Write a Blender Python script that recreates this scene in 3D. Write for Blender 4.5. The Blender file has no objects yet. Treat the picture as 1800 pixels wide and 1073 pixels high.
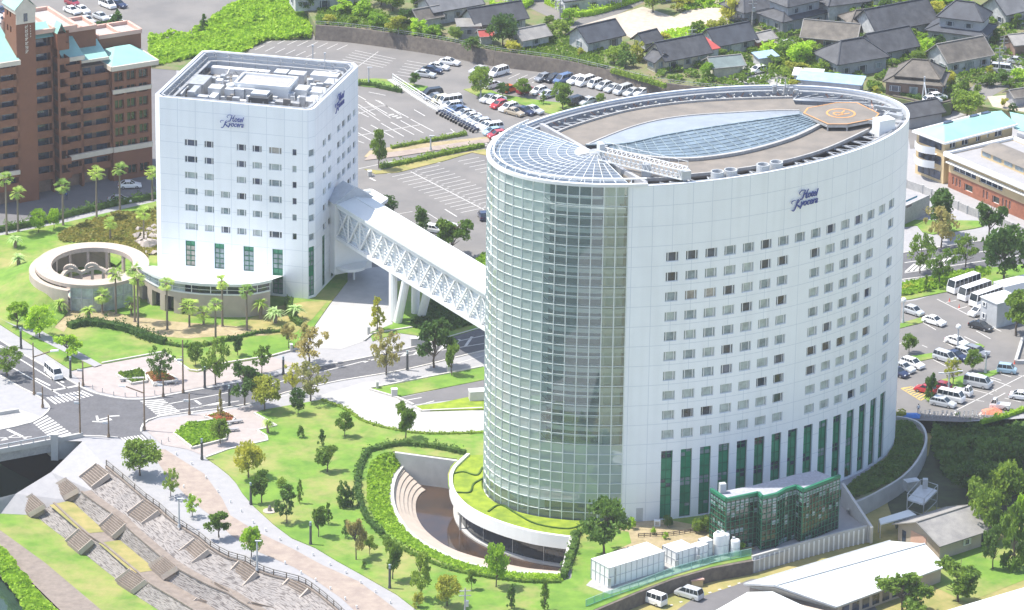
import bpy, bmesh, math, random
import numpy as np
from mathutils import Vector, Matrix
from mathutils.geometry import tessellate_polygon
random.seed(7)
rnd = random.random
def ru(a, b): return a + (b - a) * rnd()
S = bpy.context.scene
# ------------------------------------------------------------------ camera
CAMZ = 300.0; CAMY = -790.0; FPX = 8300.0
TH = math.radians(20.8); ROLL = math.radians(-0.82)
CAMP = Vector((0, CAMY, CAMZ))
FW = Vector((0, math.cos(TH), -math.sin(TH)))
R0 = Vector((1, 0, 0)); U0 = R0.cross(FW)
CR = R0 * math.cos(ROLL) - U0 * math.sin(ROLL)
CU = U0 * math.cos(ROLL) + R0 * math.sin(ROLL)
cd = bpy.data.cameras.new('camera'); cam = bpy.data.objects.new('camera', cd)
S.collection.objects.link(cam); S.camera = cam
cd.sensor_width = 36; cd.lens = FPX / 1800 * 36; cd.clip_end = 20000; cd.clip_start = 1
M = Matrix((CR, CU, -FW)).transposed().to_4x4(); M.translation = CAMP
cam.matrix_world = M
# ------------------------------------------------------------------ light
SUN_EL = math.radians(63); SD = Vector((-1.0, 0.17, 0)).normalized()
sv = Vector((SD.x * math.cos(SUN_EL), SD.y * math.cos(SUN_EL), math.sin(SUN_EL)))
ld = bpy.data.lights.new('sun', 'SUN'); sun = bpy.data.objects.new('sun', ld); S.collection.objects.link(sun)
ld.energy = 4.2; ld.angle = math.radians(0.5); ld.color = (1.0, 0.945, 0.85)
sun.rotation_euler = sv.to_track_quat('Z', 'Y').to_euler()
W = bpy.data.worlds.new('World'); S.world = W; W.use_nodes = True
nt = W.node_tree; bg = nt.nodes['Background']
sk = nt.nodes.new('ShaderNodeTexSky'); sk.sky_type = 'NISHITA'; sk.sun_disc = False
sk.sun_elevation = SUN_EL; sk.sun_rotation = math.atan2(SD.x, SD.y); sk.air_density = 1.0; sk.dust_density = 1.5
nt.links.new(sk.outputs[0], bg.inputs[0]); bg.inputs[1].default_value = 0.15
S.view_settings.view_transform = 'Standard'; S.view_settings.look = 'None'
S.view_settings.exposure = 0.88; S.view_settings.gamma = 1
S.render.engine = 'CYCLES'
# ------------------------------------------------------------------ projection helpers (photo pixel -> point at height z)
def P(x, y, z=0.0):
    d = FW * FPX + CR * (x - 900) - CU * (y - 536.5)
    return CAMP + d * ((z - CAMZ) / d.z)
def PX(pts, z=0.0): return [P(x, y, z).to_2d() for x, y in pts]
def ray_wall(A, B, x, y):
    """distance along the vertical wall A-B and height where the sight line of photo pixel x,y meets it"""
    d = FW * FPX + CR * (x - 900) - CU * (y - 536.5)
    t = Vector((B[0] - A[0], B[1] - A[1])); L = t.length; t /= L; n = Vector((-t.y, t.x))
    k = (Vector((A[0], A[1])) - CAMP.to_2d()).dot(n) / d.to_2d().dot(n)
    p = CAMP + d * k
    return (p.to_2d() - Vector((A[0], A[1]))).dot(t), p.z
# ------------------------------------------------------------------ mesh builder
class MB:
    def __init__(s): s.v = []; s.f = []; s.uv = []; s.has_uv = False
    def face(s, pts, uv=None):
        n = len(s.v); s.v += [tuple(p) for p in pts]; s.f.append(tuple(range(n, n + len(pts))))
        if uv: s.has_uv = True
        s.uv += list(uv) if uv else [(0, 0)] * len(pts)
    def hexa(s, b, t):      # bottom and top rings of equal length
        n = len(b); k = len(s.v); s.v += [tuple(p) for p in b] + [tuple(p) for p in t]
        def add(idx): s.f.append(tuple(k + i for i in idx)); s.uv += [(0, 0)] * len(idx)
        add(range(n - 1, -1, -1)); add(range(n, 2 * n))
        for i in range(n): j = (i + 1) % n; add((i, j, n + j, n + i))
    def box(s, c, sz, a=0.0):
        ca, sa = math.cos(a), math.sin(a); hx, hy, h = sz[0] / 2, sz[1] / 2, sz[2]
        q = [(c[0] + x * ca - y * sa, c[1] + x * sa + y * ca) for x, y in ((-hx, -hy), (hx, -hy), (hx, hy), (-hx, hy))]
        s.hexa([(x, y, c[2]) for x, y in q], [(x, y, c[2] + h) for x, y in q])
    def prism(s, poly, z0, z1):
        poly = [Vector((p[0], p[1])) for p in poly]
        ar = sum(a.x * b.y - b.x * a.y for a, b in zip(poly, poly[1:] + poly[:1]))
        if ar < 0: poly = poly[::-1]
        k = len(s.v); n = len(poly)
        s.v += [(p.x, p.y, z0) for p in poly] + [(p.x, p.y, z1) for p in poly]
        for tri in tessellate_polygon([[p.to_3d() for p in poly]]):
            a, b, c = tri
            cr = (poly[b] - poly[a]).cross(poly[c] - poly[a])
            if cr < 0: b, c = c, b
            s.f.append((k + n + a, k + n + b, k + n + c)); s.uv += [(0, 0)] * 3
            s.f.append((k + a, k + c, k + b)); s.uv += [(0, 0)] * 3
        for i in range(n):
            j = (i + 1) % n; s.f.append((k + i, k + j, k + n + j, k + n + i)); s.uv += [(0, 0)] * 4
    def bar(s, a, b, w, h=None):
        a = Vector(a); b = Vector(b); h = h or w; d = (b - a)
        if d.length < 1e-6: return
        d.normalize(); up = Vector((0, 0, 1)) if abs(d.z) < .95 else Vector((1, 0, 0))
        x = d.cross(up).normalized() * w / 2; y = x.cross(d).normalized() * h / 2
        s.hexa([a - x - y, a - x + y, a + x + y, a + x - y], [b - x - y, b - x + y, b + x + y, b + x - y])
    def tube(s, a, b, r, r2=None, n=8):
        a = Vector(a); b = Vector(b); r2 = r if r2 is None else r2; d = (b - a).normalized()
        up = Vector((0, 0, 1)) if abs(d.z) < .95 else Vector((1, 0, 0))
        x = d.cross(up).normalized(); y = d.cross(x).normalized()
        ring = [(math.cos(2 * math.pi * i / n), -math.sin(2 * math.pi * i / n)) for i in range(n)]
        s.hexa([a + (x * c + y * q) * r for c, q in ring], [b + (x * c + y * q) * r2 for c, q in ring])
    def lathe(s, c, prof, n=16):
        for (r0, z0), (r1, z1) in zip(prof, prof[1:]):
            for i in range(n):
                a, b = 2 * math.pi * i / n, 2 * math.pi * (i + 1) / n
                q = [(c[0] + r * math.cos(t), c[1] + r * math.sin(t), c[2] + z) for r, z, t in ((r0, z0, a), (r0, z0, b), (r1, z1, b), (r1, z1, a))]
                s.face(q)
    def strip(s, pa, pb, uv=False):   # two polylines of equal length
        for i in range(len(pa) - 1):
            s.face([pa[i], pa[i + 1], pb[i + 1], pb[i]])
    def path(s, pts, w, h=None):
        for a, b in zip(pts, pts[1:]): s.bar(a, b, w, h)
    def mesh(s, name, mat, off=(0, 0, 0), smooth=False):
        me = bpy.data.meshes.new(name)
        o = Vector(off); me.from_pydata([tuple(Vector(p) - o) for p in s.v], [], s.f)
        if s.has_uv:
            l = me.uv_layers.new(name='UVMap'); a = np.array(s.uv, dtype=np.float32)
            if len(a) == len(l.data): l.data.foreach_set('uv', a.ravel())
        if mat: me.materials.append(mat)
        if smooth: me.polygons.foreach_set('use_smooth', [True] * len(me.polygons))
        me.update(); return me
    def build(s, name, mat, parent=None, label=None, smooth=False):
        off = parent_loc(parent) if parent else (0, 0, 0)
        o = bpy.data.objects.new(name, s.mesh(name, mat, off, smooth)); S.collection.objects.link(o)
        if parent: o.parent = parent
        if label: o['label'] = label
        return o
def parent_loc(p):
    v = Vector((0, 0, 0))
    while p: v += p.location; p = p.parent
    return v
def thing(name, label, cat, loc=(0, 0, 0), group=None):
    o = bpy.data.objects.new(name, None); o.empty_display_size = 1; S.collection.objects.link(o); o.location = loc
    o['label'] = label; o['category'] = cat
    if group: o['group'] = group
    return o
def tag(o, label, cat, group=None, kind=None):
    o['label'] = label; o['category'] = cat
    if group: o['group'] = group
    if kind: o['kind'] = kind
    return o
def struct(o, label=None):
    o['kind'] = 'structure'
    if label: o['label'] = label; 
    return o
def inst(name, me, parent, loc=(0, 0, 0), rz=0, sc=None):
    o = bpy.data.objects.new(name, me); S.collection.objects.link(o); o.parent = parent; o.location = loc; o.rotation_euler.z = rz
    if sc: o.scale = sc
    return o
# ------------------------------------------------------------------ materials
def mat(name, col, rough=.8, var=.12, scale=.5, col2=None, metal=0, bump=0, big=0, spec=.5, coat=0):
    m = bpy.data.materials.new(name); m.use_nodes = True; n = m.node_tree.nodes; l = m.node_tree.links
    b = n['Principled BSDF']; b.inputs['Roughness'].default_value = rough; b.inputs['Metallic'].default_value = metal
    b.inputs['Specular IOR Level'].default_value = spec; b.inputs['Coat Weight'].default_value = coat
    if var <= 0: b.inputs['Base Color'].default_value = (*col, 1); return m
    tc = n.new('ShaderNodeTexCoord'); no = n.new('ShaderNodeTexNoise'); no.inputs['Scale'].default_value = scale; no.inputs['Detail'].default_value = 6; no.inputs['Roughness'].default_value = .65
    l.new(tc.outputs['Object'], no.inputs['Vector'])
    r = n.new('ShaderNodeValToRGB'); c2 = col2 or tuple(max(0, c * (1 - 2 * var)) for c in col); c1 = col if col2 else tuple(min(1, c * (1 + var)) for c in col)
    r.color_ramp.elements[0].position = .36; r.color_ramp.elements[1].position = .64
    r.color_ramp.elements[0].color = (*c2, 1); r.color_ramp.elements[1].color = (*c1, 1)
    l.new(no.outputs['Fac'], r.inputs['Fac']); out = r.outputs['Color']
    if big:
        n2 = n.new('ShaderNodeTexNoise'); n2.inputs['Scale'].default_value = scale * big; n2.inputs['Detail'].default_value = 4
        l.new(tc.outputs['Object'], n2.inputs['Vector'])
        mx = n.new('ShaderNodeMix'); mx.data_type = 'RGBA'; mx.blend_type = 'MULTIPLY'; mx.inputs[0].default_value = 1
        r2 = n.new('ShaderNodeValToRGB'); r2.color_ramp.elements[0].position = .3; r2.color_ramp.elements[1].position = .6
        r2.color_ramp.elements[0].color = (.78, .78, .8, 1); r2.color_ramp.elements[1].color = (1, 1, 1, 1)
        l.new(n2.outputs['Fac'], r2.inputs['Fac']); l.new(out, mx.inputs['A']); l.new(r2.outputs['Color'], mx.inputs['B']); out = mx.outputs['Result']
    l.new(out, b.inputs['Base Color'])
    if bump:
        bp = n.new('ShaderNodeBump'); bp.inputs['Strength'].default_value = bump; l.new(no.outputs['Fac'], bp.inputs['Height']); l.new(bp.outputs['Normal'], b.inputs['Normal'])
    return m
def leafmat(name, c, c2, tr=.35):
    m = bpy.data.materials.new(name); m.use_nodes = True; n = m.node_tree.nodes; l = m.node_tree.links
    b = n['Principled BSDF']; b.inputs['Roughness'].default_value = .6; b.inputs['Specular IOR Level'].default_value = .3
    tc = n.new('ShaderNodeTexCoord'); no = n.new('ShaderNodeTexNoise'); no.inputs['Scale'].default_value = 1.1; no.inputs['Detail'].default_value = 3
    l.new(tc.outputs['Object'], no.inputs['Vector'])
    oi = n.new('ShaderNodeObjectInfo'); ad = n.new('ShaderNodeMath'); ad.operation = 'MULTIPLY_ADD'; ad.inputs[1].default_value = .34
    sb = n.new('ShaderNodeMath'); sb.operation = 'SUBTRACT'; sb.inputs[1].default_value = .17
    l.new(oi.outputs['Random'], ad.inputs[0]); l.new(no.outputs['Fac'], ad.inputs[2]); l.new(ad.outputs[0], sb.inputs[0])
    r = n.new('ShaderNodeValToRGB'); r.color_ramp.elements[0].position = .3; r.color_ramp.elements[1].position = .7
    r.color_ramp.elements[0].color = (*c2, 1); r.color_ramp.elements[1].color = (*c, 1)
    l.new(sb.outputs[0], r.inputs['Fac']); l.new(r.outputs['Color'], b.inputs['Base Color'])
    t = n.new('ShaderNodeBsdfTranslucent'); l.new(r.outputs['Color'], t.inputs['Color'])
    mx = n.new('ShaderNodeMixShader'); mx.inputs[0].default_value = tr
    l.new(b.outputs[0], mx.inputs[1]); l.new(t.outputs[0], mx.inputs[2]); l.new(mx.outputs[0], n['Material Output'].inputs['Surface'])
    return m
def glassmat(name, tint, refl=.12, haze=.1, hazecol=(.75, .85, .82), rough=.02):
    m = bpy.data.materials.new(name); m.use_nodes = True; n = m.node_tree.nodes; l = m.node_tree.links
    n.remove(n['Principled BSDF']); t = n.new('ShaderNodeBsdfTransparent'); t.inputs[0].default_value = (*tint, 1)
    g = n.new('ShaderNodeBsdfGlossy'); g.inputs['Roughness'].default_value = rough; g.inputs[0].default_value = (.95, 1, 1, 1)
    d = n.new('ShaderNodeBsdfDiffuse'); d.inputs[0].default_value = (*hazecol, 1)
    fr = n.new('ShaderNodeFresnel'); fr.inputs[0].default_value = 1.5
    mu = n.new('ShaderNodeMath'); mu.operation = 'MULTIPLY_ADD'; mu.inputs[1].default_value = 1.2; mu.inputs[2].default_value = refl; mu.use_clamp = True
    l.new(fr.outputs[0], mu.inputs[0])
    m1 = n.new('ShaderNodeMixShader'); m1.inputs[0].default_value = haze; l.new(t.outputs[0], m1.inputs[1]); l.new(d.outputs[0], m1.inputs[2])
    m2 = n.new('ShaderNodeMixShader'); l.new(mu.outputs[0], m2.inputs[0]); l.new(m1.outputs[0], m2.inputs[1]); l.new(g.outputs[0], m2.inputs[2])
    l.new(m2.outputs[0], n['Material Output'].inputs['Surface']); return m
def panelmat(name, col, line, su, sv_, w=.04, rough=.35, su2=None):
    """white cladding with thin joints, laid out by the UV of the wall (metres)"""
    m = mat(name, col, rough, .012, .3); n = m.node_tree.nodes; l = m.node_tree.links; b = n['Principled BSDF']
    src = b.inputs['Base Color'].links[0].from_socket; uv = n.new('ShaderNodeUVMap')
    mp = n.new('ShaderNodeMapping'); mp.inputs['Scale'].default_value = (.7, .04, 1); no = n.new('ShaderNodeTexNoise'); no.inputs['Scale'].default_value = 1; no.inputs['Detail'].default_value = 1; l.new(uv.outputs[0], mp.inputs[0]); l.new(mp.outputs[0], no.inputs['Vector'])
    mr = n.new('ShaderNodeMapRange'); mr.inputs['From Min'].default_value = .3; mr.inputs['From Max'].default_value = .55; mr.inputs['To Min'].default_value = .955; mr.inputs['To Max'].default_value = 1.0; l.new(no.outputs['Fac'], mr.inputs['Value'])
    ms = n.new('ShaderNodeMix'); ms.data_type = 'RGBA'; ms.blend_type = 'MULTIPLY'; ms.inputs[0].default_value = 1; l.new(src, ms.inputs['A']); l.new(mr.outputs[0], ms.inputs['B']); src = ms.outputs['Result']
    sp = n.new('ShaderNodeSeparateXYZ'); l.new(uv.outputs[0], sp.inputs[0])
    def lines(sock, per, width):
        a = n.new('ShaderNodeMath'); a.operation = 'DIVIDE'; l.new(sock, a.inputs[0]); a.inputs[1].default_value = per
        f = n.new('ShaderNodeMath'); f.operation = 'FRACT'; l.new(a.outputs[0], f.inputs[0])
        c = n.new('ShaderNodeMath'); c.operation = 'LESS_THAN'; l.new(f.outputs[0], c.inputs[0]); c.inputs[1].default_value = width / per
        return c.outputs[0]
    a = lines(sp.outputs[0], su, w * 1.6); c = lines(sp.outputs[1], sv_, w * 1.6)
    mx = n.new('ShaderNodeMath'); mx.operation = 'MAXIMUM'; l.new(a, mx.inputs[0]); l.new(c, mx.inputs[1])
    out = mx.outputs[0]
    cm = n.new('ShaderNodeMix'); cm.data_type = 'RGBA'; l.new(out, cm.inputs[0]); l.new(src, cm.inputs['A']); cm.inputs['B'].default_value = (*line, 1)
    l.new(cm.outputs['Result'], b.inputs['Base Color']); return m
def tilemat(name, c, c2, sx=1.6, moss=None):
    """roof tiles: fine rows laid out by the UV of each roof slope, weathered by noise"""
    m = mat(name, c, .75, .2, .6, col2=c2, big=.4); n = m.node_tree.nodes; l = m.node_tree.links; b = n['Principled BSDF']
    src = b.inputs['Base Color'].links[0].from_socket; uv = n.new('ShaderNodeUVMap')
    w = n.new('ShaderNodeTexWave'); w.wave_type = 'BANDS'; w.bands_direction = 'Y'; w.inputs['Scale'].default_value = sx; w.inputs['Distortion'].default_value = .6; l.new(uv.outputs[0], w.inputs['Vector'])
    mr = n.new('ShaderNodeMapRange'); mr.inputs['To Min'].default_value = .72; mr.inputs['To Max'].default_value = 1.1; l.new(w.outputs['Fac'], mr.inputs['Value'])
    mx = n.new('ShaderNodeMix'); mx.data_type = 'RGBA'; mx.blend_type = 'MULTIPLY'; mx.inputs[0].default_value = 1
    l.new(src, mx.inputs['A']); l.new(mr.outputs[0], mx.inputs['B']); l.new(mx.outputs['Result'], b.inputs['Base Color'])
    return m
C = {}
C['asphalt'] = mat('asphalt', (.155, .15, .155), .9, .1, .25, col2=(.13, .127, .133), bump=.02)
C['asphalt2'] = mat('asphalt_worn', (.19, .18, .172), .9, .1, .1, col2=(.145, .14, .138))
C['road'] = mat('road_asphalt', (.125, .125, .135), .9, .1, .4, col2=(.10, .10, .108), big=5)
C['paint'] = mat('road_paint', (.56, .55, .53), .7, .1, 1.5)
C['yellowpaint'] = mat('yellow_paint', (.6, .42, .12), .7, .1, 1.5)
C['pave'] = mat('paving_light', (.325, .32, .33), .85, .06, .8, col2=(.285, .285, .30))
C['pinkpave'] = mat('paving_pink', (.37, .325, .31), .85, .08, .6, col2=(.31, .275, .265))
C['beigepave'] = mat('paving_beige', (.345, .285, .24), .85, .1, .5, col2=(.26, .21, .185))
C['drive'] = mat('paving_drive', (.40, .395, .385), .85, .05, .5, col2=(.35, .345, .34))
C['kerb'] = mat('kerb_stone', (.52, .50, .47), .8, .08, 1.2)
C['concrete'] = mat('concrete', (.42, .415, .40), .85, .1, .5, col2=(.34, .335, .33), big=5)
C['paleconcrete'] = mat('pale_concrete', (.46, .455, .44), .8, .06, .4)
C['darkconcrete'] = mat('dark_concrete', (.2, .19, .18), .9, .15, .8)
C['beige'] = mat('beige_stone', (.44, .375, .32), .75, .05, .5)
def grassmat(name, a, b, c):
    m = mat(name, a, .95, .15, .35, col2=b); n = m.node_tree.nodes; l = m.node_tree.links; bs = n['Principled BSDF']; src = bs.inputs['Base Color'].links[0].from_socket
    tc = n['Texture Coordinate']; no = n.new('ShaderNodeTexNoise'); no.inputs['Scale'].default_value = .075; no.inputs['Detail'].default_value = 5; no.inputs['Roughness'].default_value = .7; l.new(tc.outputs['Object'], no.inputs['Vector'])
    r = n.new('ShaderNodeValToRGB'); r.color_ramp.elements[0].position = .46; r.color_ramp.elements[1].position = .66; r.color_ramp.elements[0].color = (0, 0, 0, 1); r.color_ramp.elements[1].color = (.85, .85, .85, 1); l.new(no.outputs['Fac'], r.inputs['Fac'])
    mx = n.new('ShaderNodeMix'); mx.data_type = 'RGBA'; l.new(r.outputs['Color'], mx.inputs[0]); l.new(src, mx.inputs['A']); mx.inputs['B'].default_value = (*c, 1); l.new(mx.outputs['Result'], bs.inputs['Base Color']); return m
C['grass'] = grassmat('grass', (.15, .265, .03), (.09, .19, .02), (.30, .265, .10))
C['drygrass'] = mat('dry_grass', (.33, .275, .11), .95, .15, .3, col2=(.20, .21, .06))
C['limegrass'] = mat('lime_cover', (.25, .32, .02), .95, .15, .5, col2=(.13, .20, .015), bump=.3)
C['earth'] = mat('earth', (.40, .32, .20), .95, .12, .3, col2=(.30, .25, .13), big=6)
C['sand'] = mat('sandy_yard', (.50, .43, .35), .95, .1, .15, col2=(.42, .37, .30), big=8)
C['field'] = mat('field', (.10, .16, .04), .95, .2, .3, col2=(.20, .165, .10))
C['shadeground'] = mat('shade_tinted_earth', (.06, .08, .035), .95, .2, .5, col2=(.035, .045, .025))  # dark colour stands in for the tower's shadow on the ground
C['taupe'] = mat('taupe_stone', (.25, .21, .18), .9, .12, .8, col2=(.18, .15, .13))
C['bars'] = mat('glazing_bar_paint', (.66, .70, .68), .45, 0)
C['white'] = mat('white_paint', (.74, .75, .75), .4, .02, .3)
C['roofwhite'] = mat('white_roof_sheet', (.66, .69, .685), .5, .03, .2)
C['metal'] = mat('galvanised_metal', (.45, .46, .47), .45, .1, 1, metal=.4)
C['lightmetal'] = mat('pale_metal', (.46, .48, .50), .45, .05, 1)
C['darkmetal'] = mat('dark_metal', (.06, .065, .07), .5, .1, 1)
C['roofdeck'] = mat('roof_deck', (.215, .19, .165), .9, .12, .3, col2=(.16, .145, .13))
C['blue'] = mat('sign_blue', (.015, .045, .26), .4, 0)
C['orange'] = mat('orange_paint', (.62, .30, .10), .7, .1, 1)
C['brown'] = mat('brown_tile', (.205, .078, .040), .7, .12, .4, col2=(.175, .066, .034))
C['brown2'] = mat('balcony_tile', (.215, .085, .044), .7, .1, .6)
C['mint'] = mat('mint_roof', (.27, .50, .45), .5, .06, .3)
C['cream'] = mat('cream_render', (.60, .46, .26), .8, .05, .4)
C['brick'] = mat('red_brick', (.34, .13, .075), .8, .12, 1.2)
C['creamtrim'] = mat('cream_trim', (.62, .54, .46), .7, .05, .5)
C['pinktrim'] = mat('pink_trim', (.60, .38, .31), .7, .05, .5)
C['stone'] = mat('rubble_stone', (.17, .145, .12), .9, .2, 1.2, col2=(.10, .085, .075), bump=.3, big=.2)
C['water'] = mat('river_water', (.03, .06, .04), .08, .1, .3)
C['pond'] = mat('pond_water', (.07, .042, .026), .08, .2, .25, col2=(.035, .027, .024))
C['poolwater'] = mat('pool_water', (.35, .52, .47), .15, .06, .5)
C['green'] = mat('green_glazing', (.03, .29, .155), .3, .2, .25, col2=(.014, .18, .095))
C['greenframe'] = mat('green_frame', (.012, .15, .08), .45, .05, 1)
C['darkglass'] = mat('dark_glass', (.02, .03, .04), .06, .3, .2, spec=.8)
C['pane0'] = mat('window_glass_dark', (.035, .055, .10), .1, .4, .7, spec=.8)
C['pane1'] = mat('window_glass_curtain', (.25, .31, .335), .2, .2, .9, spec=.6)
C['pane2'] = mat('window_glass_pale', (.40, .46, .45), .25, .15, .9, spec=.6)
C['panegreen'] = mat('window_glass_green', (.03, .05, .035), .1, .4, .8, spec=.8)
C['pane_warm'] = mat('window_glass_blind', (.38, .35, .31), .3, .2, .9)
C['bark'] = mat('bark', (.13, .10, .075), .95, .2, 3)
C['palmbark'] = mat('palm_bark', (.22, .18, .14), .95, .2, 3)
C['stain'] = mat('weathered_wood', (.22, .16, .11), .9, .15, 1)
C['redroof'] = mat('red_metal_roof', (.42, .07, .06), .6, .1, .5)
C['blueroof'] = mat('pale_blue_roof', (.30, .42, .55), .6, .08, .5)
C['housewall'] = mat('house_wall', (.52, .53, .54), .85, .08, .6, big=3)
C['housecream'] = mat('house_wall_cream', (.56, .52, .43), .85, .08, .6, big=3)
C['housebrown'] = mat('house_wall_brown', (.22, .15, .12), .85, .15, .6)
C['greywall'] = mat('house_wall_grey', (.36, .37, .40), .85, .08, .6)  # plain grey wall colour, darker than the white house wall
C['tile'] = tilemat('dark_roof_tile', (.095, .10, .112), (.055, .058, .066))
C['tile_old'] = tilemat('old_roof_tile', (.185, .165, .14), (.10, .09, .078))
C['tile_grey'] = tilemat('grey_roof_tile', (.20, .205, .215), (.145, .15, .16))
C['tile_blue'] = tilemat('slate_roof_tile', (.075, .085, .105), (.05, .056, .07))
C['shed'] = tilemat('shed_roof_sheet', (.36, .345, .32), (.27, .26, .25), 2.5)
C['shedgreen'] = tilemat('green_grey_roof', (.20, .255, .255), (.16, .205, .205), 2.0)
L_ = dict(mid=((.125, .175, .03), (.05, .095, .015)), dark=((.06, .105, .025), (.022, .052, .014)), yel=((.24, .235, .04), (.12, .145, .025)),
          lime=((.20, .29, .03), (.095, .17, .018)), brown=((.20, .17, .08), (.13, .14, .06)), palm=((.24, .30, .09), (.10, .17, .05)),
          silver=((.26, .33, .20), (.13, .20, .11)), rust=((.17, .14, .045), (.085, .10, .028)), red=((.25, .075, .06), (.12, .13, .04)))
for k, (a, b) in L_.items(): C['l_' + k] = leafmat('foliage_' + k, (a[0] * 2.4, a[1] * 2.4, a[2] * 1.8), (b[0] * 2.5, b[1] * 2.4, b[2] * 1.9), .48)
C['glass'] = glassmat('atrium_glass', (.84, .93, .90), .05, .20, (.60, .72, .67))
C['glassleft'] = glassmat('atrium_glass_sun_tint', (.80, .90, .86), .05, .46, (.66, .76, .71))  # paler diffuse haze paints in sunlight on the left side of the glass
C['glasslow'] = glassmat('fritted_glass', (.55, .68, .63), .06, .5, (.60, .72, .68))
C['glassroof'] = glassmat('roof_glass', (.70, .78, .85), .06, .45, (.20, .225, .27))
C['skylight'] = mat('skylight_glass', (.17, .225, .275), .3, .15, .4, spec=.4)
C['skylight2'] = mat('skylight_sheet', (.26, .29, .335), .3, .06, .3)
C['towerwall'] = panelmat('tower_cladding', (.83, .855, .885), (.60, .64, .70), 3.265, 3.345, .055)
C['lbwall'] = panelmat('block_cladding', (.81, .835, .87), (.60, .64, .70), 3.3, 3.05, .055)
# ------------------------------------------------------------------ flat ground pieces
def sheet(poly, z, m, name, holes=(), skirt=0.0):
    """polygon sheet (world xy) at height z with optional holes and a short skirt down its edge"""
    loops = [[Vector((p[0], p[1], 0)) for p in q] for q in [poly, *holes]]
    allp = [p for q in loops for p in q]; mb = MB(); mb.v = [(p.x, p.y, z) for p in allp]
    for a, b, c in tessellate_polygon(loops):
        A, B, D = allp[a], allp[b], allp[c]
        if (B - A).to_2d().cross((D - A).to_2d()) < 0: b, c = c, b
        mb.f.append((a, b, c)); mb.uv += [(0, 0)] * 3
    if skirt:
        for q in loops:
            for a, b in zip(q, q[1:] + q[:1]):
                mb.face([(a.x, a.y, z), (a.x, a.y, z - skirt), (b.x, b.y, z - skirt), (b.x, b.y, z)])
    return struct(mb.build(name, m))
def psheet(px, z, m, name, holes=(), skirt=0.0): return sheet(PX(px, z), z, m, name, holes, skirt)
def smooth_px(pts, n=4):
    out = []
    for i in range(len(pts) - 1):
        p0 = pts[max(i - 1, 0)]; p1 = pts[i]; p2 = pts[i + 1]; p3 = pts[min(i + 2, len(pts) - 1)]
        for k in range(n):
            t = k / n; out.append(tuple(.5 * (2 * b + (c - a) * t + (2 * a - 5 * b + 4 * c - d) * t * t + (3 * b - a - 3 * c + d) * t ** 3) for a, b, c, d in zip(p0, p1, p2, p3)))
    out.append(tuple(pts[-1])); return out
def ribbon(pts, w, z, mb):
    """flat strip along a world polyline"""
    pts = [Vector((p[0], p[1])) for p in pts]; L = []; R_ = []
    for i, p in enumerate(pts):
        d = (pts[min(i + 1, len(pts) - 1)] - pts[max(i - 1, 0)]).normalized(); n = Vector((-d.y, d.x)) * w / 2
        L.append((p.x + n.x, p.y + n.y, z)); R_.append((p.x - n.x, p.y - n.y, z))
    for i in range(len(pts) - 1): mb.face([R_[i], R_[i + 1], L[i + 1], L[i]])
def pline(mb, px, w, z): ribbon([P(x, y, z) for x, y in px], w, z, mb)
def kerb(pts, z0=0, h=.14, w=.3, mb=None):
    for a, b in zip(pts, pts[1:]): mb.bar((a[0], a[1], z0 + h / 2), (b[0], b[1], z0 + h / 2), w, h)
# ================================================================== GROUND
L0 = smooth_px([(187,821),(216,845),(257,880),(280,896),(306,919),(350,947),(370,964),(402,982),(431,990),(450,1002),(481,1014),(525,1025),(548,1037),(575,1058),(600,1080),(640,1120)], 2)
L1 = smooth_px([(159,862),(190,885),(221,906),(248,932),(275,955),(300,976),(323,993),(355,1011),(388,1028),(415,1039),(440,1055),(470,1073),(500,1090),(520,1105),(540,1120),(580,1150)], 2)
L2 = smooth_px([(125,880),(155,908),(186,935),(213,952),(243,977),(274,1002),(294,1020),(328,1040),(361,1060),(385,1075),(410,1090),(440,1105),(465,1120),(485,1135),(505,1150),(540,1180)], 2)
L3 = smooth_px([(61,906),(93,931),(125,955),(150,975),(181,1000),(213,1025),(233,1043),(262,1062),(290,1080),(315,1098),(340,1115),(365,1130),(390,1145),(410,1160),(430,1175),(470,1205)], 2)
Z1, Z2, Z3 = -2.5, -5.0, -7.4
w0 = [P(x, y, 0) for x, y in L0]; w1 = [P(x, y, Z1) for x, y in L1]; w2 = [P(x, y, Z2) for x, y in L2]; w3 = [P(x, y, Z3) for x, y in L3]
ap = P(145, 776, 0)
river_hole = [ap.to_2d()] + [p.to_2d() for p in w0] + [Vector((20, -420)), Vector((-400, -420)), Vector((-400, 30)), P(-60, 700).to_2d(), P(20, 735).to_2d(), P(84, 775).to_2d()]
# pond pit
pond_in = [(805,812),(793,822),(788,836),(789,855),(796,872),(815,890),(845,907),(888,923),(932,935),(967,941),(1001,944)]
pond_out = [(705,822),(694,838),(688,860),(689,885),(700,913),(722,941),(755,964),(800,985),(850,1000),(905,1008),(985,1011)]
rim_out = [(694,796),(668,800),(652,815),(645,840),(645,880),(657,910),(682,938),(715,961),(757,981),(810,1003),(870,1016),(930,1022),(992,1022)]
ZRM = -2.2
pit = PX([(694,798),(804,812)]) + PX(pond_in[1:]) + PX([(1006,965),(998,1015)]) + PX(rim_out[::-1][:-1])
# sunken ground in the south-east
ZL = -2.2
POD = smooth_px([(1492,905),(1500,893),(1520,884),(1556,865),(1590,843),(1615,815),(1629,785),(1628,765),(1618,750),(1600,742),(1578,738)], 3)
low_edge = PX([(1010,1110),(1044,1075),(1120,1043),(1180,1020),(1250,1000),(1330,985),(1400,963),(1470,944),(1530,930)]) + PX([p for p in POD]) + PX([(1690,742),(1900,730),(2300,720)])
low_hole = low_edge + [Vector((400, -330)), Vector((20, -330))]
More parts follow.
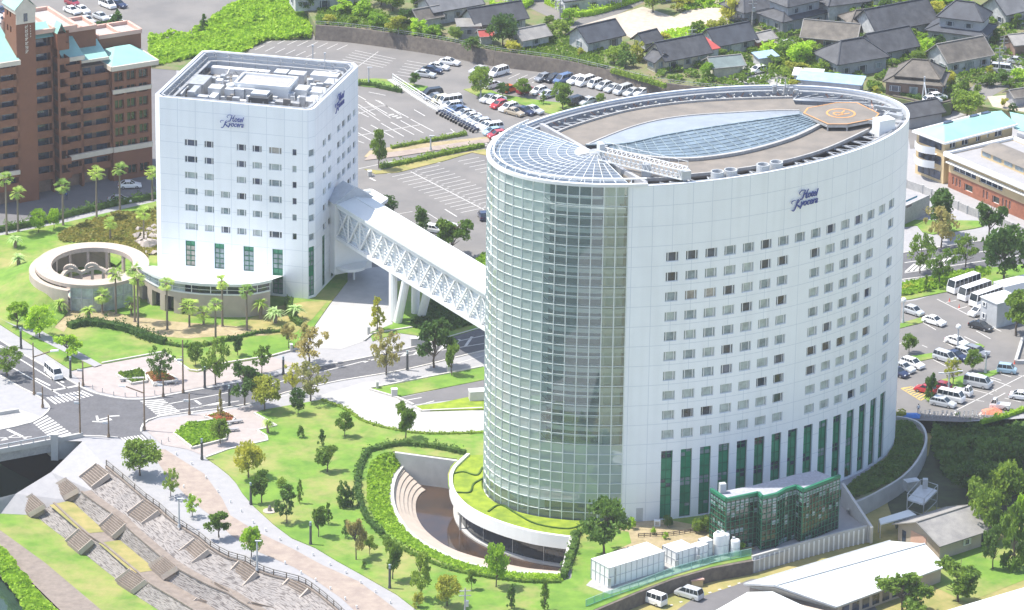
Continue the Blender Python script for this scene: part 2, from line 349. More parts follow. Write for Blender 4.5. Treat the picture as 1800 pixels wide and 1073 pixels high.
# village plateau
ZV = 2.7
vill_edge = PX([(-400,45),(300,20),(540,38),(555,47),(620,52),(700,63),(760,72),(800,79),(870,93),(950,103),(1000,111),(1050,122),(1100,134),(1150,146),(1250,158),(1500,165),(1570,172),(1600,178),(1640,188),(1672,180),(1676,172),(1720,186),(1800,200),(2300,260)], ZV)
BIG = 7000.0
ground = sheet([Vector((-BIG, -BIG)), Vector((BIG, -BIG)), Vector((BIG, BIG)), Vector((-BIG, BIG))], 0, C['pave'], 'ground', [river_hole, pit, low_hole])
vp = vill_edge + [Vector((900, 500)), Vector((900, 1500)), Vector((-900, 1500)), Vector((-900, 400))]
i0 = 2
vp2 = PX([(555,47)], ZV) + vill_edge[4:] + [Vector((600, 260)), Vector((600, 900)), Vector((-600, 900)), Vector((-130, 400))] + PX([(500,-60)], ZV)
sheet(vp2, ZV, C['field'], 'village_ground', skirt=2.9)
sheet(low_hole, ZL, C['drygrass'], 'lower_ground')
sheet([Vector((-6900, -6900)), Vector((6900, -6900)), Vector((6900, 6900)), Vector((-6900, 6900))], .01, C['field'], 'ground', [[Vector((-402, -425)), Vector((402, -425)), Vector((402, 250)), Vector((-402, 250))]])
# ---- road with kerbs
up = [(-160,480),(-80,535),(0,599),(70,640),(139,679),(170,693),(224,703),(265,701),(321,691),(447,668),(560,645),(669,624),(753,604),(851,575),(1000,545),(1200,506),(1400,475),(1590,445),(1700,428),(1950,392)]
lo = [(1950,440),(1820,462),(1700,478),(1590,492),(1400,525),(1200,560),(1000,590),(851,617),(758,640),(689,655),(602,669),(556,679),(501,691),(450,708),(380,720),(280,733),(252,746),(248,760),(266,777),(240,783),(207,770),(145,767),(84,775),(20,789),(-160,830),(-160,780),(0,756),(56,743),(84,724),(84,712),(60,693),(0,661),(-160,545)]
psheet(up + lo, .02, C['road'], 'road')
mk = MB()
zz = .035
def stripes(mb, a0, a1, b0, b1, n, frac=.55, z=zz):
    """zebra bars between the px segment a0-a1 and b0-b1 (bars run from a to b)"""
    for i in range(n):
        t0 = i / n; t1 = (i + frac) / n
        q = [(a0[0] + (a1[0] - a0[0]) * t, a0[1] + (a1[1] - a0[1]) * t) for t in (t0, t1)] + [(b0[0] + (b1[0] - b0[0]) * t, b0[1] + (b1[1] - b0[1]) * t) for t in (t1, t0)]
        mb.face([P(x, y, z) for x, y in q])
stripes(mk, (81,699),(148,686),(97,711),(168,695), 10)
stripes(mk, (246,705),(279,733),(287,702),(318,725), 9)
stripes(mk, (58,744),(93,774),(83,730),(128,764), 9)
stripes(mk, (211,770),(252,764),(226,781),(266,778), 7)
for a, b, w in [((-40,585),(118,683),.3),((16,643),(110,697),.3),((90,687),(138,678),.6),((0,756),(0,756),.1),((13,755),(46,771),.6),((0,770),(56,768),.25),((-40,790),(28,764),.25),
                ((287,712),(455,680),.25),((310,722),(420,705),.25),((455,680),(560,655),.25),((560,655),(640,635),.25),((455,705),(560,684),.2),((343,704),(353,711),.5),
                ((640,635),(740,622),.2),((640,635),(750,612),.2),((750,612),(851,590),.25),((800,640),(851,625),.2),((740,622),(851,604),.25),((0,607),(20,617),.2),((350,716),(395,706),.5),((330,728),(340,726),.5),
                ((1590,462),(1800,432),.25),((1590,480),(1800,448),.25)]:
    if a != b: pline(mk, [a, b], w, zz)
for k in range(9):      # hatched median
    t = k / 9; x = 640 + 200 * t; y0 = 635 - 45 * t; y1 = 636 - 31 * t
    pline(mk, [(x, y1 + 1), (x + 12, y0 - 3)], .5, zz)
for k in range(8): x = 1592 + 9 * k; pline(mk, [(x, 478 - k), (x + 16, 464 - 1.6 * k)], .45, zz)
for q in [[(170,731),(172,740)],[(192,732),(210,731)],[(162,741),(182,742)],[(175,738),(190,734),(196,738),(178,741)]]: pline(mk, q, .4, zz)
pline(mk, [(62,665),(88,678)], .45, zz); pline(mk, [(107,670),(112,673)], .45, zz); pline(mk, [(0,775),(14,772)], .4, zz)
struct(mk.build('road_marking', C['paint']))
kb = MB()
for q in (up[1:], lo[2:18], lo[20:24], lo[26:]): kerb([P(x, y) for x, y in smooth_px(q, 2)], mb=kb)
struct(kb.build('kerb', C['kerb']))
# ---- plazas, promenade
psheet([(148,676),(126,655),(160,647),(179,641),(288,621),(333,653),(347,655),(400,641),(478,628),(520,640),(447,662),(321,687),(265,697),(224,699),(172,689)], .05, C['pinkpave'], 'plaza_paving')
psheet([(252,752),(262,741),(290,736),(380,724),(455,712),(462,722),(447,728),(486,750),(452,758),(468,768),(470,776),(400,792),(362,803),(330,790),(285,782)], .05, C['pinkpave'], 'plaza_paving')
psheet([(262,790),(290,790),(325,812),(359,833),(391,877),(405,906),(452,935),(513,964),(566,993),(630,1022),(670,1051),(720,1090),(660,1100),(630,1080),(600,1052),(560,1024),(516,997),(449,968),(405,940),(372,908),(332,877),(291,833)], .03, C['beigepave'], 'promenade_path')
psheet([(-80,492),(20,543),(75,583),(179,641),(166,645),(60,592),(0,560),(-80,512)], .2, C['pave'], 'path')
# ---- lawns
lawn_left = [(-80,430),(0,414),(120,390),(275,354),(420,340),(611,400),(611,494),(579,535),(545,584),(523,612),(478,627),(400,639),(347,654),(333,652),(288,620),(179,640),(126,651),(0,570),(-80,530)]
psheet(lawn_left, .15, C['grass'], 'lawn', skirt=.15)
psheet([(64,532),(92,522),(135,528),(212,553),(300,565),(430,575),(470,590),(400,590),(330,595),(290,592),(250,580),(180,568),(120,572),(112,584),(66,560)], .17, C['earth'], 'bare_earth')
psheet([(430,575),(470,590),(520,585),(550,560),(575,530),(540,530),(480,540),(440,560)], .17, C['drygrass'], 'dry_lawn')
park = [(362,806),(382,820),(402,836),(415,850),(426,868),(446,891),(481,923),(513,947),(554,964),(592,987),(630,1008),(665,1028),(697,1046),(732,1073),(790,1120),(1000,1120),(1044,1073),(1120,1041),(1180,1018),(1250,998),(1326,983),(1300,930),(1230,905),(1090,800),(1000,755),(850,758),(810,762),(760,765),(700,758),(640,742),(610,722),(565,704),(520,712),(462,722),(447,728),(486,750),(452,758),(468,768),(470,776),(400,792)]
pit_l = PX([(693,795),(804,808)]) + PX([(x - 1, y) for x, y in pond_in[1:]]) + PX([(1012,944),(1004,1018)]) + PX(rim_out[::-1][:-1])
sheet(PX(park), .15, C['grass'], 'lawn', [pit_l], .15)
psheet([(1050,925),(1100,912),(1180,915),(1260,930),(1330,965),(1240,975),(1180,985),(1060,1010),(1045,985),(1110,955),(1105,935)], .18, C['earth'], 'bare_earth')
psheet([(650,684),(848,645),(900,640),(900,660),(848,668),(698,698)], .12, C['grass'], 'lawn', skirt=.12)
psheet([(727,714),(775,708),(828,697),(848,704),(900,700),(900,720),(848,719),(741,722)], .25, C['limegrass'], 'ground_cover_bed', skirt=.25)
psheet([(692,702),(848,668),(900,660),(900,690),(848,697),(727,711)], .03, C['asphalt'], 'service_road')
psheet([(698,495),(720,490),(833,566),(851,575),(780,596),(700,585),(655,600),(650,585),(690,570)], .1, C['grass'], 'lawn', skirt=.1)
psheet([(579,535),(611,494),(640,470),(700,470),(700,500),(688,570),(655,585),(640,600),(600,614),(545,612),(523,612),(545,584)], .03, C['drive'], 'driveway')
psheet([(548,700),(640,672),(660,672),(700,702),(725,720),(851,722),(900,722),(900,762),(850,758),(810,762),(760,765),(700,758),(640,742),(610,722),(565,704)], .04, C['drive'], 'driveway')
pm = MB()
for a, b in [((708,705),(741,699)),((738,712),(763,705)),((716,706),(700,722))]: pline(pm, [a, b], .25, .06)
struct(pm.build('road_marking', C['paint']))
k2 = MB()
for q in ([(640,600),(655,588),(735,575)],[(727,716),(741,724),(848,719)],[(650,686),(698,700),(727,713)],[(650,684),(848,646)],[(362,806),(400,792),(470,776),(468,768),(452,758),(486,750),(447,728)],[(545,584),(523,612),(518,616),(478,627),(400,639),(347,654),(333,652),(288,620),(179,640)]):
    kerb([P(x, y) for x, y in q], .05, .25, .35, k2)
struct(k2.build('kerb', C['kerb']))
# ---- parking north
psheet([(425,95),(440,84),(470,73),(500,64),(556,62),(640,68),(720,80),(870,110),(1000,128),(1140,155),(1400,200),(1400,420),(1200,470),(960,480),(860,472),(800,450),(740,440),(660,470),(600,470),(560,400),(600,330),(560,200)], .02, C['asphalt2'], 'car_park')
psheet([(-150,440),(0,396),(120,372),(310,330),(310,100),(262,100),(100,200),(-150,300)], .015, C['asphalt'], 'access_road')
psheet([(-350,-60),(30,-140),(560,-140),(480,-8),(425,0),(400,18),(370,42),(330,62),(262,72),(262,200),(-350,200)], .02, C['asphalt2'], 'car_park')
ln = MB()
def row(p0, p1, n, dx, dy, w=.15, z=.04, mb=ln):
    for i in range(n + 1):
        t = i / n; x = p0[0] + (p1[0] - p0[0]) * t; y = p0[1] + (p1[1] - p0[1]) * t; pline(mb, [(x, y), (x + dx, y + dy)], w, z)
def L(a, b, w=.15): pline(ln, [a, b], w, .04)
row((470,76),(592,88), 7, 19, -9); row((448,88),(538,101), 5, 17, -8)
L((628,118),(665,91)); row((602,104),(624,89), 4, 72, 15)
row((715,107),(695,131), 5, 36, 6); L((728,135),(762,137))
row((826,131),(840,134), 1, 14, -6); row((880,136),(935,146), 4, 20, -9)
row((628,187),(665,177), 2, 40, 26); L((628,190),(678,186))
for a, b in [((648,162),(678,168)),((629,168),(643,176)),((630,200),(662,191)),((630,184),(660,203)),((642,178),(681,200)),((660,176),(718,207)),((728,193),(747,204)),((722,210),(762,231)),((627,239),(742,219)),((634,224),(668,242)),((652,220),(692,242)),((670,217),(710,240)),((687,215),(728,237)),((704,212),(744,234)),((628,233),(652,247)),((630,197),(648,206)),((792,227),(799,233)),((799,233),(783,235)),((627,247),(640,252)),((728,290),(774,286))]: L(a, b, .2)
for k in range(3): L((683 + 7 * k, 203 + k * 2.5), (692 + 7 * k, 201 + k * 2.5), .5)
L((722,302),(851,369), .22)                                   # long spine of the middle lot
for i in range(15):
    t = i / 14; x = 726 + 130 * t; y = 304 + 68 * t; L((x - 46, y + 2), (x - 2, y - 7)); L((x + 4, y - 4), (x + 46, y - 13))
for i in range(6): L((805 + 10 * i, 284 + 5 * i), (842 + 10 * i, 277 + 5 * i))
L((640,356),(660,351)); L((690,378),(725,372)); L((752,375),(774,389)); L((782,368),(803,381), .25); L((650,313),(660,318), .4)
for i in range(7): L((600 + 13 * i, 345 + 9 * i), (640 + 13 * i, 337 + 9 * i))
struct(ln.build('parking_line', C['paint']))
psheet([(629,139),(660,138),(692,140),(706,152),(712,158),(640,152),(629,150)], .14, C['grass'], 'verge', skirt=.14)
psheet([(700,143),(752,152),(748,160),(715,158)], .14, C['grass'], 'verge', skirt=.14)
psheet([(815,157),(850,152),(880,166),(960,178),(1060,188),(1080,205),(985,205),(960,198),(900,178),(860,178)], .14, C['grass'], 'verge', skirt=.14)
psheet([(650,265),(690,258),(860,240),(860,248),(690,268),(655,277),(640,276)], .1, C['earth'], 'planted_strip', skirt=.1)
psheet([(650,272),(700,266),(860,243),(860,250),(700,275),(640,282)], .13, C['beigepave'], 'footway')
psheet([(640,297),(668,300),(700,292),(780,275),(851,262),(860,268),(900,275),(900,282),(830,268),(780,283),(700,303),(660,306)], .12, C['drygrass'], 'planted_strip', skirt=.12)
pl2 = MB(); pline(pl2, [(630,297),(690,284),(860,255)], .2, .05)
stripes(pl2, (820,252),(850,246),(826,258),(860,252), 6, .5, .05)
struct(pl2.build('road_marking', C['paint']))
# ---- east side
psheet([(1560,535),(1610,528),(1663,512),(1700,500),(2100,480),(2100,760),(1800,728),(1690,742),(1578,738),(1500,700)], .02, C['asphalt2'], 'car_park')
psheet([(1570,503),(1600,497),(1660,482),(1745,470),(1900,455),(1900,490),(1745,500),(1663,513),(1600,526),(1560,532)], .14, C['grass'], 'verge', skirt=.14)
psheet([(1575,400),(1612,396),(1622,408),(1640,412),(1710,402),(1728,398),(1720,388),(1575,386)], .14, C['grass'], 'verge', skirt=.14)
for q in ([(1560,573),(1581,569),(1625,556),(1628,565),(1582,577),(1560,582)],[(1600,626),(1644,620),(1648,628),(1620,634),(1600,636)],[(1690,607),(1722,604),(1731,609),(1722,615),(1700,613)],[(1655,667),(1753,650),(1756,656),(1680,684)],[(1622,697),(1640,696),(1642,706),(1634,707)]):
    psheet(q, .13, C['grass'], 'traffic_island', skirt=.13)
le = MB()
def E_(a, b, w=.18): pline(le, [a, b], w, .04)
for a, b in [((1647,526),(1760,583)),((1663,532),(1681,528)),((1682,544),(1700,539)),((1700,554),(1715,548)),((1716,582),(1741,596)),((1578,606),(1590,601)),((1622,567),(1645,580)),((1695,592),(1720,604)),((1658,600),(1676,610)),((1640,632),(1663,644)),((1590,656),(1612,652)),((1621,607),(1630,611)),
             ((1800,660),(1680,722)),((1680,722),(1640,712)),((1745,703),(1767,691)),((1722,657),(1760,669)),((1740,652),(1778,663)),((1745,668),(1777,680)),((1700,683),(1745,694)),((1690,700),(1730,706)),((1722,676),(1752,688)),((1750,650),(1800,662)),((1766,700),(1795,707)),((1775,695),(1800,700))]: E_(a, b)
struct(le.build('parking_line', C['paint']))
ye = MB(); pline(ye, [(1584,683),(1602,680)], .25, .04); pline(ye, [(1584,683),(1618,704)], .2, .04); pline(ye, [(1602,680),(1634,694)], .2, .04)
for k in range(8): t = k / 7; pline(ye, [(1586 + 32 * t, 684 + 20 * t), (1600 + 32 * t, 681 + 15 * t)], .3, .04)
struct(ye.build('yellow_hatching', C['yellowpaint']))
# lower ground: drive and grass
psheet([(1165,1090),(1215,1055),(1290,1030),(1320,1018),(1500,1010),(1560,1100)], ZL + .03, C['asphalt'], 'lane')
psheet([(1560,885),(1632,800),(1640,756),(1760,740),(2000,730),(2000,900),(1700,930),(1690,900),(1640,890),(1575,930)], ZL + .02, C['shadeground'], 'shade_tinted_ground')  # dark sheet added where the tower's shadow falls; the shade is in its colour
psheet([(1650,975),(1760,950),(2000,900),(2000,1010),(1800,1020),(1700,1060),(1640,1030)], ZL + .03, C['grass'], 'lawn')
d1 = MB()
for k in range(8): x = 1180 + 17 * k; d1.box(P(x, 1064 - 5.5 * k, ZL + .04), (.5, .35, .02), .5)
struct(d1.build('lane_dots', C['paint']))
# village lanes and yards
psheet([(1020,45),(1130,12),(1260,55),(1150,88),(1085,55)], ZV + .03, C['sand'], 'sandy_yard')
psheet([(1150,50),(1240,0),(1330,0),(1300,40),(1240,52)], ZV + .02, C['sand'], 'field')
psheet([(880,-10),(960,28),(985,48),(1030,52),(1140,0),(1160,-20),(1110,-20),(1010,38),(960,-10)], ZV + .02, C['asphalt2'], 'lane')
psheet([(1290,60),(1400,80),(1430,100),(1385,112),(1330,80),(1250,55)], ZV + .02, C['asphalt2'], 'lane')
psheet([(1310,112),(1370,130),(1420,150),(1390,170),(1300,150),(1290,130)], ZV + .02, C['drive'], 'lane')
psheet([(940,88),(1000,92),(1010,76),(970,70)], ZV + .02, C['sand'], 'yard')
psheet([(1730,100),(1800,125),(1800,140),(1760,160),(1718,184),(1690,174),(1720,140)], ZV + .02, C['asphalt2'], 'lane')
psheet([(1590,196),(1640,222),(1700,200),(1780,232),(1760,255),(1700,240),(1640,260),(1600,262)], .02, C['asphalt2'], 'lane')
psheet([(1735,170),(1800,165),(1900,180),(1900,200),(1800,197),(1745,188)], ZV + .03, C['sand'], 'field')
psheet([(1740,95),(1800,95),(1800,125),(1745,120)], ZV + .03, C['drive'], 'yard')
# ---- river terraces (one stone embankment)
def ashlar(name='ashlar'):
    m = mat(name, (.30, .275, .26), .9, .1, .5, col2=(.23, .215, .21)); n = m.node_tree.nodes; l = m.node_tree.links
    b = n['Principled BSDF']; src = b.inputs['Base Color'].links[0].from_socket
    uv = n.new('ShaderNodeUVMap'); no = n.new('ShaderNodeTexNoise'); mp = n.new('ShaderNodeMapping'); mp.inputs['Scale'].default_value = (.4, 3.2, 1)
    no.inputs['Scale'].default_value = 1.6; no.inputs['Detail'].default_value = 2
    l.new(uv.outputs[0], mp.inputs[0]); l.new(mp.outputs[0], no.inputs['Vector'])
    r = n.new('ShaderNodeValToRGB'); r.color_ramp.elements[0].position = .40; r.color_ramp.elements[1].position = .50; r.color_ramp.elements[0].color = (.42, .40, .40, 1); r.color_ramp.elements[1].color = (1, 1, 1, 1)
    mx = n.new('ShaderNodeMix'); mx.data_type = 'RGBA'; mx.blend_type = 'MULTIPLY'; mx.inputs[0].default_value = 1
    l.new(no.outputs['Fac'], r.inputs['Fac']); l.new(src, mx.inputs['A']); l.new(r.outputs['Color'], mx.inputs['B']); l.new(mx.outputs['Result'], b.inputs['Base Color'])
    bp = n.new('ShaderNodeBump'); bp.inputs['Strength'].default_value = .6; bp.inputs['Distance'].default_value = .3; l.new(no.outputs['Fac'], bp.inputs['Height']); l.new(bp.outputs['Normal'], b.inputs['Normal'])
    return m
C['ashlar'] = ashlar()
def off_line(pts, d, z=None):
    out = []
    for i, p in enumerate(pts):
        t = (pts[min(i + 1, len(pts) - 1)] - pts[max(i - 1, 0)]).to_2d().normalized(); n = Vector((t.y, -t.x))   # to the right of travel = towards the river
        out.append(Vector((p.x + n.x * d, p.y + n.y * d, p.z if z is None else z)))
    return out
def ustrip(mb, pa, pb):
    s = 0
    for i in range(len(pa) - 1):
        ds = (pa[i + 1] - pa[i]).length; h = (pa[i] - pb[i]).length
        mb.face([pa[i], pa[i + 1], pb[i + 1], pb[i]], [(s, h), (s + ds, h), (s + ds, 0), (s, 0)]); s += ds
bank = thing('river_embankment', 'stepped grey stone embankment descending from the promenade to the riverside grass', 'embankment', (-70, -110, 0))
e = MB(); w1b = off_line(w1, 1.6); w2b = off_line(w2, 3.0)
# keep terrace edges inside the next wall
ustrip(e, w0, w1); ustrip(e, w1b, w2); ustrip(e, w2b, w3)
e.build('stone_wall', C['ashlar'], bank)
e = MB(); e.strip(w1, w1b); e.strip(w2, w2b); e.build('terrace', C['taupe'], bank)
g = MB()
for px in ([(125,880),(186,935),(146,938),(87,888)], [(213,949),(276,1002),(234,1008),(173,955)]):
    g.face([P(x, y, Z2 + .05) for x, y in px])
g.build('grass_bed', C['drygrass'], bank)
for q, w_ in ((w0, .5), (w1b, .35), (w2b, .35)): c = MB(); c.path([p + Vector((0, 0, .12)) for p in q], w_, .25); c.build('coping', C['taupe'], bank)

FL = [((182,828),0,(152,853),Z1),((140,853),Z1,(115,869),Z2),((73,882),Z2,(46,900),Z3),
      ((267,893),0,(238,917),Z1),((224,914),Z1,(200,938),Z2),((157,943),Z2,(133,966),Z3),
      ((356,961),0,(328,985),Z1),((312,990),Z1,(287,1008),Z2),((248,1014),Z2,(223,1035),Z3),
      ((437,1000),0,(414,1027),Z1),((404,1034),Z1,(388,1053),Z2),((376,1062),Z2,(350,1085),Z3),
      ((527,1030),0,(500,1060),Z1),((478,1066),Z1,(455,1088),Z2)]
for (a, za, b, zb) in FL:
    A = P(*a, za); B = P(*b, zb); A.z = za; B.z = zb
    if za == Z1: A += Vector((-1.1, -.4, 0)); B += Vector((-1.1, -.4, 0))
    if za == Z2: A += Vector((-.4, -.1, 0)); B += Vector((-.4, -.1, 0))
    d = (B - A).to_2d(); ki = min(range(1, len(w0) - 1), key=lambda i: (w0[i].to_2d() - A.to_2d()).length); n = (w0[ki - 1] - w0[ki + 1]).to_2d().normalized(); wd = 2.2; N = 8; no_ = MB()
    f = MB(); zlo = zb - .3
    for i in range(N):
        p = A.to_2d() + d * (i / N); q = A.to_2d() + d * ((i + 1) / N); zt = za + .32 - (za - zb) * (i / N)
        f.hexa([(*(p - n * wd), zt - 1.6), (*(q - n * wd), zt - 1.6), (*(q + n * wd), zt - 1.6), (*(p + n * wd), zt - 1.6)], [(*(p - n * wd), zt), (*(q - n * wd), zt), (*(q + n * wd), zt), (*(p + n * wd), zt)])
        no_.bar((*(p - n * wd), zt + .01), (*(p + n * wd), zt + .01), .13, .05)
    st = f.build('stairs', C['taupe'], bank)
    for sg in (-1, 1): o = n * (wd + .25) * sg; s2 = MB(); s2.bar((A.x + o.x, A.y + o.y, za + .2), (B.x + o.x, B.y + o.y, zb + .4), .35, .8); s2.build('side_wall', C['beige'], st)
    no_.build('nosing', C['bark'], st)
# concrete apron beside the stairs, down to the water under the bridge
am = MB(); a3 = P(-160, 960, Z3)
am.face([ap, w0[0], w1[0], w2[0], w3[0], P(0, 903, Z3), P(-20, 880, Z3)])
am.v = []; am.f = []; am.uv = []
top = [ap, P(165, 798, 0), w0[0]]
am.face([P(145,776,0), w0[0], w1[0]]); am.face([P(145,776,0), w1[0], P(90, 830, Z1)]); am.face([P(90,830,Z1), w1[0], w2[0]]); am.face([P(90,830,Z1), w2[0], P(28, 868, Z2)]); am.face([P(28,868,Z2), w2[0], w3[0]]); am.face([P(28,868,Z2), w3[0], P(0,903,Z3)]); am.face([P(28,868,Z2), P(0,903,Z3), P(-120, 935, Z3), P(-120, 905, Z2)])
am.build('apron', C['pave'], bank)
g0 = [P(x, y, Z3) for x, y in ((-120,930),(0,903))] + w3 + [P(400, 1260, Z3), P(250, 1150, Z3), P(181, 1075, Z3), (P(80, 990, Z3)), P(0, 932, Z3), P(-120, 850, Z3)]
sheet([p.to_2d() for p in g0], Z3 - .02, C['grass'], 'riverside_grass')
sheet([p.to_2d() for p in [P(x, y, Z3) for x, y in ((-120,850),(0,932),(80,990),(181,1075),(320,1200),(240,1200),(108,1075),(50,1018),(0,974),(-120,880))]], Z3, C['taupe'], 'riverside_path')
sheet([p.to_2d() for p in [P(x, y, Z3) for x, y in ((-120,880),(0,974),(50,1018),(108,1075),(240,1200),(150,1200),(70,1090),(30,1040),(0,1010),(-120,920))]], Z3 - .3, C['field'], 'riverbank')
sheet([Vector((20, -419)), Vector((-399, -419)), Vector((-399, 29)), P(-60, 700).to_2d(), P(84, 775).to_2d(), P(187, 821).to_2d(), P(600,1080).to_2d()], Z3 - 1.5, C['water'], 'water')
fc = thing('railing', 'dark metal guard rail along the top of the river embankment', 'railing', w0[0])
f = MB(); pp = []
dd = 0
for i in range(0, len(w0) - 1):
    p = w0[i]; f.bar(p, p + Vector((0, 0, 1.25)), .16)
f.build('post', C['stain'], fc)
f = MB(); f.path([p + Vector((0, 0, 1.2)) for p in w0[:-1]], .12); f.path([p + Vector((0, 0, .8)) for p in w0[:-1]], .08); f.path([p + Vector((0, 0, .5)) for p in w0[:-1]], .08); f.build('rail', C['darkconcrete'], fc)
# ---- road bridge, lower left
br = thing('road_bridge', 'grey concrete road bridge crossing the river at the left edge', 'bridge', P(0, 800))
A = P(-160, 826); B = P(96, 778); d = (B - A).normalized(); n = Vector((-d.y, d.x, 0))
m = MB(); q = [A, B, B + n * 17, A + n * 17]; m.hexa([(p.x, p.y, -1.6) for p in q], [(p.x, p.y, .01) for p in q]); m.build('deck', C['concrete'], br)
m = MB(); m.bar(A + Vector((0, 0, .3)), B + Vector((0, 0, .3)), .5, .8); m.bar(A + n * 17 + Vector((0, 0, .3)), B + n * 15 + Vector((0, 0, .3)), .4, .6); m.build('parapet', C['paleconcrete'], br)
m = MB(); m.bar(A + Vector((0, 0, 1.35)), B + Vector((0, 0, 1.35)), .18)
k = int((B - A).length / 2.2)
for i in range(k + 1): p = A + d * (2.2 * i); m.bar(p + Vector((0, 0, .6)), p + Vector((0, 0, 1.35)), .14)
m.build('handrail', C['lightmetal'], br)
m = MB(); q = [B, P(145, 770), P(145, 770) + n * 6, B + n * 17]; m.hexa([(p.x, p.y, -3.2) for p in q], [(p.x, p.y, .01) for p in q]); m.bar(B + Vector((0, 0, .35)), P(145, 768) + Vector((0, 0, .35)), .5, .8); m.box((B.x, B.y, -3.0), (1.2, 1.2, 4.6)); m.build('abutment', C['paleconcrete'], br)
# ---- retaining wall of the car park
rw = thing('retaining_wall', 'long brown rubble stone wall between the car park and the village gardens', 'wall', P(700, 63, 0))
top = [P(x, y, ZV) for x, y in smooth_px([(555,47),(620,52),(700,63),(760,72),(800,79),(870,93),(950,103),(1000,111),(1050,122),(1100,134),(1150,146),(1250,158),(1400,164)], 3)]
m = MB()
for a, b in zip(top, top[1:]):
    t = (b - a).to_2d().normalized(); nn = Vector((t.y, -t.x)); nn = nn if nn.y < 0 else -nn
    m.face([(a.x + nn.x * .9, a.y + nn.y * .9, 0), (b.x + nn.x * .9, b.y + nn.y * .9, 0), (b.x + nn.x * .1, b.y + nn.y * .1, ZV + .3), (a.x + nn.x * .1, a.y + nn.y * .1, ZV + .3)])
    m.face([(a.x + nn.x * .1, a.y + nn.y * .1, ZV + .3), (b.x + nn.x * .1, b.y + nn.y * .1, ZV + .3), (b.x - nn.x * .5, b.y - nn.y * .5, ZV + .3), (a.x - nn.x * .5, a.y - nn.y * .5, ZV + .3)])
m.build('stone_face', C['stone'], rw)
m = MB(); m.path([p + Vector((0, 0, 1.2)) for p in top], .07); m.path([p + Vector((0, 0, .8)) for p in top], .05)
for p in top: m.bar(p, p + Vector((0, 0, 1.2)), .08)
m.build('wire_rail', C['metal'], rw)
# ---- south-east: low stone wall and white fence wall
sw = thing('garden_wall', 'low dark stone wall with grass on top, beside the white tanks and parked minivan', 'wall', P(1180, 1020, ZL))
we = [P(x, y, 0) for x, y in ((1010,1105),(1044,1073),(1120,1041),(1180,1018),(1250,998),(1322,985))]
m = MB()
for a, b in zip(we, we[1:]): m.bar((a.x, a.y - .2, ZL / 2 + .05), (b.x, b.y - .2, ZL / 2 + .05), .7, -ZL + .1)
m.build('stone_face', C['stone'], sw)
we2 = [P(x, y, 0) for x, y in ((1322,984),(1400,962),(1470,943),(1531,929))]
pw = thing('slatted_wall', 'pale concrete wall with vertical ribs below the green glass building', 'wall', P(1400, 965, ZL))
m = MB(); r = MB()
for a, b in zip(we2, we2[1:]):
    m.bar((a.x, a.y, ZL / 2 + .2), (b.x, b.y, ZL / 2 + .2), .4, -ZL + .9)
    L_n = int((b - a).length / .9)
    for i in range(L_n): p = a.lerp(b, (i + .5) / L_n); r.box((p.x, p.y - .28, ZL), (.25, .25, -ZL + .3))
m.build('wall_face', C['paleconcrete'], pw); r.build('rib', C['white'], pw)
m = MB(); q = [P(1478,880,.8), P(1531,928,.8)]; 
m.hexa([(q[0].x, q[0].y, -2), (q[1].x, q[1].y, -2), (q[1].x + .4, q[1].y + .3, -2), (q[0].x + .4, q[0].y + .3, -2)], [(q[0].x, q[0].y, 3.8), (q[1].x, q[1].y, .8), (q[1].x + .4, q[1].y + .3, .8), (q[0].x + .4, q[0].y + .3, 3.8)])
m.build('wing_wall', C['paleconcrete'], pw)
# ================================================================== generic wall with recessed openings
def wall_cells(mb, mapf, s0, s1, z0, z1, ops, depth=.25, smax=2.0, zb=None):
    ss = sorted(set([s0, s1] + [round(v, 3) for o in ops for v in o[:2]])); zs = sorted(set([z0, z1] + [round(v, 3) for o in ops for v in o[2:4]]))
    S2 = []
    for a, b in zip(ss, ss[1:]):
        k = max(1, math.ceil((b - a) / smax)); S2 += [a + (b - a) * i / k for i in range(k)]
    S2.append(ss[-1])
    for a, b in zip(S2, S2[1:]):
        mids = (a + b) / 2; run = None
        col = [o for o in ops if o[0] - 1e-3 < mids < o[1] + 1e-3]
        cuts = sorted(set([z0, z1] + [round(v, 3) for o in col for v in o[2:4]]))
        for c, d in zip(cuts, cuts[1:]):
            mz = (c + d) / 2
            if any(o[2] < mz < o[3] for o in col): continue
            mb.face([mapf(a, c, 0), mapf(b, c, 0), mapf(b, d, 0), mapf(a, d, 0)], [(a, c), (b, c), (b, d), (a, d)])
    for o in ops:
        a, b, c, d = o[:4]
        for q in (((a, c), (b, c)), ((b, c), (b, d)), ((b, d), (a, d)), ((a, d), (a, c))):
            (x, y), (u, v) = q; mb.face([mapf(x, y, 0), mapf(x, y, depth), mapf(u, v, depth), mapf(u, v, 0)])
def flatmap(A, B, z=0):
    A = Vector((A[0], A[1])); B = Vector((B[0], B[1])); t = (B - A).normalized(); n = Vector((-t.y, t.x))     # inward normal for CCW outlines seen from above
    return lambda s, zz_, d: Vector((A.x + t.x * s + n.x * d, A.y + t.y * s + n.y * d, zz_))
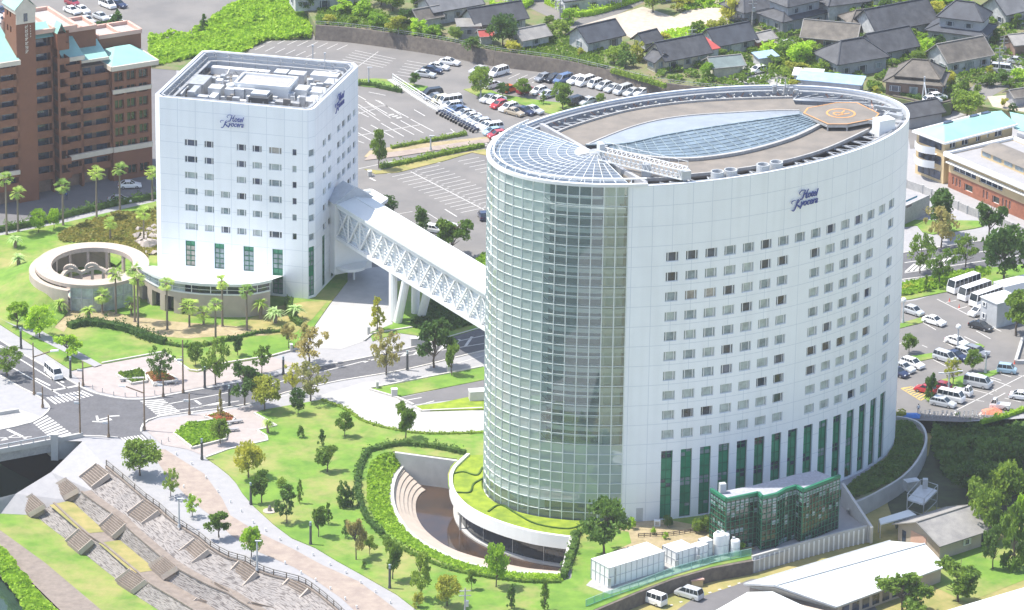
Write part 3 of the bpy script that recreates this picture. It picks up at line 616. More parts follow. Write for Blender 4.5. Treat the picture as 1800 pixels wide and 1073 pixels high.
def window(parent, mapf, a, b, c, d, pane, depth=.2, split=(.17, .83), frame='white', bars=True, name='window', fw=.07):
    f = MB(); e = depth
    def bx(s0, s1, z0, z1, t=.1):
        f.hexa([mapf(s0, z0, e), mapf(s1, z0, e), mapf(s1, z0, e - t), mapf(s0, z0, e - t)], [mapf(s0, z1, e), mapf(s1, z1, e), mapf(s1, z1, e - t), mapf(s0, z1, e - t)])
    bx(a, b, c, c + fw); bx(a, b, d - fw, d); bx(a, a + fw, c + fw, d - fw); bx(b - fw, b, c + fw, d - fw)
    for s in split: x = a + (b - a) * s; bx(x - fw, x + fw, c + fw, d - fw)
    o = f.build(name, C[frame], parent)
    g = MB(); g.face([mapf(a, c, e + .03), mapf(b, c, e + .03), mapf(b, d, e + .03), mapf(a, d, e + .03)]); g.build('pane', C[pane], o)
    return o
def sign_mesh(text, size, mat_, name='letters', shear=.35, ext=.06, offs=.03):
    cu = bpy.data.curves.new('sign_text', 'FONT'); cu.body = text; cu.size = size; cu.shear = shear; cu.extrude = ext; cu.offset = offs; cu.space_character = .97
    o = bpy.data.objects.new('tmp', cu); S.collection.objects.link(o); bpy.context.view_layer.update()
    me = bpy.data.meshes.new_from_object(o.evaluated_get(bpy.context.evaluated_depsgraph_get())); bpy.data.objects.remove(o)
    me.name = name; me.materials.clear(); me.materials.append(mat_); return me
def hotel_sign(origin, xdir, label, w=4.9):
    """two lines of blue script lettering standing off a wall; origin = left end of the lower line"""
    X = Vector((xdir[0], xdir[1], 0)).normalized(); Z = Vector((0, 0, 1)); N = X.cross(Z)
    t = thing('hotel_sign', label, 'sign', origin); M3 = Matrix((X, Z, N)).transposed().to_4x4()
    k = w / 4.6
    for txt, dx, dz, sz in (('Kyocera', .6, .3, 1.45), ('Hotel', 2.05, 1.4, 1.45)):
        me = sign_mesh(txt[1:], sz * k, C['blue'], offs=.02); me.transform(Matrix.Diagonal((.82, 1, 1, 1))); me.transform(M3); o = inst('lettering', me, t, X * (1.58 if dx < 1 else 2.8) * k + Z * dz * k + N * .1)
        s = MB()
        def st(pts, wd=.16):
            pts = smooth_px(pts, 4)
            for i in range(len(pts) - 1):
                a, b = pts[i], pts[i + 1]; ww = wd * (.55 + .6 * math.sin(math.pi * (i + .5) / len(pts)))
                s.bar(X * a[0] * k + Z * a[1] * k, X * b[0] * k + Z * b[1] * k,   .12, ww * k)
        if txt[0] == 'K':
            st([(-.6, -.35), (-.3, -.5), (.1, -.1), (.5, .9), (.75, 1.35)], .2); st([(-.55, .75), (-.75, .95), (-.5, 1.25), (.1, 1.3)], .12)
            st([(1.2, 1.35), (.8, .9), (.32, .55)], .12); st([(.32, .6), (.7, .2), (1.0, -.05), (1.3, .1)], .22)
        else:
            st([(-.5, -.05), (-.15, .0), (.1, .5), (.45, 1.45)], .2); st([(-.6, .75), (-.8, 1.1), (-.3, 1.5), (.3, 1.45)], .12)
            st([(1.15, 1.5), (.8, 1.0), (.62, .3), (.7, .0), (.95, .1)], .2); st([(.1, .7), (.5, .75), (.95, .8)], .12)
        s2 = s.build('capital', C['blue'], None); s2.scale = (.86, .86, .86); s2.parent = t; s2.location = X * dx * k + Z * dz * k + N * .12
    return t
# ================================================================== ELLIPTICAL TOWER
TC = Vector((29.6, -71.5)); ta = math.radians(29.3); TX = Vector((math.cos(ta), math.sin(ta))); TY = Vector((-TX.y, TX.x)); A0, B0 = 37.4, 21.3
co = [0.9984, 0.0028, -0.0044, 0.0018, 0.0005, 0.0068, -0.007]
def tp(t, k=1.0, off=0.0):
    r = co[0] + sum(co[2 * i - 1] * math.cos(i * t) + co[2 * i] * math.sin(i * t) for i in (1, 2, 3))
    return TC + TX * ((r * A0 + off) * math.cos(t) * k) + TY * ((r * B0 + off) * math.sin(t) * k)
NT = 2000; tpts = [tp(2 * math.pi * i / NT) for i in range(NT + 1)]
tl = [0.0]
for a, b in zip(tpts, tpts[1:]): tl.append(tl[-1] + (b - a).length)
TP = tl[-1]; _x = [p.x for p in tpts]; _y = [p.y for p in tpts]
def T(u, z, d=0.0):
    u = u % TP; p = Vector((np.interp(u, tl, _x), np.interp(u, tl, _y))); q = Vector((np.interp((u + .2) % TP, tl, _x), np.interp((u + .2) % TP, tl, _y)))
    t = (q - p).normalized(); n = Vector((-t.y, t.x))
    return Vector((p.x + n.x * d, p.y + n.y * d, z))
H = 57.0; UG0, UG1 = 71.3, 116.9; UW0, UW1 = UG1, UG0 + TP
tower = thing('elliptical_hotel_tower', 'tall white elliptical hotel tower with a curved glass atrium end and helipad roof', 'hotel tower', (29.6, -71.5, 0))
BAY = 3.265; ub = [124.17 + BAY * i for i in range(15)]; zrow = [44.93 - 3.345 * i for i in range(10)]
ops = []; wins = []
for i, u in enumerate(ub):
    for r, z in enumerate(zrow):
        if (i in (7, 13)) and r > 0: continue
        o = (u - 1.02, u + 1.02, z - .78, z + .78); ops.append(o); wins.append((i, r, o))
gops = [(u - .96, u + .96, .3, 12.05) for u in ub]
w = MB(); wall_cells(w, T, UW0, UW1, 0, H, ops + gops, .3)
# inner face and top of the parapet
n = 120
inner = [T(UW0 + (UW1 - UW0) * i / n, H, .45) for i in range(n + 1)]; outer = [T(UW0 + (UW1 - UW0) * i / n, H, 0) for i in range(n + 1)]
w.strip(outer, inner); w.strip(inner, [Vector((p.x, p.y, H - 3.4)) for p in inner])
w.build('cladding', C['towerwall'], tower)
wins.sort(key=lambda q: q[1]); random.seed(11)
dark = {(5, 0), (0, 1), (6, 1), (3, 2), (6, 3), (8, 1), (12, 4), (12, 6), (3, 5), (6, 6), (8, 6), (9, 6), (10, 6), (0, 0), (1, 0), (2, 0), (9, 0), (11, 0), (3, 6), (2, 8), (1, 8), (6, 8), (8, 7)}
rest = {}
for k, (i, r, o) in enumerate(wins):
    pane = 'pane0' if (i, r) in dark or rnd() < .06 else ('pane_warm' if (i, r) in {(1, 2), (2, 2)} else ('pane2' if rnd() < .45 else 'pane1'))
    if len([1 for q in wins[:k] if q]) < 84: window(tower, T, *o, pane, .24)
    else: rest.setdefault(pane, []).append(o)
fr = MB(); pn = MB(); pd = MB()
for pane, lst in rest.items():
    for (a, b, c, d) in lst:
        for x in (a + .05, b - .05, a + .35, b - .35): fr.bar(T(x, c, .22), T(x, d, .22), .08)
        for z in (c + .04, d - .04): fr.bar(T(a, z, .22), T(b, z, .22), .08)
        (pd if pane == 'pane0' else pn).face([T(a, c, .28), T(b, c, .28), T(b, d, .28), T(a, d, .28)])
o = fr.build('window_frame', C['white'], tower); o['kind'] = 'stuff'
o2 = pn.build('pane', C['pane2'], o); o3 = pd.build('pane', C['pane0'], o)
# green glazed strips between the white piers
for i, u in enumerate(ub):
    a, b = u - .96, u + .96; f = MB()
    f.face([T(a, .3, .5), T(b, .3, .5), T(b, 12.05, .5), T(a, 12.05, .5)])
    g = f.build('green_window', C['green'], tower); m = MB(); pnl = MB()
    for x in (a + .05, u, b - .05): m.bar(T(x, .3, .42), T(x, 12.05, .42), .09)
    for z in (.4, 2.6, 4.2, 5.6, 7.0, 8.6, 10.6, 12.0): m.bar(T(a, z, .42), T(b, z, .42), .1)
    m.build('mullion', C['greenframe'], g)
    for zz0, zz1 in ((5.65, 6.25), (6.4, 7.0), (10.7, 11.3), (11.4, 11.95), (2.0, 2.5)):
        for s0, s1 in ((a + .12, u - .1), (u + .1, b - .12)):
            if rnd() < .8: pnl.face([T(s0, zz0, .46), T(s1, zz0, .46), T(s1, zz1, .46), T(s0, zz1, .46)])
    pnl.build('blind', C['pane1'] if rnd() < .5 else C['pane0'], g)
m = MB(); q = [T(119.9 + dx, z, -.03) for dx, z in ((-.55, .2), (.55, .2), (.55, 2.5), (-.55, 2.5))]; m.hexa(q, [T(119.9 + dx, z, .1) for dx, z in ((-.55, .2), (.55, .2), (.55, 2.5), (-.55, 2.5))]); m.build('door', C['lightmetal'], tower)
# glass atrium
us = [UG0 + (UG1 - UG0) * i / 24 for i in range(25)]
gl = MB(); gl2 = MB()
for a, b in zip(us, us[1:]):
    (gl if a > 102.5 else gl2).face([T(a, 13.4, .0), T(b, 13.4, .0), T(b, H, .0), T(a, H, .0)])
    gl.face([T(a, .3, .0), T(b, .3, .0), T(b, 3.4, .0), T(a, 3.4, .0)])
gl.build('atrium_glass', C['glass'], tower); gl2.build('atrium_glass', C['glassleft'], tower)
g2 = MB()
for a, b in zip(us, us[1:]): g2.face([T(a, 3.4, .0), T(b, 3.4, .0), T(b, 13.4, .0), T(a, 13.4, .0)])
g2.build('frosted_glass', C['glasslow'], tower)
gr = MB()
for a in us: gr.bar(T(a, 0, -.06), T(a, H, -.06), .10, .16)
zh = [H - 1.672 * k for k in range(35)]
for z in zh:
    for a, b in zip(us, us[1:]): gr.bar(T(a, z, -.06), T(b, z, -.06), .10, .07)
gr.build('glazing_bars', C['bars'], tower)
rr_ = MB(); N2 = 60
for i in range(N2):
    a = UG0 - 1 + (UG1 + 4 - UG0) * i / N2; b = UG0 - 1 + (UG1 + 4 - UG0) * (i + 1) / N2
    rr_.bar(T(a, H + .15, .0), T(b, H + .15, .0), .5, .5); rr_.tube(T(a, H + .9, .9), T(b, H + .9, .9), .14, n=6)
    if i % 3 == 0: rr_.tube(T(a, H + .2, .6), T(a, H + .9, .9), .08, n=5)
rr_.build('eaves_rail', C['white'], tower)
# interior: end wall of the guest wing, floor slabs and balustrades
c0 = T(UG0, 0, .6).to_2d(); c1 = T(UG1, 0, .6).to_2d(); ch = (c1 - c0); cn = Vector((-ch.y, ch.x)).normalized()
if (TC - c0).dot(cn) < 0: cn = -cn
m = MB(); wb = cn * 3.0
m.hexa([(*(c0 + wb), 0), (*(c1 + wb), 0), (*(c1 + wb * 1.2), 0), (*(c0 + wb * 1.2), 0)], [(*(c0 + wb), H), (*(c1 + wb), H), (*(c1 + wb * 1.2), H), (*(c0 + wb * 1.2), H)])
m.build('end_wall', C['greywall'], tower)
sl = MB(); rl = MB(); corew = MB()
for k in range(16):
    z = zrow[0] + .0 + 3.345 * (3 - k) - 1.95
    if z < 3 or z > H - 1: continue
    arc = []
    for j in range(22):
        u = UG1 - .3 - j * 1.1; ins = .7 + max(0, (j - 10)) ** 1.35 * .55
        arc.append(T(u, z, ins).to_2d())
    base = [c1 + wb, c1 + wb + (c0 - c1) * .95]
    arc = [p for p in arc if (p - (c1 + wb)).dot(cn) < 0] or arc
    poly = arc + [c0 + wb + (c1 - c0) * .08, c1 + wb]
    sl.prism(poly, z - .7, z)
    for a, b in zip(arc, arc[1:]): rl.bar((a.x, a.y, z + .45), (b.x, b.y, z + .45), .05, .12)

dk_ = MB(); pa = [T(u, 0, 2.6) for u in np.linspace(113.2, 103.6, 12)]; dk_.strip(pa, [Vector((p.x, p.y, H - .4)) for p in pa]); dk_.strip([Vector((p.x, p.y, 0)) for p in (pa[-1], T(103.4, 0, 6))], [Vector((p.x, p.y, H - .4)) for p in (pa[-1], T(103.4, 0, 6))]); dk_.build('gallery_shade_wall', mat('gallery_shade', (.02, .035, .045), .5, .3, .25), tower)  # near-black wall added; its colour paints the shade between the floor slabs
pw_ = MB(); pa = [T(u, 0, 3.8) for u in np.linspace(103.2, 75, 16)]; pw_.strip(pa, [Vector((p.x, p.y, H - 1.5)) for p in pa]); pa = [T(116.6, 0, 2.4), T(113.3, 0, 2.6)]; pw_.strip(pa, [Vector((p.x, p.y, H - .4)) for p in pa]); pw_.build('atrium_wall', mat('atrium_wall', (.66, .72, .68), .7, .05, .3), tower)
sl.build('floor_slab', C['white'], tower); rl.build('balustrade', C['pane1'], tower)
m = MB()
for u in (113.5, 115.2): m.tube(T(u, 0, 1.6), T(u, H - .5, 1.6), .28, n=8)
for k in range(0, 8):
    u = 74 + k * 3.6; m.tube(T(u, 0, 1.8), T(u, H - .5, 1.8), .22, n=8)
for k in range(16): z = H - 2.6 - 3.345 * k; pts = [T(73 + j * 1.9, z, 1.8) for j in range(22)]; m.path(pts, .2, .25)
m.build('steel_frame', C['white'], tower)
fl = [T(UG0 + (UG1 - UG0) * i / 30, 0, .4).to_2d() for i in range(31)]; m = MB(); m.prism(fl, .0, .25); m.build('lobby_floor', C['beige'], tower)
# cone of glass over the atrium
ax = P(1048, 268, 58.2); cone = MB(); cb = MB(); ring = [T(u, H + .3, .3) for u in us]
vis = ring
def lerpc(p, f): q = p.lerp(ax, f); q.z = p.z + (ax.z - p.z) * f; return q
fs = [0, .09, .18, .27, .36, .45, .54, .63, .72, .8]
for a, b in zip(vis, vis[1:]): cone.face([a, b, ax])
for i, a in enumerate(vis): cb.bar(a, ax if i % 2 == 0 else lerpc(a, .63), .075, .1)
for f in fs: cb.path([lerpc(p, f) + Vector((0, 0, .04)) for p in vis], .06, .08)
cone.build('roof_glass', C['glassroof'], tower); cb.build('roof_bars', C['white'], tower)
m = MB(); m.lathe((ax.x, ax.y, ax.z - .05), [(0, .25), (1.2, .25), (1.3, -.1)], 12); m.box((ax.x + 1.2, ax.y + .6, ax.z), (1.2, .5, .9), .4); m.build('hub', C['metal'], tower)
m = MB(); pts = [lerpc(p, .8) + Vector((0, 0, .12)) for p in vis[:14]]
for a, b in zip(pts, pts[1:]): m.face([a, b, ax + Vector((0, 0, .12))])
m.build('hub_plate', C['lightmetal'], tower)
# roof deck, gutter and trusses
ZD = 56.3
uu = [UW0 + (UW1 - UW0) * i / 100 for i in range(101)]
dpx = [(1050,272),(1108,317),(1160,316),(1206,310),(1260,305),(1300,299),(1350,291),(1396,281),(1440,268),(1480,252),(1526,230),(1540,208),(1500,190),(1420,185),(1398,184),(1393,173),(1290,176),(1200,182),(1120,193),(1064,206),(1000,226),(974,237),(1035,259)]
edge_ = [P(x, y, ZD) for x, y in smooth_px(dpx[1:11], 3)]; edge_b = [P(x, y, ZD) for x, y in smooth_px(dpx[15:22], 3)]
m = MB(); m.prism([P(x, y, ZD).to_2d() for x, y in dpx], ZD - .5, ZD); m.build('roof_deck', C['roofdeck'], tower)
m = MB(); m.prism([T(u, 0, .3).to_2d() for u in uu], ZD - 3.6, ZD - 3.1); m.build('gutter_floor', mat('gutter_dark', (.09, .09, .095), .9, .2, .5), tower)
for q in (edge_, edge_b): m = MB(); m.path([p + Vector((0, 0, .1)) for p in q], .3, .5); m.build('deck_edge', C['concrete'], tower)
def near_edge(p):
    return min(edge_ + edge_b, key=lambda q: (q - p).to_2d().length)
m = MB(); m.path([T(u, H - .55, 1.5) for u in uu], .7, .12); m.path([T(u, H - .2, 1.1) for u in uu], .12, .12); m.build('gondola_rail', C['metal'], tower)
tr = MB()
for i in range(0, 100, 2):
    u = uu[i]
    e_ = near_edge(T(u, ZD, 3)) - Vector((0, 0, .4)); tr.bar(e_, T(u, ZD - .6, .4), .18, .2); tr.bar(e_, T(u + 3.4, ZD - .7, .4), .12, .14); tr.bar(T(u, ZD - 3, 1.5), T(u, H - .7, 1.5), .14)
tr.path([T(u, ZD - .8, 2.2) for u in uu], .14, .14)
tr.build('roof_truss', C['lightmetal'], tower)
tr = MB()
for i in range(3, 100, 6): tr.bar(T(uu[i], ZD - 2.9, 3.2), T(uu[i] + 3, ZD - .2, 1.2), .22, .22); tr.bar(T(uu[i] + 3, ZD - 2.9, 3.2), T(uu[i], ZD - .2, 1.2), .18, .18)
tr.build('cross_brace', C['pinktrim'], tower)
# lens skylight
ZS = ZD + .25
lensA = smooth_px([(1030,256),(1060,243),(1110,224),(1160,211),(1220,203),(1300,198),(1360,195),(1405,195)], 3)
ridge = smooth_px([(1030,256),(1100,253),(1160,240),(1240,226),(1320,214),(1405,202)], 4)
lensB = smooth_px([(1030,256),(1130,276),(1205,281),(1280,273),(1340,260),(1400,241),(1446,218)], 3)
def resamp(pts, n):
    L_ = [0]
    for a, b in zip(pts, pts[1:]): L_.append(L_[-1] + (b - a).length)
    out = []
    for i in range(n + 1):
        s = L_[-1] * i / n; k = min(len(L_) - 2, max(0, np.searchsorted(L_, s) - 1)); t = (s - L_[k]) / max(1e-6, L_[k + 1] - L_[k]); out.append(pts[k].lerp(pts[k + 1], min(1, t)))
    return out
la = resamp([P(x, y, ZS) for x, y in lensA], 24); lr = resamp([P(x, y, ZS + .9) for x, y in ridge], 24); lb = resamp([P(x, y, ZS) for x, y in lensB], 24)
m = MB(); m.strip(la, lr); m.build('skylight_sheet', C['skylight2'], tower)
m = MB(); m.strip(lr, lb); m.face([lr[-1], lb[-1], la[-1]]); sg = m.build('skylight_glass', C['skylight'], tower)
m = MB()
for i in range(25): m.bar(lr[i] + Vector((0, 0, .05)), lb[i] + Vector((0, 0, .05)), .12, .1)
for f in (.12, .24, .36, .48, .6, .72, .84): m.path([a.lerp(b, f) + Vector((0, 0, .05)) for a, b in zip(lr, lb)], .1, .1)
m.path([p + Vector((0, 0, .1)) for p in lr], .3, .15)
m.build('skylight_bars', C['pane1'], sg)
m = MB(); m.path([p + Vector((0, 0, .05)) for p in lb], .6, .5); m.path([p for p in la], .3, .3); m.build('skylight_kerb', C['concrete'], sg)
# helipad
ZP = ZD + 1.1
oct_ = [(1411,199),(1418,190),(1471,180),(1507,180),(1547,200),(1540,209),(1489,219),(1455,219)]
m = MB(); m.prism([P(x, y, ZP).to_2d() for x, y in oct_], ZP - .5, ZP); hp = m.build('helipad', C['roofdeck'], tower)
m = MB(); pp = [P(x, y, ZP) for x, y in oct_]; cc = sum(pp, Vector()) / 8; pi = [p.lerp(cc, .055) + Vector((0, 0, .03)) for p in pp]; po = [p.lerp(cc, .015) + Vector((0, 0, .03)) for p in pp]
for i in range(8): j = (i + 1) % 8; m.face([po[i], po[j], pi[j], pi[i]])
hc = P(1478, 199.6, ZP); 
for i in range(40):
    a, b = 2 * math.pi * i / 40, 2 * math.pi * (i + 1) / 40
    m.face([(hc.x + r * math.cos(t), hc.y + r * math.sin(t), ZP + .03) for r, t in ((2.1, a), (2.42, a), (2.42, b), (2.1, b))])
m.build('border_marking', C['orange'], hp)
rt = MB(); upv = Vector((-260, -158)).normalized(); rv = Vector((upv.y, -upv.x))
def rp(x, y): return (hc.x + rv.x * x + upv.x * y, hc.y + rv.y * x + upv.y * y, ZP + .04)
stk = [[(-.7, -1.25), (-.7, 1.2)], [(-.7, 1.2), (.1, 1.25), (.65, 1.0), (.7, .5), (.5, .15), (-.1, 0), (-.7, 0)], [(-.05, 0), (.75, -1.25)]]
for q in stk: ribbon([rp(x, y) for x, y in q], .3, ZP + .045, rt)
rt.build('letter_marking', C['orange'], hp)
m = MB()
for i in range(8): j = (i + 1) % 8; m.bar(pp[i] - Vector((0, 0, .35)), pp[j] - Vector((0, 0, .35)), .25, .3); m.bar(pp[i] - Vector((0, 0, .3)), (pp[i].x, pp[i].y, ZD - 3), .25)
m.build('helipad_edge', C['metal'], hp)
# rooftop plant
for u in (132.2, 134.6, 140.6, 143.2):
    m = MB(); c = T(u, ZD - 1.9, 1.9); m.lathe((c.x, c.y, c.z), [(1.05, 0), (1.05, 3.3), (.88, 3.3), (.8, .8), (0, .4)], 18); m.build('cooling_duct', C['lightmetal'], tower)
m = MB(); c = P(1553, 231, ZD); m.box((c.x, c.y, ZD - 2.4), (3.0, 2.2, 4.6), .5); m.build('plant_box', C['white'], tower)
m = MB(); c = P(1581, 219, ZD); m.lathe((c.x, c.y, ZD - 2.6), [(.9, 0), (.9, 3.2), (0, 3.2)], 12); c = P(1574, 209, ZD + .5); m.box((c.x, c.y, c.z), (2.6, 1.0, .8), -.5); m.box((c.x - 1, c.y + 3.5, c.z + .3), (4.6, .5, .5), -.4); m.box((c.x - 3.4, c.y - 3, c.z), (3.6, .3, .6), -.3); m.build('tank', C['metal'], tower)
m = MB(); c = P(1378, 160, H)
for k in range(5): m.box((c.x - 1.5 + k * .9, c.y + rnd(), H - .6), (.6, .6, .5 + rnd()), rnd())
m.tube((c.x - 1.2, c.y, H), (c.x - 1.2, c.y, H + 2.2), .08); m.tube((c.x + .2, c.y, H), (c.x + .2, c.y, H + 2.0), .08); m.bar((c.x - 2, c.y, H + .6), (c.x + 3, c.y, H + 1.2), .15); m.build('aerials', C['metal'], tower)
# lattice maintenance gantry
ga = thing('maintenance_gantry', 'long white lattice gantry crane lying on the tower roof beside the glass cone', 'gantry', P(1130, 290, ZD))
p0, p1 = P(1056, 262, ZD + 3.2), P(1204, 297, ZD + 2.6); d = (p1 - p0); n_ = Vector((-d.y, d.x, 0)).normalized() * 1.0; m = MB()
cor = [(n_, 0), (-n_, 0), (n_, -1.5), (-n_, -1.5)]
for v, z in cor: m.bar(p0 + v + Vector((0, 0, z)), p1 + v + Vector((0, 0, z)), .17)
N3 = 18
for i in range(N3 + 1):
    a = p0 + d * (i / N3); b = p0 + d * (min(i + 1, N3) / N3)
    m.bar(a + n_, a - n_, .08); m.bar(a - n_, a - n_ - Vector((0, 0, 1.5)), .09); m.bar(a + n_, a + n_ - Vector((0, 0, 1.5)), .09); m.bar(a - n_, b - n_ - Vector((0, 0, 1.5)), .08); m.bar(a + n_, b - n_, .07); m.bar(a - n_ - Vector((0, 0, 1.5)), b + n_ - Vector((0, 0, 1.5)), .07)
    if i % 2 == 0: m.bar(a + n_, a + n_ + Vector((0, 0, .9)), .06)
m.bar(p0 + n_ + Vector((0, 0, .9)), p1 + n_ + Vector((0, 0, .9)), .06)
m.build('lattice', C['white'], ga)
m = MB()
for t_ in (.0, .55, 1.0): q = p0 + d * t_; m.bar((q.x, q.y, ZD - .2), (q.x, q.y, q.z - 1.4), .5)
m.box((p0.x, p0.y, p0.z - 1), (.8, 1.6, 2.0), .3); m.box((p1.x, p1.y, p1.z - 1.6), (1.6, 1.4, 1.4), .3); q = p0 + d * .55; m.box((q.x, q.y, ZD), (1.4, 1.2, 2.2), -.2); m.build('leg', C['lightmetal'], ga)
# signs on the tower
a = T(144.9, 49.9, -.15); b = T(150.2, 49.9, -.15); hotel_sign(a, (b - a).to_2d(), 'dark blue script hotel sign high on the white curved tower wall', 5.1)
# podium with planted roof round the tower, glass wall and pond
pod = thing('curved_podium', 'low curved white podium with planted roof wrapping round the foot of the glass atrium', 'podium', P(900, 900, 0))
pin = [P(x, y, .9) for x, y in smooth_px([(820,797),(805,811),(795,822),(790,836),(791,853),(799,870),(818,889),(848,906),(890,922),(934,934),(969,940),(1001,944)], 3)]
m = MB(); pout = pin
top_in = off_line(pin, -.5); 
cenp = Vector((29, -75, 0))
top_in = [p + (cenp - p).normalized() * .55 for p in pin]; top_in = [Vector((p.x, p.y, .9)) for p in top_in]
low = [Vector((p.x, p.y, -1.3)) for p in pin]; rec = [Vector((p.x, p.y, -1.3)) + (Vector((cenp.x, cenp.y, 0)) - Vector((p.x, p.y, 0))).normalized() * 1.5 for p in pin]; rec2 = [Vector((p.x, p.y, -4.6)) for p in rec]
m.strip(pin, low); m.strip(top_in, pin); m.strip([Vector((p.x, p.y, .2)) for p in top_in], top_in); m.strip(low, rec); m.build('white_band', C['white'], pod)
m = MB(); m.strip(rec, rec2); m.build('dark_glazing', C['darkglass'], pod)
m = MB()
for i in range(0, len(rec), 4): m.bar(rec[i] + (rec[i] - Vector((cenp.x, cenp.y, rec[i].z))).normalized() * .1, rec2[i] + (rec2[i] - Vector((cenp.x, cenp.y, rec2[i].z))).normalized() * .1, .10)
m.tube(low[16] + Vector((.5, .4, 0)), (low[16].x + .5, low[16].y + .4, -5), .2); m.build('mullion', C['metal'], pod)
m = MB(); sill = [Vector((p.x, p.y, -4.55)) - (Vector((cenp.x, cenp.y, -4.55)) - p).normalized() * 0 for p in rec2]
s2 = [Vector((p.x, p.y, -4.55)) + (Vector((p.x, p.y, 0)) - Vector((cenp.x, cenp.y, 0))).normalized() * .8 for p in rec2]
m.strip([Vector((p.x, p.y, -4.5)) for p in rec2], [Vector((p.x, p.y, -4.5)) for p in s2]); m.strip([Vector((p.x, p.y, -4.5)) for p in s2], [Vector((p.x, p.y, -5.2)) for p in s2]); m.build('plinth', C['paleconcrete'], pod)
# planted roof sheet between band and glass
gp = [p.to_2d() for p in top_in] + [P(1040, 925, .5).to_2d(), T(116.9, 0, 0).to_2d()] + [T(u, 0, -.4).to_2d() for u in np.linspace(116, 80, 24)] + [P(850, 800, .5).to_2d()]
sheet(gp, .55, C['limegrass'], 'planted_roof')
for q in ([(797,833),(815,830),(838,836),(848,822)],[(802,866),(826,866),(832,852),(848,842)],[(858,900),(880,888),(910,905),(944,922),(1000,930),(1030,918)]):
    m = MB(); m.path([P(x, y, .58) for x, y in smooth_px(q, 4)], .28, .3); tag(m.build('clipped_edging', C['l_dark']), 'dark clipped edging line in the planted roof, ' + ('upper left one' if q[0][0] < 800 else 'middle one' if q[0][0] < 810 else 'longest front one'), 'hedge')

ph = thing('pond_basin', 'sunken crescent pond basin with pale curved seating steps on its outer side', 'pond basin', P(740, 860, 0))
ZW = -4.8
po = [P(x, y, ZRM) for x, y in smooth_px(pond_out, 3)]
rz = resamp([P(x, y, .12) for x, y in smooth_px(rim_out, 3)], 40); po_ = resamp(po, 40); m = MB()
for k in range(4): m.strip([a.lerp(b, k / 4) for a, b in zip(rz, po_)], [a.lerp(b, (k + 1) / 4) for a, b in zip(rz, po_)])
struct(m.build('planted_slope', C['limegrass']))
wo_px = smooth_px([(748,863),(738,870),(731,885),(732,905),(738,920),(752,938),(785,962),(827,978),(875,990),(930,1001),(985,1006)], 3)
wo = [P(x, y, ZW) for x, y in wo_px]
n_ = 36; po = resamp(po, n_); wo = resamp(wo, n_)
m = MB(); steps = 6
for i in range(n_):
    for k in range(steps):
        f0 = k / steps; f1 = (k + 1) / steps; za = ZRM + (ZW - ZRM) * f0; zb2 = ZRM + (ZW - ZRM) * f1
        a0, b0 = po[i].lerp(wo[i], f0), po[i + 1].lerp(wo[i + 1], f0); a1, b1 = po[i].lerp(wo[i], f1), po[i + 1].lerp(wo[i + 1], f1)
        m.face([(a0.x, a0.y, za), (b0.x, b0.y, za), (b1.x, b1.y, zb2 + .18), (a1.x, a1.y, zb2 + .18)]); m.face([(a1.x, a1.y, zb2 + .18), (b1.x, b1.y, zb2 + .18), (b1.x, b1.y, zb2), (a1.x, a1.y, zb2)])
m.build('curved_steps', C['beige'], ph)
m = MB(); m.path([p + Vector((0, 0, .1)) for p in po], .9, .3); m.build('rim', C['paleconcrete'], ph)
m = MB(); a = P(694, 797, .2); b = P(804, 812, .2)
m.hexa([(a.x, a.y, ZW - .2), (b.x, b.y, ZW - .2), (b.x, b.y + .6, ZW - .2), (a.x, a.y + .6, ZW - .2)], [(a.x, a.y, .3), (b.x, b.y, .3), (b.x, b.y + .6, .3), (a.x, a.y + .6, .3)]); m.build('end_wall', C['paleconcrete'], ph)
m = MB(); a = P(1001, 944, .9); b = P(985, 1009, 0); m.hexa([(a.x, a.y, -5.2), (b.x, b.y, -5.2), (b.x + .9, b.y, -5.2), (a.x + .9, a.y, -5.2)], [(a.x, a.y, .9), (b.x, b.y, .3), (b.x + .9, b.y, .3), (a.x + .9, a.y, .9)]); m.build('end_wall', C['paleconcrete'], ph)
sheet([(v.x, v.y) for v in [Vector((p.x, p.y)) for p in (P(700,800,0), P(815,800,0), P(1010,930,0), P(1003,1000,0), P(900,985,0), P(760,940,0), P(700,880,0))]], ZW, C['pond'], 'pond_water')
# east terrace wall (curved) and its planted top
tw_ = thing('terrace_wall', 'curved concrete wall holding the planted terrace behind the right end of the tower', 'wall', P(1600, 830, 0))
pe = [P(x, y, 0) for x, y in POD]
m = MB(); m.strip([Vector((p.x, p.y, .7)) for p in pe], [Vector((p.x, p.y, ZL - 1.8)) for p in pe]); q = [p + (cenp - p).normalized() * .4 for p in pe]; q = [Vector((p.x, p.y, .7)) for p in q]; m.strip(q, [Vector((p.x, p.y, .7)) for p in pe]); m.strip([Vector((p.x, p.y, .1)) for p in q], q)
m.build('wall_face', C['paleconcrete'], tw_)
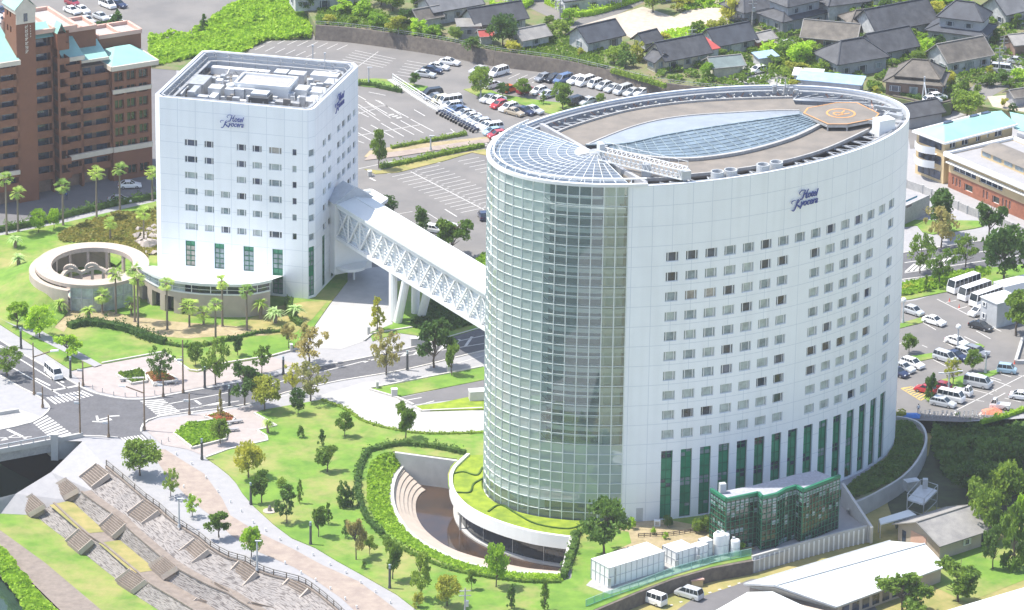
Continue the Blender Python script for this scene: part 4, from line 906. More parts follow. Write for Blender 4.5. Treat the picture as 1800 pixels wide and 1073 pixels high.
# green glass annex
an = thing('green_glass_annex', 'low green glass building with stepped front attached to the foot of the tower', 'annex', P(1370, 900, 0))
ZA = 9.0
roofpx = [(1250,862),(1277,880),(1333,868),(1340,876),(1366,870),(1380,862),(1400,856),(1412,863),(1440,852),(1476,838),(1434,821),(1395,829),(1330,846),(1285,855)]
rp_ = [P(x, y, ZA) for x, y in roofpx]; A2 = [p.to_2d() for p in rp_]
m = MB(); m.prism(A2, ZA - .9, ZA - .6); m.build('roof', mat('annex_gravel', (.36, .37, .42), .9, .1, 2), an)
gw = MB(); fm = MB(); pnl = MB()
for i in range(0, 9):
    a, b = A2[i], A2[i + 1]; Lw = (b - a).length; mp_ = flatmap(a, b) if True else None
    gw.face([(*a, ZL), (*b, ZL), (*b, ZA), (*a, ZA)])
    t = (b - a).normalized(); nn = Vector((t.y, -t.x)); N4 = max(1, round(Lw / .8))
    for k in range(N4 + 1): p = a + t * Lw * k / N4 + nn * .08; fm.bar((p.x, p.y, ZL), (p.x, p.y, ZA), .09)
    for z in np.arange(ZL + .8, ZA, .95): fm.bar((*(a + nn * .08), z), (*(b + nn * .08), z), .08)
    for k in range(N4):
        for z0, ch_ in ((ZA - 1.2, 1.0), (ZA - 2.15, .35), (ZA - 5.0, .45), (ZA - 8.9, .4), (ZA - 3.1, .2), (ZA - 5.95, .15)):
            if rnd() < ch_:
                p = a + t * Lw * (k + .14) / N4 + nn * .05; q = a + t * Lw * (k + .86) / N4 + nn * .05; pnl.face([(*p, z0), (*q, z0), (*q, z0 + .72), (*p, z0 + .72)])
gw.build('glazing', C['panegreen'], an); fm.build('green_grid', C['greenframe'], an); pnl.build('pane', C['pane1'], an)
m = MB(); m.path([p + Vector((0, 0, .1)) for p in rp_[:10]] , .5, .5); m.build('green_coping', C['greenframe'], an)
m = MB(); c = P(1270, 860, ZA); m.box((c.x, c.y, ZA - .6), (1.0, .9, 1.6), .3); m.build('roof_box', C['lightmetal'], an)
# ================================================================== LEFT HOTEL BLOCK
HB = 35.8
cpx = [(272.5,166),(280,170),(541,193.8),(547.5,193),(554,190),(629.5,117),(622,110),(372,88.5),(355,89.5)]
cb_ = [P(x, y, HB).to_2d() for x, y in cpx]
blk = thing('white_hotel_block', 'square white hotel block with sunken plant roof and five tall green windows', 'hotel block', (*cb_[2], 0))
fA, fB = cb_[1], cb_[2]; FL_ = (fB - fA).length; fm_ = flatmap(fA, fB)
def inv(A, B, x, y): return ray_wall(A, B, x, y)
rowsy = [251, 280, 308, 336.5, 365, 398]
colx = [(336, 23), (367.6, 17), (396, 17), (424.3, 17), (452, 17), (484, 23), (517.5, 8)]
ops = []; wl = []
zr = []
for r, y in enumerate(rowsy):
    s_, z_ = inv(fA, fB, 336, y + .6); zr.append(z_)
for r, z in enumerate(zr):
    for c, (x, wd) in enumerate(colx):
        if c == 2 and r < 3: continue
        s_, _ = inv(fA, fB, x, 300); hw = wd / 19.6; hh = .62
        o = (s_ - hw, s_ + hw, z - hh, z + hh); ops.append(o); wl.append((r, c, o))
gw_ = []
for x0, x1, y0, y1 in ((326,343,422,467),(377,394,427,472),(428,446,432,476),(479,497,437,516)):
    s0, z1 = inv(fA, fB, x0, y0 + .8); s1, _ = inv(fA, fB, x1, y0); _, z0 = inv(fA, fB, x0, y1); gw_.append((s0, s1, z0, z1))
m = MB(); wall_cells(m, fm_, 0, FL_, 0, HB, ops + gw_, .25, 50)
# rounded corner (three facets), side, chamfers, back and left
sA, sB = cb_[4], cb_[5]; SL = (sB - sA).length; sm = flatmap(sA, sB)
cornA, cornB = cb_[2], cb_[4]; CL = (cornB - cornA).length; cm_ = flatmap(cornA, cornB)
cops = [(.12 * CL, .85 * CL, z - .68, z + .6) for z in zr]; cg = [(.08 * CL, .85 * CL, .6, 9.9)]
wall_cells(m, cm_, 0, CL, 0, HB, cops + cg, .25, 50)
sops = []; sw_ = []
scol = [(570, .9), (579.5, .9), (595.5, 1.0), (604, 1.0), (613.5, 1.1), (622.5, .7)]
for r, z in enumerate(zr):
    for c, (x, hw) in enumerate(scol):
        if r == 0 and c in (0,) : pass
        s_, _ = inv(sA, sB, x, 300)
        if s_ + hw > SL - .3: s_ = SL - hw - .5
        o = (s_ - hw, s_ + hw, z - .62, z + .62)
        if r == 5 and c > 1: continue
        sops.append(o); sw_.append((r, c, o))
sg_ = []
for x0, x1 in ((566.5, 571.5), (582, 586.5), (597, 600)):
    a, _ = inv(sA, sB, x0, 480); b, _ = inv(sA, sB, x1, 480); sg_.append((a, b, .5, 10.2))
wall_cells(m, sm, 0, SL, 0, HB, sops + sg_, .25, 50)
for i, j in ((5, 6), (6, 7), (7, 8), (0, 1)): f2 = flatmap(cb_[i], cb_[j]); wall_cells(m, f2, 0, (cb_[j] - cb_[i]).length, 0, HB, [], .2, 50)
lA, lB = cb_[8], cb_[0]; LL = (lB - lA).length; lm_ = flatmap(lA, lB); wall_cells(m, lm_, 0, LL, 0, HB, [], .2, 50)
cen = sum(cb_, Vector((0, 0))) / 9
def inset(p, d): return p + (cen - p).normalized() * d
ring_o = cb_ + [cb_[0]]; ri = [inset(p, .7) for p in ring_o]
for a, b, c_, d_ in zip(ring_o, ring_o[1:], ri, ri[1:]):
    m.face([(*a, HB), (*b, HB), (*d_, HB), (*c_, HB)]); m.face([(*c_, HB), (*d_, HB), (*d_, HB - 3.2), (*c_, HB - 3.2)])
m.build('cladding', C['lbwall'], blk)
random.seed(5)
dk = {(0,0),(0,3),(0,4),(0,6),(1,0),(1,1),(1,3),(2,4),(3,3),(3,6),(5,2),(5,5),(5,6),(0,1),(2,6)}
for r, c, o in wl: window(blk, fm_, *o, 'pane0' if (r, c) in dk else ('pane_warm' if (r, c) in ((0, 5),) else ('pane1' if rnd() < .6 else 'pane2')), .2, split=(.2, .8) if c != 6 else ())
for o in cops: window(blk, cm_, *o, 'pane1', .2, split=())
for r, c, o in sw_: window(blk, sm, *o, 'pane1' if rnd() < .5 else 'panegreen' if rnd() < .3 else 'pane2', .2, split=(.2, .8))
def greenwin(mp_, o, par, bl='pane_warm'):
    a, b, c, d = o; g = MB(); g.face([mp_(a, c, .3), mp_(b, c, .3), mp_(b, d, .3), mp_(a, d, .3)]); w_ = g.build('green_window', C['green'], par); m = MB()
    for s in (a + .06, (a + b) / 2, b - .06): m.bar(mp_(s, c, .2), mp_(s, d, .2), .09)
    k = max(2, round((d - c) / .95))
    for i in range(k + 1): z = c + (d - c) * i / k; m.bar(mp_(a, z, .2), mp_(b, z, .2), .08)
    m.build('mullion', C['greenframe'], w_); m = MB()
    for i in range(k - 1):
        z0 = c + (d - c) * i / k
        if (d - c) > 6 and i in (k // 2 - 1, k // 2): continue
        for s0, s1 in ((a + .1, (a + b) / 2 - .08), ((a + b) / 2 + .08, b - .1)): m.face([mp_(s0, z0 + .1, .26), mp_(s1, z0 + .1, .26), mp_(s1, z0 + .1 + (d - c) / k * .8, .26), mp_(s0, z0 + .1 + (d - c) / k * .8, .26)])
    m.build('pane', C[bl], w_)
for i, o in enumerate(gw_): greenwin(fm_, o, blk, ('pane_warm', 'pane1', 'pane1', 'pane1')[i])
greenwin(cm_, cg[0], blk, 'pane1')
for o in sg_: greenwin(sm, o, blk, 'panegreen')
# left side strip of windows on the narrow sunlit end
for z in zr:
    s1 = LL - 1.6; window(blk, lambda s, z_, d: lm_(s, z_, d - .3), s1 - .8, s1, z - .6, z + .6, 'pane1', .2, split=())
m = MB(); m.prism([inset(p, .6) for p in cb_], HB - 3.6, HB - 3.2); m.build('roof_deck', C['darkconcrete'], blk)
m = MB()
for d_, z, w_ in ((1.3, .35, .35), (2.1, -.3, .12), (2.9, -.8, .5)):
    q = [Vector((*inset(p, d_), HB + z - .4)) for p in ring_o]; m.path(q, w_, .12)
for i in range(len(ring_o) - 1):
    a, b = ring_o[i], ring_o[i + 1]; k = max(1, int((b - a).length / 2.5))
    for j in range(k): p = inset(a.lerp(b, j / k), 2.0); m.bar((*p, HB - 3.2), (*p, HB + .1), .12); q = inset(a.lerp(b, j / k), .8); m.bar((*q, HB - .4), (*p, HB - .6), .1)
m.build('rail_gallery', C['metal'], blk)
ZR = HB - 3.2; fdir = (fB - fA).normalized(); fang = math.atan2(fdir.y, fdir.x)
def rb(x, y, w_, d_, h_, mt='lightmetal', nm='plant_box', z=None, a=None):
    c = P(x, y, (z if z is not None else ZR) + h_); m = MB(); m.box((c.x, c.y, z if z is not None else ZR), (w_, d_, h_), fang if a is None else a); m.build(nm, C[mt], blk)
rb(468, 145, 10, 6, 2.6, 'white', 'penthouse'); rb(468, 140, 9.4, 5.4, .12, 'concrete', 'penthouse_deck', ZR + 2.6); 
c = P(468, 145, ZR + 2.6); m = MB(); 
for sx, sy, w_, d_ in ((0, 3, 10.3, .3), (0, -3, 10.3, .3), (-5, 0, .3, 6), (5, 0, .3, 6)):
    ca, sa = math.cos(fang), math.sin(fang); m.box((c.x + sx * ca - sy * sa, c.y + sx * sa + sy * ca, ZR + 2.55), (w_, d_, .6), fang)
m.build('penthouse_parapet', C['white'], blk)
rb(423, 121, 11, 1.3, 1.3, 'white', 'duct'); rb(495, 125, 2.4, 2.4, 2.0); rb(523, 128, 3, 2.4, 1.8); rb(572, 130, 5, 2.5, 1.8, 'white'); rb(585, 143, 2.6, 3, 1.8); rb(352, 140, 2.8, 5.5, 2.4, 'metal', 'air_handler'); rb(342, 156, 1.2, 4, 3.0, 'metal', 'duct'); rb(352, 168, 3.0, 1.3, 2.2, 'lightmetal', 'duct'); rb(380, 152, 2.4, 2.6, 2.4); rb(378, 165, 1.2, 4.2, 1.6, 'white', 'duct')
for x in (405, 423, 441): 
    rb(x, 155, 1.7, 1.7, 2.3); c = P(x, 149, ZR + 2.6); m = MB(); m.lathe((c.x, c.y, ZR + 2.3), [(.7, 0), (.75, .4), (.5, .4), (.3, .15), (0, .15)], 12); m.build('fan', C['white'], blk)
rb(458, 168, 3.6, 3.2, 2.4, 'darkmetal', 'louvred_cooler'); rb(458, 162, 3.0, 2.4, .4, 'lightmetal', 'fan_tray', ZR + 2.4); rb(532, 154, 2.2, 3.0, 2.2, 'lightmetal'); rb(560, 158, 3.0, 3.2, 1.6, 'lightmetal'); rb(548, 172, 3.6, 4.2, 1.0, 'white', 'duct'); rb(502, 178, 5.5, 1.6, 1.2, 'metal', 'pipe_rack'); rb(425, 176, 5.5, .8, .8, 'white', 'duct')
for x, y, r_, h_ in ((510,163,.9,1.8),(588,125,1.0,2.0),(596,121,.7,1.6),(545,139,.6,1.6)):
    c = P(x, y, ZR + h_); m = MB(); m.lathe((c.x, c.y, ZR), [(r_, 0), (r_, h_), (r_ * .7, h_), (0, h_ - .3)], 14); m.build('vent_cylinder', C['lightmetal'], blk)
random.seed(17)
for k in range(40):
    x, y = [(335, 158), (400, 170), (430, 172), (490, 176), (520, 174), (560, 148), (400, 134), (590, 134), (375, 140), (400, 143)][k % 10]; rb(x + ru(-16, 16), y + ru(-6, 5), ru(.4, 1.3), ru(.4, 1.3), ru(.7, 2.4), ('metal', 'lightmetal', 'white', 'darkconcrete')[k % 4], ('duct', 'plant_box')[k % 2])
m = MB()
for x, y in ((550,126),(571,140)): c = P(x, y, ZR); m.tube(c, (c.x, c.y, ZR + 5), .09); m.box((c.x, c.y, ZR + 4.8), (.4, .4, .3))
for k in range(34):
    c = P(ru(480, 540), ru(168, 183), ZR + .8); m.bar(c, c + Vector((ru(1, 3), ru(-.4, .4), 0)), .13); c2 = P(ru(380, 470), ru(128, 145), ZR + .6); m.bar(c2, c2 + Vector((ru(-1, 3), ru(-1, 1), ru(0, 1))), .13)
m.build('mast_and_pipes', C['metal'], blk)
m = MB(); c = [P(x, y, ZR + 1.6) for x, y in ((318,166),(326,156),(338,147),(352,145))]; m.path(c, .3); m.build('cable_duct', C['white'], blk)
hotel_sign(Vector((*[0, 0], 0)) + fm_(*[inv(fA, fB, 389, 221)[0], inv(fA, fB, 389, 222)[1], -.35]), fdir, 'dark blue script hotel sign on the front of the square white block', 4.1)
sd = (sB - sA).normalized(); hotel_sign(sm(inv(sA, sB, 586, 200)[0] - .3, inv(sA, sB, 586, 198)[1], -.35), sd, 'dark blue script hotel sign seen edge-on on the right side of the square block', 5.0)
# ---- podium of the block: white skirt roof, glass band, beige base
pd_ = thing('block_podium', 'curved beige podium with white skirt roof and glass band below the square block', 'podium', P(320, 545, 0))
ZE = 6.6
edge = [P(x, y, ZE) for x, y in smooth_px([(236,460),(243,467),(257,476),(275,485),(300,492),(335,497),(370,499.5),(400,500),(430,500),(455,497),(478,492)], 3)]
ins_ = [Vector((*fm_(max(-6, min(FL_ * .83, -4 + (FL_ * .83 + 4) * i / (len(edge) - 1))), 0, .3).to_2d(), 3.4 + .6 * i / (len(edge) - 1))) for i in range(len(edge))]
m = MB(); m.strip(ins_, edge); ed2 = [p - Vector((0, 0, .5)) for p in edge]; m.strip(edge, ed2); m.build('skirt_roof', C['roofwhite'], pd_)
cpt = Vector((*fm_(9, 0, 2).to_2d(), 0))
def pull(p, d): v = Vector((cpt.x - p.x, cpt.y - p.y, 0)).normalized() * d; return Vector((p.x + v.x, p.y + v.y, p.z))
gb = [pull(p, .7) for p in edge]; m = MB(); m.strip(ed2, [Vector((p.x, p.y, ZE - .5)) for p in gb]); m.build('soffit', C['white'], pd_)
g1 = [Vector((p.x, p.y, ZE - .5)) for p in gb]; g2_ = [Vector((p.x, p.y, 4.4)) for p in gb]
m = MB(); m.strip(g1[:15], g2_[:15]); m.build('pale_glass', C['pane2'], pd_); m = MB(); m.strip(g1[14:], g2_[14:]); m.build('dark_glass', C['darkglass'], pd_)
m = MB(); 
for i in range(0, len(gb), 3): p = pull(gb[i], -.08); m.bar((p.x, p.y, 4.4), (p.x, p.y, ZE - .5), .14)
m.path([Vector((pull(p, -.06).x, pull(p, -.06).y, 5.2)) for p in gb], .08); m.path([Vector((pull(p, -.1).x, pull(p, -.1).y, 4.4)) for p in gb], .3, .25); m.build('mullion', C['white'], pd_)
bs = [pull(p, -.15) for p in gb]
Lb = [0]
for a, b in zip(bs, bs[1:]): Lb.append(Lb[-1] + (b - a).to_2d().length)
bx_ = [p.x for p in bs]; by_ = [p.y for p in bs]
def bm(s, z, d):
    x = np.interp(s, Lb, bx_); y = np.interp(s, Lb, by_); p = pull(Vector((x, y, z)), d); return p
tot = Lb[-1]; bo = []
for px0, px1 in ((250, 259), (267, 281), (290, 306), (318, 340)):
    def sof(px):
        best = min(np.linspace(0, tot, 200), key=lambda s: abs((lambda v: 900 + FPX * v.dot(CR) / v.dot(FW))(bm(s, 2, 0) - CAMP) - px)); return float(best)
    bo.append((sof(px0), sof(px1), .1, 3.2))
m = MB(); wall_cells(m, bm, 0, tot, 0, 4.4, bo, 1.0, .8); m.build('beige_base', C['beige'], pd_)
m = MB()
for a, b, c_, d_ in bo: m.face([bm(a, c_, 1), bm(b, c_, 1), bm(b, d_, 1), bm(a, d_, 1)])
m.build('doorway', C['darkglass'], pd_)
# ---- ring canopy round the pool
RC = P(162, 463.5, 5.2); rg = thing('ring_canopy', 'beige ring-shaped canopy encircling a small round pool beside the square block', 'canopy', (RC.x, RC.y, 0))
def el(rx, ry, z, t): return Vector((RC.x + rx * math.cos(t), RC.y + ry * math.sin(t), z))
NN = 64; ts = [2 * math.pi * i / NN for i in range(NN + 1)]
m = MB(); o_ = [el(10.2, 11.2, 5.2, t) for t in ts]; i_ = [el(7.3, 8.3, 5.2, t) for t in ts]; m.strip(o_, i_)
m.strip([p - Vector((0, 0, .6)) for p in o_], o_); m.strip(i_, [p - Vector((0, 0, .8)) for p in i_]); m.strip([p - Vector((0, 0, .8)) for p in i_], [p - Vector((0, 0, .6)) for p in o_]); m.build('ring_roof', C['beige'], rg)
m = MB(); o2_ = [el(11.3, 12.2, 4.3, t) for t in ts if 1.35 <= t <= 4.45]; o3 = [el(10.2, 11.2, 4.3, t) for t in ts if 1.35 <= t <= 4.45]; m.strip(o2_, o3); m.strip([Vector((p.x, p.y, 0)) for p in o2_], o2_); m.build('outer_wall', C['beige'], rg)
m = MB(); tq = [t for t in ts if 1.2 <= t <= 4.45]
for k in range(4):
    f0, f1 = k / 4, (k + 1) / 4; zf = lambda f: .16 + 2.7 * (.5 + .5 * math.cos(math.pi * f)); e_ = lambda t: min(1, (t - 1.2) * 2, (4.45 - t) * 2.2)
    m.strip([el(11.25 + 9 * f0, 12.1 + 11 * f0, .16 + (zf(f0) - .16) * max(.02, e_(t)), t) for t in tq], [el(11.25 + 9 * f1, 12.1 + 11 * f1, .16 + (zf(f1) - .16) * max(.02, e_(t)), t) for t in tq])
struct(m.build('grass_mound', C['grass']))
m = MB(); g_ = [el(10.0, 11.0, 4.6, t) for t in ts if 4.4 <= t <= 5.6]; m.strip([Vector((p.x, p.y, 0)) for p in g_], g_); m.build('screen_glass', C['pane2'], rg)
m = MB()
for p in g_[::2]: m.bar((p.x, p.y - .1, 0), (p.x, p.y - .1, 4.6), .16)
m.path([Vector((p.x, p.y - .1, 2.6)) for p in g_], .1); m.build('screen_post', C['lightmetal'], rg)
for t in np.linspace(.4, 5.9, 13):
    m = MB(); p = el(7.7, 8.7, 0, t); m.box((p.x, p.y, 0), (.5, .5, 4.5), t); m.build('column', C['beige'], rg)
m = MB(); m.prism([el(7.0, 8.0, 0, t).to_2d() for t in ts[:-1]], 0, .25); m.build('pool_deck', C['beigepave'], rg)
pl_ = thing('round_pool', 'pale green round pool inside the ring canopy', 'pool', (RC.x + .5, RC.y - 3, .3))
m = MB(); m.prism([(RC.x + .5 + 5.0 * math.cos(t), RC.y - 3.4 + 3.6 * math.sin(t)) for t in ts[:-1]], .26, .5); m.build('pool_kerb', C['beige'], pl_)
m = MB(); m.prism([(RC.x + .5 + 4.5 * math.cos(t), RC.y - 3.4 + 3.1 * math.sin(t)) for t in ts[:-1]], .5, .54); m.build('pool_water', C['poolwater'], pl_)
ar = thing('arched_arcade', 'sand-coloured arcade with three round arches standing behind the round pool', 'arcade', (RC.x, RC.y + 1, .2))
m = MB(); pts = []
for t in np.linspace(math.pi * .97, math.pi * .03, 25):
    x, y = RC.x - .2 + 5.6 * math.cos(t), RC.y - 3.0 + 5.0 * math.sin(t); f = (t / math.pi * 3) % 1; pts.append(Vector((x, y, 2.7 + .9 * math.sin(math.pi * 1) + 1.0 * abs(math.sin(3.3 * t)))))
m.path(pts, .7, .55); m.build('arch_beam', C['beige'], ar)
for p in pts[::3]: m = MB(); m.tube((p.x, p.y, .2), (p.x, p.y, p.z), .28, n=8); m.build('column', C['beige'], ar)
for k in (6, 12, 18):
    c_ = pts[k]; m = MB()
    for j in range(10):
        a, b = math.pi * j / 10, math.pi * (j + 1) / 10; m.bar((c_.x + 1.1 * math.cos(a), c_.y - .3, c_.z + .9 * math.sin(a)), (c_.x + 1.1 * math.cos(b), c_.y - .3, c_.z + .9 * math.sin(b)), .7, .5)
    m.build('arch', C['beige'], ar)
# ================================================================== SKYBRIDGE
sb = thing('covered_footbridge', 'white truss footbridge with pale roof joining the square block and the glass tower', 'footbridge', P(700, 560, 0))
ZB0, ZB1 = 8.7, 15.6
na, nb = P(592, 357, ZB1), P(868, 524, ZB1); fa = P(629, 349, ZB1); d = (nb - na); d.z = 0; dn = d.normalized(); nrm = Vector((-dn.y, dn.x, 0)); wd = (fa - na).dot(nrm)
wd = max(6.5, min(9, wd)); Lb_ = d.length
def bp_(s, w_, z): p = na + dn * s + nrm * w_; return Vector((p.x, p.y, z))
m = MB(); m.hexa([bp_(0, 0, ZB0), bp_(Lb_, 0, ZB0), bp_(Lb_, wd, ZB0), bp_(0, wd, ZB0)], [bp_(0, 0, ZB0 + .7), bp_(Lb_, 0, ZB0 + .7), bp_(Lb_, wd, ZB0 + .7), bp_(0, wd, ZB0 + .7)]); m.build('deck', C['white'], sb)
m = MB(); m.strip([bp_(0, -.3, ZB1), bp_(Lb_, -.3, ZB1)], [bp_(0, wd / 2, ZB1 + .8), bp_(Lb_, wd / 2, ZB1 + .8)]); m.strip([bp_(0, wd / 2, ZB1 + .8), bp_(Lb_, wd / 2, ZB1 + .8)], [bp_(0, wd + .3, ZB1), bp_(Lb_, wd + .3, ZB1)]); m.strip([bp_(0, -.3, ZB1 - .5), bp_(Lb_, -.3, ZB1 - .5)], [bp_(0, -.3, ZB1), bp_(Lb_, -.3, ZB1)]); m.bar(bp_(0, -.35, ZB1), bp_(Lb_, -.35, ZB1), .25, .35); m.bar(bp_(0, wd / 2, ZB1 + .85), bp_(Lb_, wd / 2, ZB1 + .85), .25, .1); m.build('roof', C['roofwhite'], sb)
m = MB(); m.face([bp_(0, .45, ZB0 + .7), bp_(Lb_, .45, ZB0 + .7), bp_(Lb_, .45, ZB1 - .4), bp_(0, .45, ZB1 - .4)]); m.face([bp_(0, wd - .4, ZB0 + .7), bp_(Lb_, wd - .4, ZB0 + .7), bp_(Lb_, wd - .4, ZB1 - .4), bp_(0, wd - .4, ZB1 - .4)]); m.build('side_glazing', mat('bridge_glass', (.64, .70, .75), .15, .08, .3), sb)
m = MB()
for k in range(1, 9): m.bar(bp_(0, .38, ZB0 + .7 + k * .62), bp_(Lb_, .38, ZB0 + .7 + k * .62), .1, .14)
m.build('louvre', C['white'], sb)
NB_ = 13
for side, w_ in ((0, 0), (1, wd)):
    m = MB(); m.bar(bp_(0, w_, ZB0 + .3), bp_(Lb_, w_, ZB0 + .3), .5, .6); m.bar(bp_(0, w_, ZB1 - .6), bp_(Lb_, w_, ZB1 - .6), .45, .5)
    for k in range(NB_ + 1): s_ = Lb_ * k / NB_; m.bar(bp_(s_, w_, ZB0 + .5), bp_(s_, w_, ZB1 - .6), .26)
    for k in range(NB_):
        s0, s1 = Lb_ * k / NB_, Lb_ * (k + 1) / NB_
        m.bar(bp_(s0, w_, ZB0 + .5), bp_(s1, w_, ZB1 - .6), .3); m.bar(bp_(s0, w_, ZB1 - .6), bp_(s1, w_, ZB0 + .5), .18)
    m.build('truss', C['white'], sb)
for (tx, ty, bx2, by2) in ((691,479,691,564),(714,492,699,567),(731,470,730,551),(758,486,740,559)):
    a = P(tx, ty, ZB0); b = P(bx2, by2, 0); m = MB(); m.tube(b, a, .75, .75, 12); m.build('leg', C['white'], sb)
m = MB(); q = [bp_(-3.4, -.6, 0), bp_(.3, -.6, 0), bp_(.3, wd + .6, 0), bp_(-3.4, wd + .6, 0)]
m.hexa([Vector((p.x, p.y, 2)) for p in q], [Vector((p.x, p.y, ZB1 + .1)) for p in q]); m.build('gatehouse', C['white'], sb)
m = MB(); e = [bp_(-3.6, -.9, ZB1 + .1), bp_(.7, -.9, ZB1 + .1), bp_(.7, wd + .9, ZB1 + .1), bp_(-3.6, wd + .9, ZB1 + .1)]; r0, r1 = bp_(-3.6, wd / 2, ZB1 + 2.6), bp_(.7, wd / 2, ZB1 + 2.6)
m.face([e[0], e[1], r1, r0]); m.face([e[2], e[3], r0, r1]); m.face([e[1], e[2], r1]); m.build('gable_roof', C['lightmetal'], sb)
# porch canopies beside the bridge
pc = thing('entrance_canopy', 'small white curved entrance canopy on a post under the footbridge', 'canopy', P(615, 480, 0))
m = MB(); qa = [P(x, y, 3.6) for x, y in smooth_px([(587,467),(598,472),(612,475),(628,474),(641,470)], 3)]; qb = [P(x, y, 3.6) for x, y in smooth_px([(592,440),(604,440),(618,440),(632,440),(650,450)], 3)]
m.strip(qb, qa); m.strip(qa, [p - Vector((0, 0, .5)) for p in qa]); m.build('canopy_roof', C['white'], pc); m = MB(); c = P(622, 492, 0); m.tube(c, (c.x, c.y, 3.3), .22); m.build('post', C['white'], pc)
wc = thing('flat_canopy', 'white flat-roofed canopy at the car park entrance behind the footbridge', 'canopy', P(650, 360, 0))
q = [P(x, y, 4.5) for x, y in ((612,345),(652,338),(680,354),(655,372),(628,372))]; m = MB(); m.prism([p.to_2d() for p in q], 4.2, 4.5); m.build('canopy_roof', C['roofwhite'], wc); m = MB(); m.path([p + Vector((0, 0, .3)) for p in q + q[:1]], .5, .6); m.build('canopy_edge', C['white'], wc)
m = MB()
for p in q[1:4]: m.tube((p.x - .6, p.y, 0), (p.x - .6, p.y, 4.2), .2)
m.build('post', C['white'], wc)
# ================================================================== BROWN APARTMENT BLOCK
apt = thing('brown_apartment_block', 'brown tiled high-rise with balconies, mint gable roofs and a slim stair tower', 'apartment block', P(60, 350))
def roofed_box(par, A, B, depth, z0, z1, wallmat, nm='wall', ops=None, wm=None, pane='pane0', bars=True):
    """box with front A->B (world xy, left to right) going back by depth; returns corners"""
    A = Vector((A[0], A[1])); B = Vector((B[0], B[1])); t = (B - A).normalized(); n = Vector((-t.y, t.x)); C2, D2 = B + n * depth, A + n * depth
    m = MB(); ops = ops or [[], [], [], []]
    for k, (a, b) in enumerate(((A, B), (B, C2), (C2, D2), (D2, A))): wall_cells(m, flatmap(a, b), 0, (b - a).length, z0, z1, ops[k], .35, 60)
    m.face([(*A, z1), (*B, z1), (*C2, z1), (*D2, z1)]); m.build(nm, C[wallmat], par); return A, B, C2, D2
# facades run right and away: direction of the balcony front
af = Vector((math.cos(math.radians(30)), math.sin(math.radians(30))))
an_ = Vector((-af.y, af.x))
T0 = P(76, 357).to_2d()           # right foot of the stair tower
def apx(px, py, z=0): return P(px, py, z).to_2d()
tw_r = P(69, 353).to_2d(); ta_ = tw_r - af * 3.0
# stair tower: sunlit left face, shaded right face
TA = P(36, 357).to_2d(); TB = TA + af * 3.9; TD = TA + Vector((-af.y, af.x)) * 4.6
ops4 = [[], [], [], [(1.0, 1.6, 33, 34.2), (2.4, 3.0, 33, 34.2), (1.0, 1.6, 36, 37.2), (2.4, 3.0, 36, 37.2)]]
a_, b_, c_, d_ = roofed_box(apt, TA, TB, 5.2, 0, 37.6, 'brown', 'stair_tower', ops4)
m = MB(); 
for off, z0, z1 in ((.12, 34.6, 37.9),):
    q = [a_ - an_ * .12 - af * .12, b_ - an_ * .12 + af * .12, c_ + af * .12 + an_ * .12, d_ - af * .12 + an_ * .12]; m.hexa([(*p, 37.2) for p in q], [(*p, 38.2) for p in q])
    q2 = [a_ - an_ * .1, b_ - an_ * .1, b_ + an_ * .1, a_ + an_ * .1]; m.hexa([(*p, 35.2) for p in q2], [(*p, 37.3) for p in q2])
mid0, mid1 = (a_ + b_) / 2 - an_ * .35, (c_ + d_) / 2 + an_ * .35
m.face([(*(a_ - an_ * .1), 38.2), (*(b_ - an_ * .1), 38.2), (*((a_ + b_) / 2 - an_ * .1), 40.3)])
m.build('cream_head', C['creamtrim'], apt)
m = MB(); r0, r1 = (*mid0, 40.5), (*mid1, 40.5); al, bl, cl_, dl = a_ - af * .4 - an_ * .35, b_ + af * .4 - an_ * .35, c_ + af * .4 + an_ * .35, d_ - af * .4 + an_ * .35
m.face([(*al, 38.1), r0, r1, (*dl, 38.1)]); m.face([(*bl, 38.1), (*cl_, 38.1), r1, r0]); m.build('gable_roof', C['mint'], apt)
m = MB(); fmt = flatmap(a_, b_); m.face([fmt(1.5, 35.6, -.15), fmt(2.3, 35.6, -.15), fmt(2.3, 37.2, -.15), fmt(1.5, 37.2, -.15)]); m.build('window', C['pane0'], apt)
